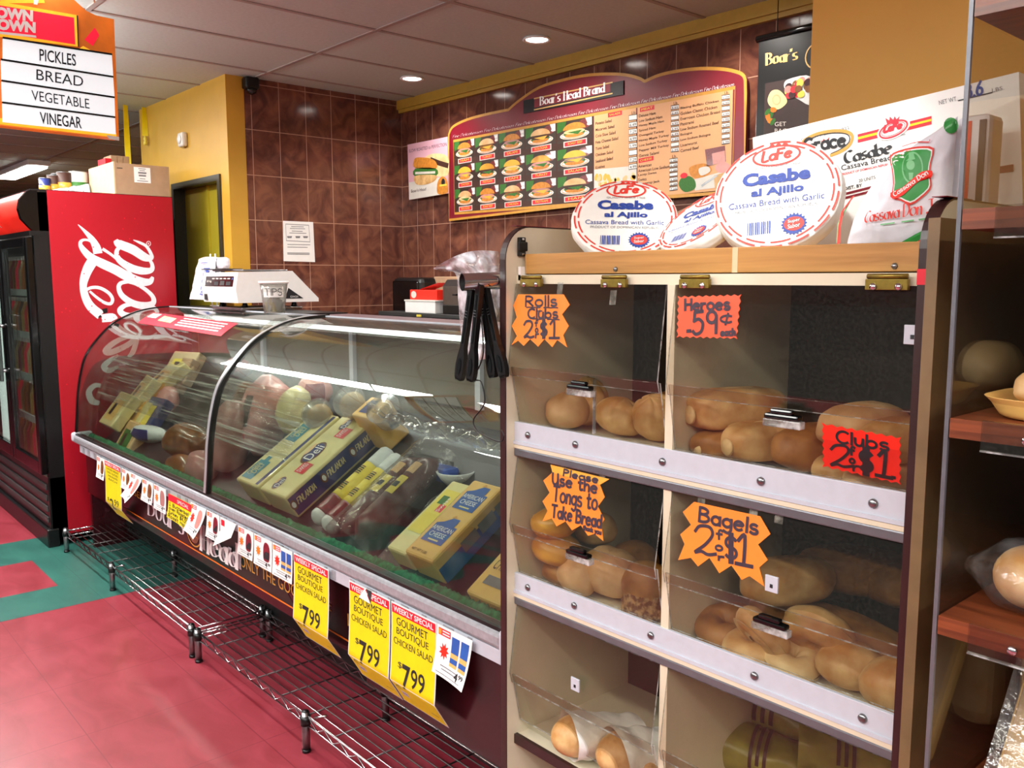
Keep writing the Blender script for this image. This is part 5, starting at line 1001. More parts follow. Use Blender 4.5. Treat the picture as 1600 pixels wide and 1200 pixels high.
# slow roasted poster
ZP = lambda p: pm.tr(p, 4, 400, 60)
t = thing('poster', 'pink sandwich poster reading SLOW ROASTED to PERFECTION left of the menu board', 'poster', (-4.45, YM, 1.95)); m = MB()
m.poly(pm, ZP([(950, 665), (1200, 615), (1206, 968), (960, 1010)]), M_('poster_pink', 'D8A8B8', .4, var=.08, scale=4), .004, .004); m.text(pm, 'SLOW ROASTED to PERFECTION', *ZP([(960, 715), (1195, 672), (960, 695)]), 'ink_purple', .005); m.poly(pm, ZP([(960, 900), (1150, 870), (1170, 975), (962, 1008)]), 'off_white', .0046)
m.poly(pm, sm2(ZP([(1060, 745), (1120, 720), (1200, 740), (1204, 850), (1130, 860), (1070, 800)]), 4, True), 'crust_pale', .005); m.stroke(pm, ZP([(1100, 760), (1150, 780), (1200, 795)]), .03, 'ink_brown', .0054); m.poly(pm, sm2(ZP([(990, 770), (1010, 745), (1090, 750), (1130, 775), (1125, 815), (1000, 810)]), 4, True), 'bun', .0056); m.poly(pm, sm2(ZP([(1000, 815), (1125, 812), (1130, 860), (1000, 865)]), 3, True), 'leaf', .0056); m.poly(pm, ZP([(1000, 835), (1125, 830), (1125, 845), (1000, 850)]), 'off_white', .006); m.poly(pm, sm2(ZP([(1000, 860), (1125, 855), (1122, 890), (1060, 915), (1005, 910)]), 4, True), 'crust', .006)
m.poly(pm, sm2(ZP([(1140, 900), (1165, 865), (1195, 880), (1205, 945), (1190, 970), (1140, 970)]), 4, True), 'bun', .006); m.poly(pm, ell(*ZP([(1175, 900)])[0], .018, .022), 'ink', .0064); m.stroke(pm, ZP([(1155, 920), (1195, 915)]), .01, 'sticker_yellow', .0066); m.text(pm, "Boar's Head", *ZP([(975, 965), (1068, 950), (975, 945)]), 'ink_purple', .0066); m.build('sheet', t)
# black banner
yb_ = 2.9; pb = Pl((0, YB-.08, 0), (1, 0, 0), (0, 0, 1)); ZN = lambda p: pb.tr(p, 3.333, 1150, 30)
t = thing('hanging_banner', 'tall black banner with gold lettering hanging beside the yellow column', 'banner', (-1.9, YB-.08, 1.7)); m = MB()
c = ZN([(122, 112), (395, 50), (390, 560)]); x0_, x1_ = c[0][0], c[0][0]+.44; zt = c[0][1]
m.box(x0_, x1_, YB-.083, YB-.08, 1.55, zt, 'black'); m.build('cloth', t); m = MB(); m.tube([(x0_-.01, YB-.08, zt+.006), (x1_+.01, YB-.08, zt+.006)], .014, 'black_gloss', 10); m.build('rod', t)
m = MB()
for x in (x0_+.08, x1_-.08): m.tube([(x, YB-.08, zt+.015), (x, YB-.08, CEIL-.002)], .002, 'black', 6)
m.build('hanging_cord', t)
pb = Pl((0, YB-.0835, 0), (1, 0, 0), (0, 0, 1)); m = MB(); m.hand(pb, "Boar's", *pb.tr([(155, 240), (318, 210), (155, 180)], 3.333, 1150, 30), 'gold_pale', .011, .001, (1, .12), serif=.12, gap=.22); m.stroke(pb, ell(x0_+.265, zt-.105, .055, .05), .005, 'gold_pale', .001, closed=True); m.poly(pb, sm2([(x0_+.235, zt-.105), (x0_+.26, zt-.075), (x0_+.30, zt-.08), (x0_+.305, zt-.12), (x0_+.27, zt-.14)], 4, True), 'gold', .001)
m.build('lettering', t)
m = MB(); QQ = lambda p: pb.tr(p, 3.333, 1150, 30); za = QQ([(152, 335)])[0]; m.rect(pb, za[0], 1.6, x1_-.03, za[1], M_('banner_photo', '34201E', .5, var=.2, scale=6), .0006)
m.poly(pb, sm2(QQ([(165, 420), (185, 375), (225, 370), (262, 410), (262, 440), (220, 470), (180, 455)]), 4, True), 'cheese_pale', .001); m.stroke(pb, QQ(arc(212, 420, 20, 25, 0, 400, 12)), .006, 'crust_tan', .0014); m.poly(pb, sm2(QQ([(250, 345), (275, 312), (390, 300), (390, 440), (330, 420), (270, 380)]), 4, True), 'casing', .001)
for i in range(22):
    random.seed(40+i); q = QQ([(random.uniform(268, 385), random.uniform(318, 400))])[0]; m.poly(pb, ell(*q, .016, .014, 10), ('tag_red', 'turkey_brown', 'meat_pink', 'sticker_yellow', 'maroon')[i % 5], .0016+.0001*i)
for i in range(8): random.seed(80+i); q = QQ([(random.uniform(160, 205), random.uniform(470, 540))])[0]; m.poly(pb, ell(*q, .016, .010, 10, i), ('orange', 'leaf', 'orange')[i % 3], .0016+.0001*i)
m.text(pb, 'GET', *QQ([(203, 558), (262, 556), (203, 536)]), 'off_white', .0016); m.text(pb, 'BACK', *QQ([(203, 590), (290, 590), (203, 570)]), 'off_white', .0016); m.build('printed_photo', t)
# ---------------------------------------------------------------- bread bins
BL, BR, BM = -1.427, -.545, -1.0; YF, YK = 1.24, 1.66; TOP = 1.56
ROWS = [((1.268, 1.437), (1.246, 1.262), (1.277, 1.136)), ((1.272, 1.055), (1.248, .908), (1.277, .790)), ((1.270, .712), (1.248, .556), (1.279, .436))]
FL = [1.108, .745, .398]
bin_ = thing('bread_bins', 'tall self serve bread bin cabinet with clear flap doors and white rails', 'bread display', (-.98, 1.45, 0))
def sidepan(x0, x1):
    pr = [(YF, 0), (YK+.05, 0), (YK+.05, TOP)]+[(YF+.07+.07*math.cos(rad(a)), TOP-.07+.07*math.sin(rad(a))) for a in range(90, 181, 10)]
    m = MB(); n = len(pr); m.add([(x, y, z) for x in (x0, x1) for y, z in pr], [tuple(range(n-1, -1, -1)), tuple(range(n, 2*n))]+[(i, i+n, (i+1) % n+n, (i+1) % n) for i in range(n)], 'cream'); o = m.build('side_panel', bin_)
    e = [(YK+.05, TOP)]+pr[3:]+[(YF, 0)]; m = MB(); k = len(e); out = [(e[0][0], TOP+.0025)]+[(YF+.07+.0725*math.cos(rad(a)), TOP-.07+.0725*math.sin(rad(a))) for a in range(90, 181, 10)]+[(YF-.0025, 0)]
    m.add([(x, y, z) for x in (x0-.0006, x1+.0006) for y, z in out+e[::-1]], [(i, i+2*k, (i+1) % (2*k)+2*k, (i+1) % (2*k)) for i in range(2*k)]+[tuple(range(2*k-1, -1, -1)), tuple(range(2*k, 4*k))], 'maroon_edge'); m.box(x0-.001, x1+.001, YF+.0+.03, YF+.12, TOP+.0024, TOP+.0034, 'board_maroon')
    if x0 > -1: m.box(x0-.0012, x1+.0012, YF-.0035, YF+.004, 1.44, 1.462, 'tag_red'); m.box(x0-.0012, x0, YF, YF+.003, 1.28, 1.33, 'tag_red')
    m.build('edge_trim', o)
sidepan(BL-.017, BL); sidepan(BR, BR+.018)
m = MB(); m.box(BL, BR, YK, YK+.012, .1, 1.44, 'dark_wood'); m.build('back_panel', bin_)
m = MB(); m.box(BL, BR, 1.29, YK, 1.440, 1.452, 'dark_wood'); m.build('top_deck', bin_)
m = MB(); m.box(BL, BR, 1.272, 1.29, 1.438, 1.457, 'cream'); m.build('top_rail', bin_)
for i, z in enumerate(FL):
    m = MB(); m.box(BL, BR, 1.272, YK, z-.014, z, 'cream'); m.box(BL, BR, 1.30, YK, z-.05, z-.0145, 'dark_wood')
    if i == 2: m.box(BL, BR, 1.262, 1.2718, z-.018, z+.004, 'maroon_edge')
    m.build('shelf', bin_)
m = MB(); m.box(BL, BR, 1.272, YK, .10, .115, 'cream'); m.box(BL, BR, 1.26, 1.2718, .095, .118, 'maroon_edge'); m.build('shelf', bin_)
m = MB(); m.box(BM-.006, BM+.006, 1.2725, YK, .12, 1.438, 'cream'); m.box(BM-.009, BM+.009, 1.2668, 1.2725, .12, 1.438, 'cream'); m.build('divider', bin_)
for i, (z0, z1) in enumerate(((1.085, 1.135), (.742, .789))):
    m = MB(); m.box(BL, BR, 1.264, 1.272, z0, z1, 'aluminium', .001); m.box(BL, BR, 1.2605, 1.2645, z0, z0+.007, 'aluminium'); r = m.build('rail', bin_)
    for x in (BL+.045, BL+.19, BM-.01 if i == 0 else BM-.03, BM+.2, BR-.06):
        s = MB(); s.lathe([(.0075, 0), (.0072, .003), (.004, .005), (0, .0055)], 'steel', 14, Matrix.Translation((x, 1.264, (z0+z1)/2)) @ Matrix.Rotation(rad(90), 4, 'X')); s.build('screw', r)
    m = MB(); m.box(BL, BR, 1.262, 1.276, z0-.009, z0-.001, 'cream'); m.box(BL, BR, 1.262, 1.276, z0-.027, z0-.009, 'strip_grey', .003); m.build('hinge_strip', bin_)
def sheet(m, prof, x0, x1, th, mt, me):
    n = len(prof); o = []
    for i, p in enumerate(prof):
        a = V(prof[max(i-1, 0)]); c = V(prof[min(i+1, n-1)]); t = (c-a).normalized(); o.append((p[0]+t.y*th, p[1]-t.x*th) if True else p)
    m.add([(x, y, z) for x in (x0, x1) for y, z in prof]+[(x, y, z) for x in (x0, x1) for y, z in o], [(i, i+1, n+i+1, n+i) for i in range(n-1)]+[(2*n+i, 3*n+i, 3*n+i+1, 2*n+i+1) for i in range(n-1)], mt)
    m.add([(x, y, z) for x in (x0, x1) for y, z in prof]+[(x, y, z) for x in (x0, x1) for y, z in o], [(0, n, 3*n, 2*n), (n-1, 3*n-1, 4*n-1, 2*n-1)]+[(i, 2*n+i, 2*n+i+1, i+1) for i in range(n-1)]+[(n+i, n+i+1, 3*n+i+1, 3*n+i) for i in range(n-1)], me)
HND = {(0, 0): (905, 608), (0, 1): (1222, 655), (1, 0): (903, 868), (1, 1): (1203, 977)}
HG = {0: [-1.37, -1.135], 1: [-.945, -.60]}
for i, (h, bd, bt) in enumerate(ROWS):
    for c, (x0, x1) in enumerate(((BL+.004, BM-.010), (BM+.010, BR-.003))):
        dy = V((bd[0]-h[0], bd[1]-h[1])).normalized()
        m = MB(); sheet(m, [h, bd, (bd[0]+.006, bd[1]-.022)], x0, x1, .0035, 'acrylic', 'acrylic_edge'); o = m.build('flap_door', bin_)
        m = MB(); sheet(m, [(bd[0]+.008, bd[1]-.004), bt], x0, x1, .0035, 'acrylic', 'acrylic_edge')
        if (i, c) == (0, 0): xs_ = atY(928, 640, 1.262).x; m.box(xs_, xs_+.0014, 1.258, 1.266, 1.14, 1.25, 'acrylic_edge')
        m.build('front_pane', bin_)
        if (i, c) in HND:
            p = atY(*HND[i, c], bd[0]-.012); hb = MB(); w_ = .034
            hb.box(p.x-w_, p.x+w_, bd[0]-.016, bd[0]+.0005, p.z-.014, p.z-.001, 'acrylic_edge', .002); hb.box(p.x-w_*.9, p.x+w_*.9, bd[0]-.018, bd[0]-.001, p.z-.001, p.z+.008, 'black_gloss', .003); hb.box(p.x-w_*.6, p.x+w_*.6, bd[0]-.018, bd[0]-.006, p.z+.008, p.z+.016, 'black_gloss', .003); hb.build('handle', o)
        if i == 0:
            for x in HG[c]:
                hh = MB(); hh.box(x-.032, x+.032, 1.258, 1.266, 1.432, 1.448, 'brass', .001); hh.tube([(x-.03, 1.262, 1.452), (x+.03, 1.262, 1.452)], .004, 'brass', 8)
                for dx in (-.019, .019): hh.lathe([(.006, 0), (.005, .003), (0, .004)], 'chrome', 12, Matrix.Translation((x+dx, 1.258, 1.437)) @ Matrix.Rotation(rad(90), 4, 'X'))
                hh.build('hinge', o)
for px, py, y in ((1427, 523, 1.25), (1207, 912, 1.246), (900, 1069, 1.244)):
    p = atY(px, py, y); m = MB(); m.box(p.x-.012, p.x+.012, y-.004, y, p.z-.014, p.z+.014, 'aluminium', .001); m.box(p.x-.002, p.x+.003, y-.005, y-.003, p.z-.006, p.z, 'ink'); m.build('latch_plate', bin_)
p = V((BL+.0, 1.275, 1.515)); m = MB(); m.box(BL, BL+.010, 1.272, 1.290, 1.497, 1.538, 'black', .002); m.box(BL+.008, BL+.014, 1.266, 1.292, 1.508, 1.528, 'black', .002)
for z in (1.501, 1.534): m.box(BL+.009, BL+.011, 1.278, 1.284, z-.002, z+.002, 'chrome')
m.build('magnetic_catch', bin_)
m = MB(); m.box(BL+.004, BL+.012, 1.272, 1.289, 1.445, 1.475, 'white'); m.build('corner_block', bin_)
# plywood tray on top
t = thing('plywood_tray', 'shallow plywood tray with a pale front board on top of the bread bins', 'tray', (-.98, 1.45, 1.453))
m = MB(); m.box(BL+.014, BR-.006, 1.283, 1.298, 1.459, 1.502, 'plywood', .0015); m.build('front_board', t)
m = MB(); m.box(BL+.014, BR-.006, 1.298, 1.69, 1.4525, 1.459, 'plywood'); m.build('bottom_board', t)
m = MB()
for x in (-1.15, -.6): m.lathe([(.005, 0), (.004, .003), (0, .0035)], 'steel', 12, Matrix.Translation((x, 1.283, 1.467)) @ Matrix.Rotation(rad(90), 4, 'X'))
m.box(-.883, -.872, 1.2825, 1.2835, 1.459, 1.502, 'card_light'); m.build('screw', t)

# ---------------------------------------------------------------- neon signs on the doors
def doorplane(i, off=.003):
    h, bd, _ = ROWS[i]; v = V((0, h[0]-bd[0], h[1]-bd[1])); return Pl((0, bd[0]-off, bd[1]), (1, 0, 0), v)
def sign(lab, i, pts, sc, ox, oy, mt, words, off=.003, extra=None):
    p = doorplane(i, off); m = MB(); q = p.tr(pts, sc, ox, oy); m.poly(p, q, mt, .001, .0012)
    if extra: m.poly(p, p.tr(extra, sc, ox, oy), 'neon_pale', .0014)
    for s, A, B, C, lw in words: m.hand(p, s, *p.tr([A, B, C], sc, ox, oy), 'ink_purple', lw*1.3, .002)
    return tag(m.build('paper_sign'), lab, 'sign', 'handwritten neon signs on the bread bins')
sign('orange starburst sign handwritten Rolls + Clubs 2 for $1', 0, [(120, 120), (405, 120), (443, 185), (395, 245), (437, 318), (402, 375), (427, 452), (365, 405), (333, 450), (285, 400), (245, 447), (195, 400), (155, 442), (120, 410), (78, 437), (112, 380), (80, 318), (112, 262), (90, 190)], 4, 780, 430, 'neon_orange',
     [('Rolls', (170, 195), (362, 192), (170, 133), .0035), ('~~', (175, 207), (370, 210), (175, 190), .002), ('Clubs', (185, 270), (368, 268), (185, 212), .0035), ('+', (245, 235), (272, 235), (245, 205), .002), ('~~', (215, 280), (380, 285), (215, 262), .002), ('2', (160, 392), (220, 392), (160, 288), .0042), ('$', (265, 385), (300, 385), (265, 290), .0045), ('1', (318, 393), (378, 393), (318, 285), .0042), ('f', (228, 320), (245, 320), (228, 282), .0028), ('o', (230, 358), (246, 358), (230, 318), .0028), ('r', (232, 392), (250, 392), (232, 350), .0028)])
sign('coral zigzag edged sign handwritten Heroes .59 cents each', 0, zig([(66, 112), (408, 102), (385, 342), (60, 335)], (9, 6), 9), 3.4286, 1040, 430, 'neon_coral',
     [('Heroes', (108, 188), (345, 184), (108, 130), .0038), ('59', (150, 315), (275, 310), (150, 198), .0046), ('¢', (298, 262), (355, 262), (298, 200), .0032), ('.', (120, 300), (135, 300), (120, 285), .005), ('each', (300, 325), (375, 322), (300, 290), .003)])
c = zig([(838, 790), (1262, 868), (1262, 1122), (842, 1026)], (8, 6), 10)
h, bd, bt = ROWS[0]; pz = Pl((0, bd[0]+.001, bd[1]), (1, 0, 0), (0, bd[0]-bt[0], bd[1]-bt[1])); m = MB(); tq = lambda a: pz.tr(a, 3.4286, 1040, 430); m.poly(pz, tq(c), 'neon_red', .001, .0012)
for s, A, B, C, lw in (('Clubs', (920, 892), (1195, 938), (920, 830), .0042), ('2', (888, 1018), (1000, 1030), (890, 905), .0048), ('f', (988, 958), (1015, 962), (988, 915), .004), ('o', (990, 1003), (1015, 1007), (990, 965), .004), ('r', (1010, 1045), (1040, 1048), (1010, 1000), .004), ('$', (1050, 1050), (1105, 1060), (1050, 930), .008), ('1', (1130, 1068), (1215, 1085), (1140, 935), .006), ('.', (1218, 1080), (1230, 1083), (1218, 1070), .005)): m.hand(pz, s, *tq([A, B, C]), 'ink', lw, .002)
tag(m.build('paper_sign'), 'bright red zigzag edged sign handwritten Clubs 2 for $1', 'sign', 'handwritten neon signs on the bread bins')
sign('orange sign handwritten Please Use the Tongs to Take Bread', 1, [(303, 150), (648, 235), (592, 268), (620, 340), (580, 395), (618, 470), (600, 500), (612, 598), (560, 555), (522, 567), (480, 505), (428, 535), (390, 482), (338, 512), (310, 465), (255, 482), (285, 420), (255, 365), (297, 315), (260, 243), (315, 195)], 3.75, 780, 686, 'neon_orange',
     [('Please', (380, 215), (580, 258), (385, 178), .0032), ('Use the', (315, 262), (575, 318), (318, 200), .0042), ('Tongs to', (318, 360), (575, 415), (325, 275), .004), ('Take Bread', (310, 455), (600, 520), (315, 385), .0042), ('thank you', (495, 530), (600, 560), (497, 505), .0024)], extra=[(303, 150), (648, 235), (592, 268), (315, 198)])
sign('orange starburst sign handwritten Bagels 2 for $1', 1, [(165, 132), (475, 200), (523, 283), (465, 332), (510, 405), (470, 440), (495, 530), (425, 480), (388, 498), (340, 430), (283, 467), (237, 395), (183, 435), (150, 395), (90, 405), (120, 330), (100, 285), (150, 240), (112, 180)], 3, 1030, 740, 'neon_orange',
     [('Bagels', (190, 222), (462, 285), (195, 158), .0042), ('2', (170, 372), (268, 388), (172, 240), .0046), ('f', (272, 305), (300, 310), (272, 262), .0034), ('o', (268, 358), (298, 362), (268, 322), .0034), ('r', (282, 405), (305, 408), (282, 375), .0034), ('$', (315, 405), (365, 412), (315, 285), .0045), ('1', (362, 420), (438, 436), (368, 285), .0052)])
m = MB()
for i, px, py in ((0, 875, 452), (0, 958, 465), (1, 880, 722), (1, 942, 738), (1, 1096, 785), (1, 1177, 805), (1, 1218, 805)):
    p = doorplane(i, .002); q = p.px(px, py); m.poly(p, [(q[0]-.008, q[1]-.014), (q[0]+.008, q[1]-.014), (q[0]+.008, q[1]+.014), (q[0]-.008, q[1]+.014)], 'tape', .0004*(1+i), .0003)
m.build('tape_strip', bin_)

# ---------------------------------------------------------------- bread
GRP = 'loose rolls in the bread bins'
def roll(name, lab, pos, r, mt, rz=0, lean=0, roll_=0, kind='round', sd=0, group=GRP):
    o = thing(name, lab, 'bread', V(pos)-V((0, 0, r[2])), group)
    R = Matrix.Translation(V(pos)) @ Matrix.Rotation(rz, 4, 'Z') @ Matrix.Rotation(lean, 4, 'X') @ Matrix.Rotation(roll_, 4, 'Y')
    def fn(u, v):
        th = 2*math.pi*u; ph = math.pi*(v-.5); d = V((math.cos(ph)*math.cos(th), math.cos(ph)*math.sin(th), math.sin(ph)))
        k = 1+.07*noise.noise(d*1.6+V((sd*3.1, sd, 0)))+.02*noise.noise(d*5+V((sd, 0, sd)))
        if kind == 'kaiser':
            a = (th*5/(2*math.pi)+1.4*math.cos(ph)*.35) % 1; k -= .12*math.exp(-((a-.5)/.09)**2)*min(1, math.cos(ph)*1.6)*min(1, max(0, d.z+.75))
        if kind == 'split': k -= .12*math.exp(-(d.x/.16)**2)*max(0, d.z)
        e = .62 if kind == 'long' else (.8 if kind == 'bulky' else .92)
        f = lambda t: math.copysign(abs(t)**e, t)
        zz = f(d.z)*r[2]*(1 if d.z > 0 else .86)
        return R @ (V((f(d.x)*r[0], f(d.y)*r[1], zz))*k)
    m = MB(); m.surf(fn, 48, 26, mt, True); m.build('crust', o)
    if kind == 'long':
        m = MB(); m.surf(lambda u, v: R @ (R.inverted() @ fn(.25+(v-.5)*.06+.0*(u), .72+.22*u))*1.0 if False else R @ V(((u-.5)*r[0]*.9, (v-.5)*r[1]*.42*math.sin(3.14*min(max(u, .02), .98))+.0, r[2]*(1.045-.10*(2*u-1)**4-.06*(2*v-1)**2))), 16, 6, 'crust_pale'); m.build('slash', o)
        m = MB(); T2 = R @ Matrix.Translation((-r[0]*.97, 0, -.1*r[2])) @ Matrix.Rotation(rad(-90), 4, 'Y'); m.lathe([(r[2]*.45, 0), (r[2]*.38, .004), (0, .006)], 'crust_pale', 18, T2); m.build('heel', o)
    return o
def bagel(lab, pos, R0, r0, mt, rz=0, lean=0, roll_=0, cut=False, sd=0):
    o = thing('bagel', lab, 'bread', V(pos)-V((0, 0, r0)), 'bagels in the bread bins'); T2 = Matrix.Translation(V(pos)) @ Matrix.Rotation(rz, 4, 'Z') @ Matrix.Rotation(lean, 4, 'X') @ Matrix.Rotation(roll_, 4, 'Y')
    def fn(u, v):
        a = 6.28318*u; b_ = 6.28318*v; rr = r0*(1+.12*noise.noise(V((math.cos(a)*1.5+sd, math.sin(a)*1.5, b_*.2))))
        return T2 @ V(((R0+rr*math.cos(b_))*math.cos(a), (R0+rr*math.cos(b_))*math.sin(a), rr*.92*math.sin(b_)))
    m = MB(); m.surf(fn, 40, 18, mt, True); m.build('crust', o)
    if cut:
        m = MB(); m.surf(lambda u, v: T2 @ V(((R0+r0*.75*(2*v-1))*math.cos(6.28318*u), (R0+r0*.9*(2*v-1))*math.sin(6.28318*u), -r0*.72-.003*math.sin(4*u))), 40, 6, 'crumb'); m.build('cut_face', o)
    return o
def Z_(px, py, zc, rad_=.05):
    # a point seen at (px, py) resting at height zc, kept between the bin walls and behind the panes
    p = atZ(px, py, zc)
    if p.y < 1.282+rad_*.9: p = atY(px, py, 1.282+rad_*.9)
    if p.y > 1.58: p = atY(px, py, 1.58)
    lo, hi = ((BL, BM-.006) if p.x < BM else (BM+.006, BR))
    p.x = min(max(p.x, lo+rad_), hi-rad_)
    return V(p)
f1, f2, f3 = FL
# row 1 left : rolls
roll('kaiser_roll', 'round brown roll at the far left of the rolls bin', Z_(868, 640, f1+.043, .052), (.050, .052, .044), 'crust_tan', .4, 0, 0, 'split', 1)
roll('kaiser_roll', 'large roll standing on edge behind the black handle in the rolls bin', Z_(912, 628, f1+.058), (.052, .05, .060), 'crust', .3, .25, .15, 'kaiser', 2)
roll('kaiser_roll', 'golden creased roll in the middle of the rolls bin', Z_(968, 652, f1+.042), (.062, .05, .043), 'crust', -.3, -.2, .1, 'kaiser', 3)
roll('kaiser_roll', 'pale gold five creased roll at the right end of the rolls bin', Z_(1027, 654, f1+.050), (.056, .045, .054), 'crust', .2, .5, -.1, 'kaiser', 4)
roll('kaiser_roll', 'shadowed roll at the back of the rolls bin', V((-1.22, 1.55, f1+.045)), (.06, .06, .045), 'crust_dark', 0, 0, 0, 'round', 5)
# row 1 right : heroes and clubs
AX = rad(70)
roll('hero_roll', 'golden hero loaf with pale slash lying on top at the left of the heroes bin', V(atY(1150, 640, 1.405)), (.105, .046, .042), 'crust', AX, 0, 0, 'long', 1)
roll('hero_roll', 'brown hero loaf underneath the slashed one in the heroes bin', V((-.93, 1.40, f1+.031)), (.10, .046, .032), 'crust_dark', AX, 0, 0, 'long', 2)
roll('hero_roll', 'smaller pale slashed hero loaf in front of the clear handle', V(atY(1200, 690, 1.39)), (.09, .043, .038), 'crust', AX, 0, 0, 'long', 3)
roll('club_roll', 'browned club roll with dark end left of the red sign', V(atY(1278, 700, 1.39)), (.09, .046, .044), 'crust_dark', AX, 0, 0, 'bulky', 4)
roll('club_roll', 'tan club roll stacked high behind the red sign', V(atY(1350, 668, 1.40)), (.085, .046, .042), 'crust_tan', AX, 0, 0, 'bulky', 5)
roll('club_roll', 'club roll at the upper right corner of the heroes bin', V(atY(1402, 690, 1.38)), (.075, .035, .04), 'crust', AX, 0, 0, 'bulky', 6)
roll('club_roll', 'club roll below the red sign on the bin floor', V(atY(1335, 735, 1.385)), (.08, .042, .034), 'crust', AX, 0, 0, 'bulky', 7)
roll('club_roll', 'club roll at the lower right corner under the red sign', V(atY(1385, 752, 1.37)), (.08, .036, .036), 'crust_tan', AX, 0, 0, 'bulky', 8)
# row 2 left : egg rolls, soft rolls, grain roll
roll('egg_roll', 'glossy brown roll at the bottom of the yellow roll stack', Z_(853, 882, f2+.036, .057), (.055, .052, .036), 'crust_dark', 0, 0, 0, 'round', 11)
roll('egg_roll', 'yellow egg roll in the middle of the stack of three', Z_(850, 852, f2+.095, .057), (.056, .05, .038), 'crust_egg', .2, 0, .1, 'round', 12)
roll('egg_roll', 'yellow egg roll on top of the stack of three', Z_(846, 812, f2+.160, .057), (.054, .05, .036), 'crust_egg', .5, 0, -.1, 'round', 13)
roll('soft_roll', 'tan soft roll tipped below the black handle of the lower left bin', Z_(905, 898, f2+.048), (.048, .045, .050), 'crust_tan', .3, .2, .3, 'split', 14)
roll('soft_roll', 'large tan soft roll with a crease beside the handle', Z_(955, 895, f2+.060, .06), (.068, .05, .060), 'crust_tan', .2, .3, .1, 'split', 15)
roll('grain_roll', 'whole grain roll with oat coated base in the lower left bin', Z_(1010, 918, f2+.055), (.05, .045, .056), 'crust_dark', 0, .1, 0, 'bulky', 16)
p = Z_(1010, 940, f2+.026); m = MB(); m.surf(lambda u, v: V(p)+V((math.cos(6.2832*u)*(.055-.006*v), math.sin(6.2832*u)*(.05-.006*v), -.025+.05*v))*(1+.12*noise.noise(V((u*30, v*9, 0)))), 60, 6, 'crust_grain'); m.build('oat_coating', bpy.data.objects['grain_roll'])
roll('soft_roll', 'dim tan roll behind the stack of yellow rolls', Z_(893, 838, f2+.12)+V((0, .08, 0)), (.05, .05, .04), 'crust', 0, 0, 0, 'round', 17)
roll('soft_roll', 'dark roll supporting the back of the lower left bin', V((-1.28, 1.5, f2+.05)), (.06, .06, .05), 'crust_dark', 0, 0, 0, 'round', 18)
# row 2 right : bagels
bagel('browned bagel lying flat at the left of the bagels bin', Z_(1118, 972, f2+.030), .036, .029, 'crust_dark', 0, .25, 0)
bagel('halved bagel with pale cut face under the clear handle', Z_(1192, 990, f2+.060), .033, .026, 'crust', .2, -.8, .5, True, 2)
bagel('tan bagel on the bin floor below the halved one', Z_(1178, 1010, f2+.026), .033, .026, 'crust', 0, .1, 0, False, 3)
bagel('plump bagel with round dimple above the others in the bagels bin', Z_(1280, 992, f2+.072), .034, .033, 'crust', .3, -.9, .2, False, 4)
bagel('pale plain bagel piece at the front of the bagels bin', Z_(1240, 1030, f2+.026), .028, .024, 'crust_pale', .4, .3, .2, False, 5)
roll('round_roll', 'golden round roll at the front right of the bagels bin', Z_(1330, 1040, f2+.040), (.058, .052, .040), 'crust', .3, 0, 0, 'round', 21)
roll('round_roll', 'orange brown roll at the far right front of the bagels bin', Z_(1400, 1075, f2+.046), (.055, .05, .047), 'crust', 0, 0, 0, 'round', 22)
roll('bread_loaf', 'loaf with a pale cut end behind the steel latch plate', Z_(1205, 920, f2+.125)+V((0, .06, 0)), (.10, .05, .048), 'crust', rad(65), 0, 0, 'bulky', 23)
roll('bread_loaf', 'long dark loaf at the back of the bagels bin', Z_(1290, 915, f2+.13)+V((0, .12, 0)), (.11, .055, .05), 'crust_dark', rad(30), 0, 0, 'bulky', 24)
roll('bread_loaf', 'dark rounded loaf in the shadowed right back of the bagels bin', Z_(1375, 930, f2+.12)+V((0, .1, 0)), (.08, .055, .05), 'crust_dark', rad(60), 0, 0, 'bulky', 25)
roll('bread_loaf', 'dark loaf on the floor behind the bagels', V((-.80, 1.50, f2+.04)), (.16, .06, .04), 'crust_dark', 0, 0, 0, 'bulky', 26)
# row 3 : bagged rolls
def sack(lab, c, L_, r, rz, mt, sd, cat='bread bag', mouth=None, grp=None):
    o = thing('bread_bag', lab, cat, V(c)-V((0, 0, r)), grp); R = Matrix.Translation(V(c)) @ Matrix.Rotation(rz, 4, 'Z')
    m = MB()
    m.surf(lambda u, v: R @ V((-L_/2+L_*v, math.cos(6.2832*u)*r*(1.15-.25*v)*(1+.16*noise.noise(V((u*7, v*6, sd)))), math.sin(6.2832*u)*r*.93*(1-.35*v)*(1+.16*noise.noise(V((u*7, v*6, sd+9))))-.30*r*v)), 36, 20, mt, True); m.build('paper_sleeve', o)
    if mouth: roll_o = MB(); roll_o.surf(lambda u, v: R @ (V((-L_/2+.02, 0, -r*.05))+V((math.cos(math.pi*(v-.5))*math.cos(6.2832*u)*.06, math.cos(math.pi*(v-.5))*math.sin(6.2832*u)*r*.86, math.sin(math.pi*(v-.5))*r*.82))), 30, 16, mouth); roll_o.build('bread', o)
    if mt == 'bag_olive':
        k = MB()
        for t_ in (.3, .36, .42): k.surf(lambda u, v: R @ V((-L_/2+L_*(t_+.03*v), math.cos(1.2+2.2*u)*r*(1.15-.25*t_)*1.03, math.sin(1.2+2.2*u)*r*.97*(1-.35*t_)-.30*r*t_+.004)), 10, 2, 'ink_brown')
        k.build('printed_band', o)
    return o
sack('white paper bag with a roll showing, left of two in the bottom left bin', Z_(945, 1140, f3+.056), .17, .055, rad(65), 'wrap_paper', 1, mouth='crust')
sack('white paper bag with a round roll showing, beside the bin divider', Z_(1015, 1165, f3+.058), .17, .055, rad(70), 'wrap_paper', 2, mouth='crust')
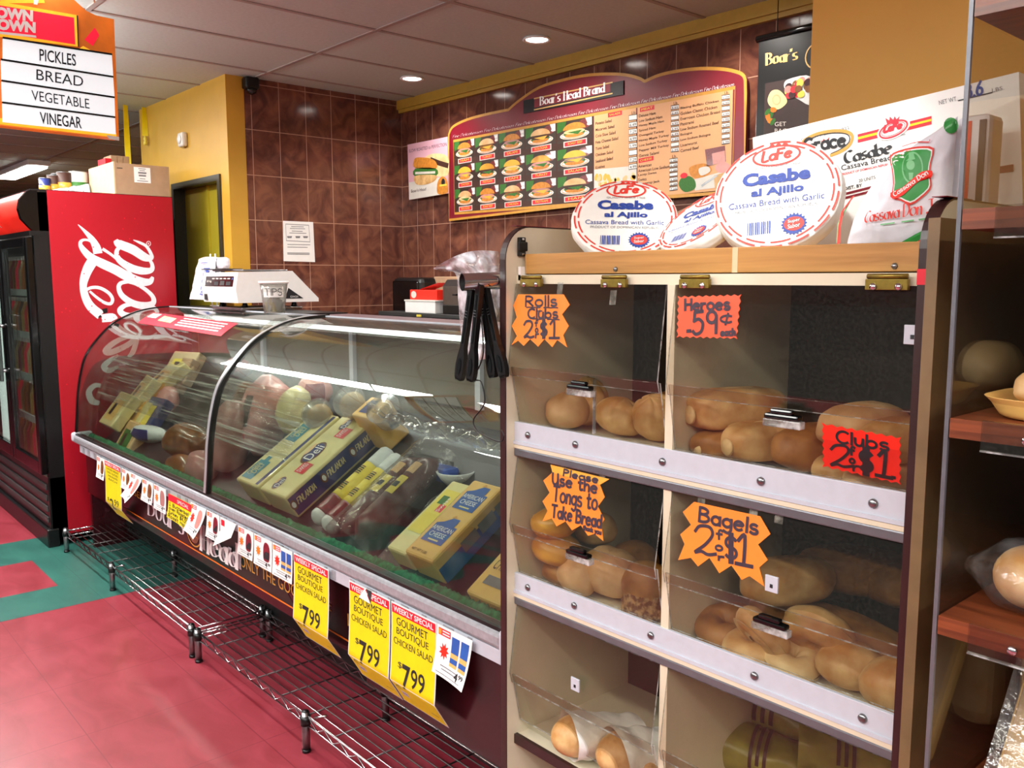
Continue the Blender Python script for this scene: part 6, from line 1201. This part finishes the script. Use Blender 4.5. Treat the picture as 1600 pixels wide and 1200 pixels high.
roll('soft_roll', 'small golden roll at the front of the bottom left bin', Z_(1010, 1193, f3+.036), (.036, .036, .036), 'crust', 0, 0, 0, 'round', 31)
sack('olive printed bag lying along the back of the bottom right bin', V(Z_(1200, 1118, f3+.10))+V((0, .05, 0)), .30, .055, rad(12), 'bag_olive', 3)
sack('olive printed bag nearest the front of the bottom right bin', Z_(1215, 1178, f3+.062), .24, .055, rad(20), 'bag_olive', 4)
sack('olive printed bag at the right of the bottom right bin', V(Z_(1330, 1180, f3+.08))+V((0, .04, 0)), .24, .055, rad(30), 'bag_olive', 5)
roll('round_roll', 'orange gold round roll before the olive bags', Z_(1125, 1180, f3+.052), (.055, .05, .052), 'crust', 0, 0, 0, 'round', 32)
roll('round_roll', 'small brown roll left of the olive bags by the divider', Z_(1085, 1195, f3+.036), (.045, .04, .036), 'crust_dark', 0, 0, 0, 'round', 33)
p = atY(870, 1196, 1.40); o = thing('braided_loaf', 'browned braided loaf on the open bottom shelf of the bread bins', 'bread', (p.x, p.y, .116)); m = MB()
for k in range(5): m.surf(lambda u, v: V((p.x-.09+.045*k, p.y, p.z-.075))+V((math.cos(math.pi*(v-.5))*math.cos(6.2832*u)*.035, math.cos(math.pi*(v-.5))*math.sin(6.2832*u)*.06, math.sin(math.pi*(v-.5))*.06)), 20, 12, 'crust_dark')
m.build('braid', o)
m = MB(); m.box(p.x-.12, p.x+.14, p.y-.09, p.y+.12, .116, p.z-.125, 'card'); tag(m.build('bread_crate'), 'low brown crate under the braided loaf on the bottom shelf', 'crate')
random.seed(9); m = MB()
for i in range(70):
    k = random.random(); q = Z_(random.uniform(880, 1040), 0, 0) if False else None
    x = random.uniform(-1.40, -1.02) if k < .7 else random.uniform(-.99, -.56); y = random.uniform(1.283, 1.33); z = f2 if i % 3 else f1
    m.box(x, x+.003, y, y+.0025, z+.0001, z+.0016, 'turkey_brown' if i % 2 else 'crumb')
o = m.build('bread_crumbs'); tag(o, 'scattered brown bread crumbs on the bin floors', 'crumbs'); o['kind'] = 'stuff'

# ---------------------------------------------------------------- tongs, holder, bag
PT = Pl((0, 1.205, 0), (1, 0, 0), (0, 0, 1)); tp = lambda p, sc=1, ox=0, oy=0: PT.tr(p, sc, ox, oy)
A = atY(716, 441, 1.215); B = atY(752, 438, 1.235); t = thing('tongs_holder', 'chrome tube bracket on the side of the bread bins holding the tongs', 'holder', (-1.5, 1.22, 1.43))
m = MB(); dd = V((.03, .09, .004)); a = V(atY(722, 441, 1.17))
m.tube([a, a+dd], .019, 'chrome', 24, caps=False); m.tube([a+dd, a-V((.0, 0, 0))], .0172, 'dark_grey', 24, caps=False); m.build('tube', t)
c = V((BL-.017, 1.262, 1.44)); m = MB(); m.tube([a+dd*.9, V((-1.475, 1.245, 1.432)), c+V((-.004, 0, .002)), c+V((-.004, 0, .03))], .005, 'steel', 10); m.build('arm', t)
def tong(lab, arms, y):
    PT = Pl((0, y, 0), (1, 0, 0), (0, 0, 1)); o = thing('tongs', lab, 'tongs', PT.pt(*PT.px(*arms[0][1])), 'black serving tongs')
    for (p0, p1) in arms:
        a = V(PT.px(*p0)); b_ = V(PT.px(*p1)); d = (b_-a).normalized(); n = V((-d.y, d.x)); L_ = (b_-a).length; m = MB()
        w = [(0, .012), (.03, .0125), (.60, .0105), (.66, .011), (.74, .018), (.84, .022), (.93, .0215), (.985, .018), (1, .0155)]
        l = [tuple(a+d*L_*f+n*ww*.5*1.25) for f, ww in w]; r = [tuple(a+d*L_*f-n*ww*.5*1.25) for f, ww in w]
        m.poly(PT, l+r[::-1], 'black', .006, .012); m.stroke(PT, [tuple(a+d*L_*.1), tuple(a+d*L_*.6)], .004, 'black_gloss', .0075)
        for k in range(3): q = a+d*L_*(.26+.03*k); m.stroke(PT, [tuple(q-n*.004), tuple(q+n*.004)], .0018, 'steel', .008)
        m.poly(PT, ell(*(a+d*L_*.86), .006, .02, 14, math.atan2(d.y, d.x)-math.pi/2), 'black_gloss', .0078)
        for k in range(3): q = b_+n*(.006*(k-1)); m.poly(PT, ell(q.x, q.y, .003, .003, 8), 'black', .006, .012)
        m.build('arm', o)
    m = MB(); q = PT.px(*arms[0][0]); m.tube([PT.pt(q[0]-.012, q[1]+.004, .0), PT.pt(q[0]+.03, q[1]+.006, 0)], .008, 'black', 10); m.build('hinge', o)
tong('pair of black plastic tongs hanging on the left of the holder', [((738, 448), (718, 592)), ((750, 446), (736, 594))], 1.200)
tong('pair of black plastic tongs hanging nearest the bread bins', [((753, 446), (771, 588)), ((758, 446), (788, 588))], 1.222)
m = MB(); q = [PT.pt(*PT.px(*p), .0) for p in ((730, 452), (732, 462), (742, 466), (752, 500), (755, 545), (752, 565), (741, 592), (752, 597), (757, 630), (740, 655), (745, 672), (765, 685), (783, 690), (787, 680), (783, 672))]
m.tube(smooth(q, 5), .0016, 'black', 6); tag(m.build('black_cord'), 'thin black cord tethering the tongs and looping down beside the bins', 'cord')
lf = [(676, 420), (692, 424), (712, 428), (716, 470), (720, 520), (726, 565)]; rt = [(779, 393), (780, 415), (781, 450), (783, 490), (781, 530), (770, 560)]
ls = sm2(lf, 4); rs = sm2(rt, 4)
def bagfn(u, v):
    i = min(int(v*(len(ls)-1)), len(ls)-2); f = v*(len(ls)-1)-i
    a = V(ls[i])*(1-f)+V(ls[i+1])*f; b_ = V(rs[i])*(1-f)+V(rs[i+1])*f; q = a*(1-u)+b_*u
    q.y -= 12*math.sin(3.14*u)*(1-v)**3; return atY(q.x, q.y, 1.33+.03*noise.noise(V((u*3, v*3, 4)))+.02*noise.noise(V((u*8, v*7, 2)))-.02*math.sin(3.14*u))
m = MB(); m.surf(bagfn, 36, 36, 'bag_clear'); tag(m.build('produce_bag'), 'crumpled translucent plastic bag stuffed behind the tongs holder', 'bag')

# ---------------------------------------------------------------- packs on the tray
UPV = V((0, 0, 1))
def disc(lab, c, nrm, R0, th, deco, rot=0, sd=0):
    c = V(c); n = V(nrm).normalized(); v = (UPV-n*UPV.dot(n)).normalized(); u = v.cross(n); u2 = u*math.cos(rot)+v*math.sin(rot); v2 = v*math.cos(rot)-u*math.sin(rot)
    o = thing('cassava_bread', lab, 'bread pack', c-V((0, 0, R0*.9)), 'round cassava bread packs')
    def fn(a, b_):
        an = 6.28318*a; pr = [(0, th/2), (.5, th/2), (.9, th/2), (.97, th*.42), (1.0, th*.1), (1.0, -th*.25), (.95, -th/2), (.5, -th/2), (0, -th/2)]
        f = b_*(len(pr)-1); i = min(int(f), len(pr)-2); f -= i; r = pr[i][0]*(1-f)+pr[i+1][0]*f; z = pr[i][1]*(1-f)+pr[i+1][1]*f
        wr = .02*noise.noise(V((math.cos(an)*3+sd, math.sin(an)*3, z*40)))+.012*noise.noise(V((math.cos(an)*14, math.sin(an)*14, z*90+sd))) if r > .93 else 0
        return c+(u2*math.cos(an)+v2*math.sin(an))*(R0*r*(1+wr))+n*z
    m = MB(); m.surf(fn, 90, 32, 'cassava_white', True); m.build('wrapped_disc', o)
    p = Pl(c+n*(th/2+.0006), u2, v2); m = MB(); deco(m, p, R0); m.build('printed_label', o); return o
def lafe(m, p, R0):
    for r_ in (.93, .86):
        for k in range(14):
            a0 = k*360/14+(9 if r_ < .9 else 0); q = [(R0*r_*math.cos(rad(a0+19*j/6)), R0*r_*math.sin(rad(a0+19*j/6))) for j in range(7)]
            m.stroke(p, q, .0032, 'ink_red', .0004)
    s = R0
    m.stroke(p, ell(0, .68*s, .36*s, .17*s, 30), .004, 'ink_red', .0006, closed=True); m.poly(p, ell(0, .68*s, .34*s, .155*s, 30), 'cassava_white', .0008)
    m.hand(p, 'LaFe', (-.22*s, .60*s), (.22*s, .62*s), (-.20*s, .78*s), 'ink_red', .0055, .0012, gap=.15)
    for k in range(3): m.poly(p, [(-.12*s+.1*s*k, .86*s), (-.02*s+.1*s*k, .86*s), (-.07*s+.1*s*k, .93*s)], 'ink_red', .0008)
    m.text(p, 'Casabe', (-.52*s, .18*s), (.52*s, .18*s), (-.52*s, .42*s), 'ink_blue', .001, .05); m.text(p, 'al Ajillo', (-.38*s, -.06*s), (.42*s, -.06*s), (-.38*s, .12*s), 'ink_blue', .001, .04)
    m.text(p, 'Cassava Bread with Garlic', (-.72*s, -.2*s), (.72*s, -.2*s), (-.72*s, -.09*s), 'ink_blue', .001); m.text(p, 'PRODUCT OF DOMINICAN REPUBLIC', (-.62*s, -.30*s), (.64*s, -.30*s), (-.62*s, -.24*s), 'ink_grey', .001); m.text(p, 'QUALITY SINCE 1968', (-.36*s, .46*s), (.36*s, .46*s), (-.36*s, .51*s), 'ink_grey', .001)
    for k in range(12): m.rect(p, -.42*s+.03*s*k, -.70*s, -.42*s+.03*s*k+(.02 if k % 3 else .012)*s, -.48*s, 'ink_blue', .001)
    m.poly(p, star(.28*s, -.58*s, .16*s, .2*s, 20), 'ink_blue', .001); m.poly(p, ell(.28*s, -.58*s, .15*s, .12*s), 'ink_red', .0014); m.text(p, 'Super', (.19*s, -.58*s), (.37*s, -.56*s), (.19*s, -.51*s), 'white', .0018); m.text(p, 'Sabor', (.19*s, -.66*s), (.37*s, -.64*s), (.19*s, -.59*s), 'white', .0018)
tov = lambda c: (EYE-V(c)).normalized()
c1 = atY(976, 347, 1.40); c3 = atY(1215, 311, 1.44); c2 = atY(1098, 352, 1.43)
RD = .112
n1 = tov(c1); n1.z = .85; disc('round cassava bread pack leaning at the left end of the plywood tray, barcode showing', c1, n1, RD, .03, lafe, -.03, 1)
n3 = tov(c3); n3.z = .52; n3 += _r*-.22; disc('largest looking round cassava bread pack, brightly lit, in front of the white carton', c3, n3, .116, .04, lafe, .10, 3)
n2 = -_f*.30+(_r*-.63+V((0, 0, .77)))*.95; disc('round cassava bread pack tilted nearly edge on between the other two round packs', c2, n2, .092, .034, lafe, .35, 2)
# big white carton
al = rad(5.2); A = atY(1176, 215, 1.60); PB = Pl(A, (math.cos(al), 0, math.sin(al)), (-math.sin(al), 0, math.cos(al))); W = (PB.px(1592, 113)[0]); Hh = .262
ZB_ = lambda p: PB.tr(p, 4.8, 1160, 150); Z6 = lambda p: PB.tr(p, 3.333, 1150, 30)
t = thing('white_carton', 'large white carton printed with two brand ovals and Casabe, leaning behind the round packs', 'box', PB.pt(W/2, -Hh))
m = MB(); m.poly(PB, [(0, -Hh), (W, -Hh), (W, 0), (0, 0)], 'paper', 0, .085); m.build('carton', t)
m = MB(); m.stroke(PB, sm2(ZB_([(440, 380), (470, 330), (560, 285), (680, 262), (780, 268), (825, 300), (810, 360), (750, 410), (665, 445)]), 5), .006, 'gold', .001); m.stroke(PB, sm2(ZB_([(455, 385), (490, 335), (570, 298), (680, 278), (770, 282), (805, 308), (795, 352), (735, 400), (668, 432)]), 5), .0018, 'ink', .0012)
m.text(PB, 'QUALITY SINCE 1922', *ZB_([(450, 345), (810, 250), (440, 320)]), 'ink_grey', .001); m.hand(PB, 'Grace', *ZB_([(470, 418), (775, 372), (462, 325)]), 'ink', .0055, .0012, gap=.16)
m.poly(PB, ZB_([(585, 325), (600, 340), (612, 318), (625, 337), (658, 305), (645, 345), (597, 348)]), 'ink_red', .001)
def band_(y0, y1, mt, h): m.poly(PB, ZB_([(866, 352-(352-288)*y1), (866, 352-(352-288)*y0), (1420, 212-(212-150)*y0), (1420, 212-(212-150)*y1)]), mt, h)
band_(0, 1, 'tag_red', .0008); band_(.38, .66, 'tag_yellow', .0012)
e = ZB_([(1135, 250), (1275, 220), (1140, 190)]); ce = V(e[0]); m.poly(PB, ell(ce.x, ce.y, .031, .0165, 30, al+.1), 'white', .0016); m.stroke(PB, ell(ce.x, ce.y, .026, .013, 30, al+.1), .003, 'tag_red', .002, closed=True); m.stroke(PB, ell(ce.x, ce.y, .022, .010, 30, al+.1), .001, 'tag_red', .002, closed=True)
m.hand(PB, 'LaFe', *ZB_([(1065, 272), (1195, 240), (1075, 225)]), 'tag_red', .0045, .0024, gap=.14); m.poly(PB, ZB_([(1090, 215), (1075, 165), (1105, 185), (1110, 155), (1135, 180), (1145, 152), (1160, 175), (1185, 150), (1170, 198)]), 'tag_red', .002)
m.text(PB, 'QUALITY SINCE 1968', *ZB_([(1045, 335), (1225, 295), (1042, 322)]), 'ink', .001); m.hand(PB, 'Casabe', *ZB_([(775, 505), (1120, 425), (765, 420)]), 'ink', .0058, .0012, (1, .5), gap=.14); m.text(PB, 'Cassava Bread', *ZB_([(745, 560), (1120, 480), (740, 520)]), 'ink', .001, .01); m.text(PB, 'PRODUCT OF DOMINICAN REPUBLIC', *ZB_([(742, 597), (1120, 515), (741, 580)]), 'tag_red', .001, .02)
m.text(PB, '20 UNITS', *ZB_([(875, 648), (1000, 620), (873, 625)]), 'ink', .001); m.text(PB, 'DIST. BY', *ZB_([(768, 708), (900, 680), (766, 684)]), 'ink', .001, .02)
for y0 in (735, 765): m.poly(PB, ZB_([(735, y0+18), (735, y0), (1200, y0-118), (1200, y0-100)]), 'board_maroon', .001)
m.text(PB, 'NET WT.', *Z6([(1060, 447), (1155, 424), (1056, 425)]), 'ink_grey', .001); m.stroke(PB, Z6([(1160, 424), (1335, 382)]), .002, 'ink', .001); m.hand(PB, '8.6', *Z6([(1200, 412), (1285, 390), (1195, 345)]), 'ink_blue', .004, .0012); m.text(PB, 'LBS.', *Z6([(1335, 382), (1398, 367), (1333, 362)]), 'ink_grey', .001)
m.poly(PB, Z6([(1308, 812), (1446, 795), (1446, 755), (1308, 778)]), 'board_maroon', .001); m.build('printing', t)
# printed cassava bag
t = thing('cassava_bag', 'white plastic bag with a green shield and red script lettering on the plywood tray', 'bread pack', atY(1400, 384, 1.37))
PQ = Pl((0, 1.375, 0), (1, 0, 0), (0, 0, 1)); q4 = [V(q) for q in PQ.tr([(1312, 392), (1474, 392), (1484, 178), (1378, 250)])]
def bfun(u, v, h=0):
    q = (q4[0]*(1-u)+q4[1]*u)*(1-v)+(q4[3]*(1-u)+q4[2]*u)*v; b_ = .035*(math.sin(math.pi*min(max(u, 0), 1))*math.sin(math.pi*min(max(v, .0), 1)))**.5
    return V((q.x-.012*math.sin(math.pi*v)*(1-u), 1.392-b_-h+.012*v+.003*noise.noise(V((u*5, v*6, 3)))+.0015*noise.noise(V((u*14, v*12, 1))), q.y))
m = MB(); m.surf(lambda u, v: bfun(u, v), 40, 40, 'bag_white'); m.surf(lambda u, v: V((bfun(u, v).x, 1.41+.012*v+.02*math.sin(3.14*u)*math.sin(3.14*v), bfun(u, v).z)), 20, 20, 'bag_white'); m.build('bag', t)
class BPl(Pl):
    def __init__(s, hh=.002): s.hh = hh
    def pt(s, a, b, h=0): return bfun(a, b, s.hh+h)
def inv(px, py):
    u, v = .5, .5
    for _ in range(30):
        q = bfun(u, v); d = V((px, py))-proj(q); e = 1e-3; ju = (proj(bfun(u+e, v))-proj(q))/e; jv = (proj(bfun(u, v+e))-proj(q))/e; D = ju.x*jv.y-ju.y*jv.x
        if abs(D) < 1e-9: break
        u = min(1.2, max(-.2, u+(d.x*jv.y-d.y*jv.x)/D)); v = min(1.2, max(-.2, v+(ju.x*d.y-ju.y*d.x)/D))
    return (u, v)
def proj(p): d = V(p)-EYE; return V((800+CAM_F*d.dot(_r2)/d.dot(_f), 600+CAM_F*d.dot(_d2)/d.dot(_f)))
bp = BPl(); ZG = lambda p: [inv(1150+x/3.333, 30+y/3.333) for x, y in p]
def fan(m, pts, mt, h): # rings toward the centre so that the patch follows the bulge
    c = V((sum(p[0] for p in pts)/len(pts), sum(p[1] for p in pts)/len(pts))); n = len(pts); vs = []
    for k in range(6): vs += [bp.pt(*(V(p)*(1-k/6)+c*(k/6)), h) for p in pts]
    vs.append(bp.pt(*c, h)); m.add(vs, [(k*n+i, k*n+(i+1) % n, (k+1)*n+(i+1) % n, (k+1)*n+i) for k in range(5) for i in range(n)]+[(5*n+i, 5*n+(i+1) % n, 6*n) for i in range(n)], mt, True)
m = MB(); sh = [(803, 715), (850, 685), (920, 668), (980, 662), (1035, 672), (1022, 740), (1015, 800), (1022, 850), (1015, 890), (960, 940), (912, 968), (860, 945), (815, 930), (822, 860), (815, 780)]; sh = sm2(sh, 2, True)
fan(m, ZG(sh), 'ink_red', .0005); cc = V((915, 810)); fan(m, ZG([tuple(V(p)*.93+cc*.07) for p in sh]), 'paper', .001); fan(m, ZG([tuple(V(p)*.88+cc*.12) for p in sh]), 'green', .0015)
m.stroke(bp, ZG(ell(925, 775, 52, 80, 30)), .012, M_('pale_green', '7CC088', .5), .002, closed=True); fan(m, ZG(ell(915, 760, 22, 26, 16)), 'pale_green', .002); fan(m, ZG([(905, 800), (930, 800), (925, 835), (908, 838)]), 'pale_green', .002); fan(m, ZG([(890, 740), (940, 730), (935, 715), (930, 690), (905, 695), (905, 725)]), 'pale_green', .002)
fan(m, ZG(sm2([(812, 905), (870, 880), (930, 830), (975, 795), (1028, 790), (1025, 825), (985, 830), (930, 868), (880, 915), (825, 938)], 2, True)), 'neon_red', .003); m.hand(bp, 'Cassava Don', *ZG([(835, 925), (1010, 808), (825, 905)]), 'paper', .008, .004)
m.hand(bp, 'Cassava Don J', *ZG([(680, 1060), (1055, 1010), (685, 1005)]), 'ink_red', .016, .003, (.9, .4), .25, gap=.12)
for x0_, x1_ in ((760, 830), (870, 930), (960, 1010)): m.stroke(bp, ZG([(x0_, 1070-(x0_-760)*.13), (x1_, 1070-(x1_-760)*.13)]), .012, 'pale_green', .002)
fan(m, ZG([(860, 1165), (940, 1120), (1010, 1085), (1015, 1110), (960, 1150), (930, 1168)]), 'green', .002); fan(m, ZG([(940, 1168), (1010, 1112), (1030, 1150), (1030, 1180)]), 'neon_red', .002)
m.stroke(bp, ZG([(575, 940), (560, 1000), (545, 1080), (540, 1165)]), .03, 'ink_red', .002); m.stroke(bp, ZG([(560, 960), (540, 1060), (532, 1160)]), .02, 'pale_green', .001)
m.stroke(bp, sm2(ZG([(870, 665), (900, 655), (930, 645), (970, 640), (1010, 640), (1015, 628)]), 4), .008, 'ink_red', .002); fan(m, ZG(ell(1125, 555, 38, 42, 16)), 'green', .002); m.stroke(bp, ZG([(1100, 570), (1150, 540)]), .02, 'pale_green', .003); m.build('printing', t)
p = atY(1530, 240, 1.52); m = MB(); m.box(p.x-.03, p.x+.022, 1.50, 1.56, 1.4595, p.z+.06, 'bag_white', .01); m.box(p.x-.012, p.x-.006, 1.499, 1.50, 1.47, p.z+.05, 'ink_red'); m.box(p.x+.006, p.x+.016, 1.4985, 1.50, 1.48, p.z+.05, 'ink_purple'); tag(m.build('bread_pack'), 'upright clear wrapped pack with red stripe beside the acrylic divider', 'bread pack')
a = atY(1040, 345, 1.60); m = MB(); bxz = Pl(V((a.x, 1.60, 1.46)), (1, 0, .22), (-.22, 0, 1)); m.poly(bxz, [(-.2, 0), (.13, 0), (.13, .135), (-.16, .105)], 'card', 0, .006); m.poly(bxz, [(-.4, .0), (-.2, 0), (-.16, .105), (-.38, .1)], 'card', 0, .006); tag(m.build('cardboard_flap'), 'brown cardboard flap standing behind the round packs', 'cardboard')

# ---------------------------------------------------------------- wooden shelf unit at the right
SX = -.438; t = thing('wooden_shelf', 'dark wooden shelf unit with reddish shelf edges at the right edge of the photo', 'shelf', (-.1, 1.4, 0))
m = MB(); m.box(-.525, -.509, 1.215, 1.66, 0, 1.53, 'tan_edge'); m.build('side_panel', t)
m = MB(); m.box(-.505, .3, 1.62, 1.64, 0, 1.53, 'dark_wood'); m.build('back_panel', t)
for z in (1.531, 1.279, 1.027, .76): 
    m = MB(); m.box(SX+.002, .3, 1.10, 1.62, z-.024, z, 'laminate'); s = m.build('shelf_board', t)
    m = MB(); m.box(SX+.04, .3, 1.0955, 1.0995, z-.034, z+.002, 'acrylic'); m.box(SX+.04, .3, 1.0945, 1.1, z-.036, z-.034, 'acrylic_edge'); m.build('price_channel', s)
    m = MB(); m.lathe([(.006, 0), (.005, .003), (0, .0035)], 'chrome', 12, Matrix.Translation((SX+.09, 1.0955, z-.016)) @ Matrix.Rotation(rad(90), 4, 'X')); m.build('screw', s)
z = atY(1560, 18, 1.1).z; m = MB(); m.box(SX+.002, .3, 1.10, 1.62, z, z+.03, 'laminate'); m.build('shelf_board', t)
t = thing('acrylic_divider', 'tall clear acrylic divider sheet between the bread bins and the wooden shelf', 'divider', (SX, 1.35, 0)); m = MB(); m.box(SX-.004, SX, 1.105, 1.62, 0, 1.95, 'acrylic'); m.build('sheet', t); m = MB(); m.box(SX-.0045, SX+.0005, 1.10, 1.105, 0, 1.95, 'strip_grey'); m.build('front_edge', t)
# packs on it
def tray(lab, c, rx, ry, mt):
    o = thing('pastry_tray', lab, 'tray', c); m = MB(); c = V(c)
    prs = [(0, .001), (.86, .001), (.9, .004), (1.0, .024), (1.03, .026), (1.0, .022), (.88, .006), (0, .005)]
    def fn(a, b_):
        f = b_*(len(prs)-1); i = min(int(f), len(prs)-2); f -= i; r = prs[i][0]*(1-f)+prs[i+1][0]*f; zz = prs[i][1]*(1-f)+prs[i+1][1]*f; an = 6.28318*a; s = lambda t_: math.copysign(abs(t_)**.5, t_)
        return c+V((s(math.cos(an))*rx*r, s(math.sin(an))*ry*r, zz))
    m.surf(fn, 48, 28, mt, True); m.build('foam_tray', o); return o
z2 = 1.2795; c = V((SX+.15, 1.20, z2)); o = tray('yellow foam tray of flat pastries on the upper wooden shelf', c, .13, .08, 'american_box')
roll('flat_pastry', 'flat tan pastry on the yellow foam tray', c+V((-.055, 0, .035)), (.055, .055, .028), 'crust_tan', 0, 0, 0, 'round', 41, None)
roll('flat_pastry', 'second tan pastry on the tray, at the photo edge', c+V((.05, 0, .038)), (.055, .055, .03), 'crust_tan', 0, 0, 0, 'round', 42, None)
m = MB(); m.surf(lambda u, v: c+V((-.05+.16*u, -.05+.1*v, .066+.012*math.sin(3*u+2*v))), 8, 6, 'label_lilac' if 'label_lilac' in MATS else M_('label_lilac', 'B4BCE0', .35)); tag(m.build('label_sheet'), 'pale blue label sheet lying over the pastries', 'label')
roll('flat_pastry', 'pale bun pressed against the acrylic divider on the upper shelf', V((SX+.045, 1.36, z2+.04)), (.038, .05, .04), 'crust_pale', 0, 0, 0, 'round', 43, None)
z3 = 1.0275; c = V((SX+.13, 1.20, z3+.045)); o = thing('wrapped_rolls', 'clear wrapped pack of rolls with a printed label on the middle wooden shelf', 'bread pack', c-V((0, 0, .045)))
for k in range(2): mm = MB(); mm.surf(lambda u, v: c+V((-.055+.08*k, 0, 0))+V((math.cos(math.pi*(v-.5))*math.cos(6.2832*u)*.045, math.cos(math.pi*(v-.5))*math.sin(6.2832*u)*.05, math.sin(math.pi*(v-.5))*.04)), 24, 14, 'crust'); mm.build('roll', o)
m = MB(); m.surf(lambda u, v: c+V((-.135+.27*v+.0, math.cos(6.2832*u)*.062*(min(1, 4*v+.12)), math.sin(6.2832*u)*.046*min(1, 5*v+.12)-.001))*1.0+V((0, .006*noise.noise(V((u*8, v*8, 0))), .005*noise.noise(V((u*9, v*7, 4))))), 40, 24, 'wrap'); m.build('film', o)
lp = Pl(c+V((-.02, -.066, -.035)), (1, .0, 0), (0, .35, 1)); m = MB(); m.rect(lp, 0, 0, .14, .075, 'paper', .0); m.stroke(lp, [(.003, .003), (.14, .003), (.14, .072), (.003, .072)], .004, 'label_lilac', .0006, closed=True)
for k in range(7): m.rect(lp, .012, .012+.008*k, .05+.01*(k % 3)+.05, .015+.008*k, 'ink_grey', .0008)
m.build('label', o)
z4 = .7605; c = V((SX+.14, 1.19, z4)); o = thing('wrapped_tray', 'tilted wrapped tray of pastry with a green edged label on the lowest wooden shelf', 'bread pack', c); TT = Matrix.Translation(c+V((0, .03, .0))) @ Matrix.Rotation(rad(52), 4, 'X') @ Matrix.Rotation(rad(0), 4, 'Y')
m = MB(); m.box(-.10, .16, 0, .24, .002, .02, 'american_box', .008, TT); m.box(-.09, .15, .01, .23, .02, .05, 'crust_tan', .012, TT); m.build('foam_tray', o)
m = MB(); m.box(-.103, .163, -.004, .246, .0515, .0525, 'wrap', 0, TT); m.build('film', o)
lp = Pl(TT @ V((-.045, .02, .054)), TT.to_3x3() @ V((1, 0, 0)), TT.to_3x3() @ V((0, 1, 0))); m = MB(); m.rect(lp, 0, 0, .16, .13, 'green', 0); m.rect(lp, .004, .004, .16, .126, 'paper', .0006); m.poly(lp, [(.02, .105), (.035, .12), (.05, .105)], 'tag_red', .001); m.poly(lp, [(.05, .105), (.065, .122), (.085, .105)], 'tag_red', .001)
for k, (x0_, x1_) in enumerate(((.02, .12), (.03, .11), (.02, .13), (.02, .13), (.02, .1))): m.rect(lp, x0_, .085-.016*k, x1_, .09-.016*k+(.006 if k < 2 else 0), 'leaf' if k < 2 else 'ink_grey', .001)
m.build('label', o)
m = MB(); cc = V((SX+.06, 1.28, 1.5315)); m.surf(lambda u, v: cc+V((-.05+.16*u, -.08+.2*v, .022*math.sin(3.14*u)*math.sin(3.14*v)+.004*noise.noise(V((u*6, v*6, 1)))+.002)), 14, 14, 'crust_tan'); tag(m.build('flat_pack'), 'flat brown wrapped pack on the top wooden shelf behind the acrylic', 'bread pack')
o = thing('wrapped_loaf', 'dim wrapped loaf standing against the acrylic divider on the lowest shelf', 'bread pack', (SX+.045, 1.38, z4)); m = MB(); m.box(SX+.01, SX+.085, 1.36, 1.5, z4+.001, z4+.2, 'crust_tan', .03); m.build('loaf', o)
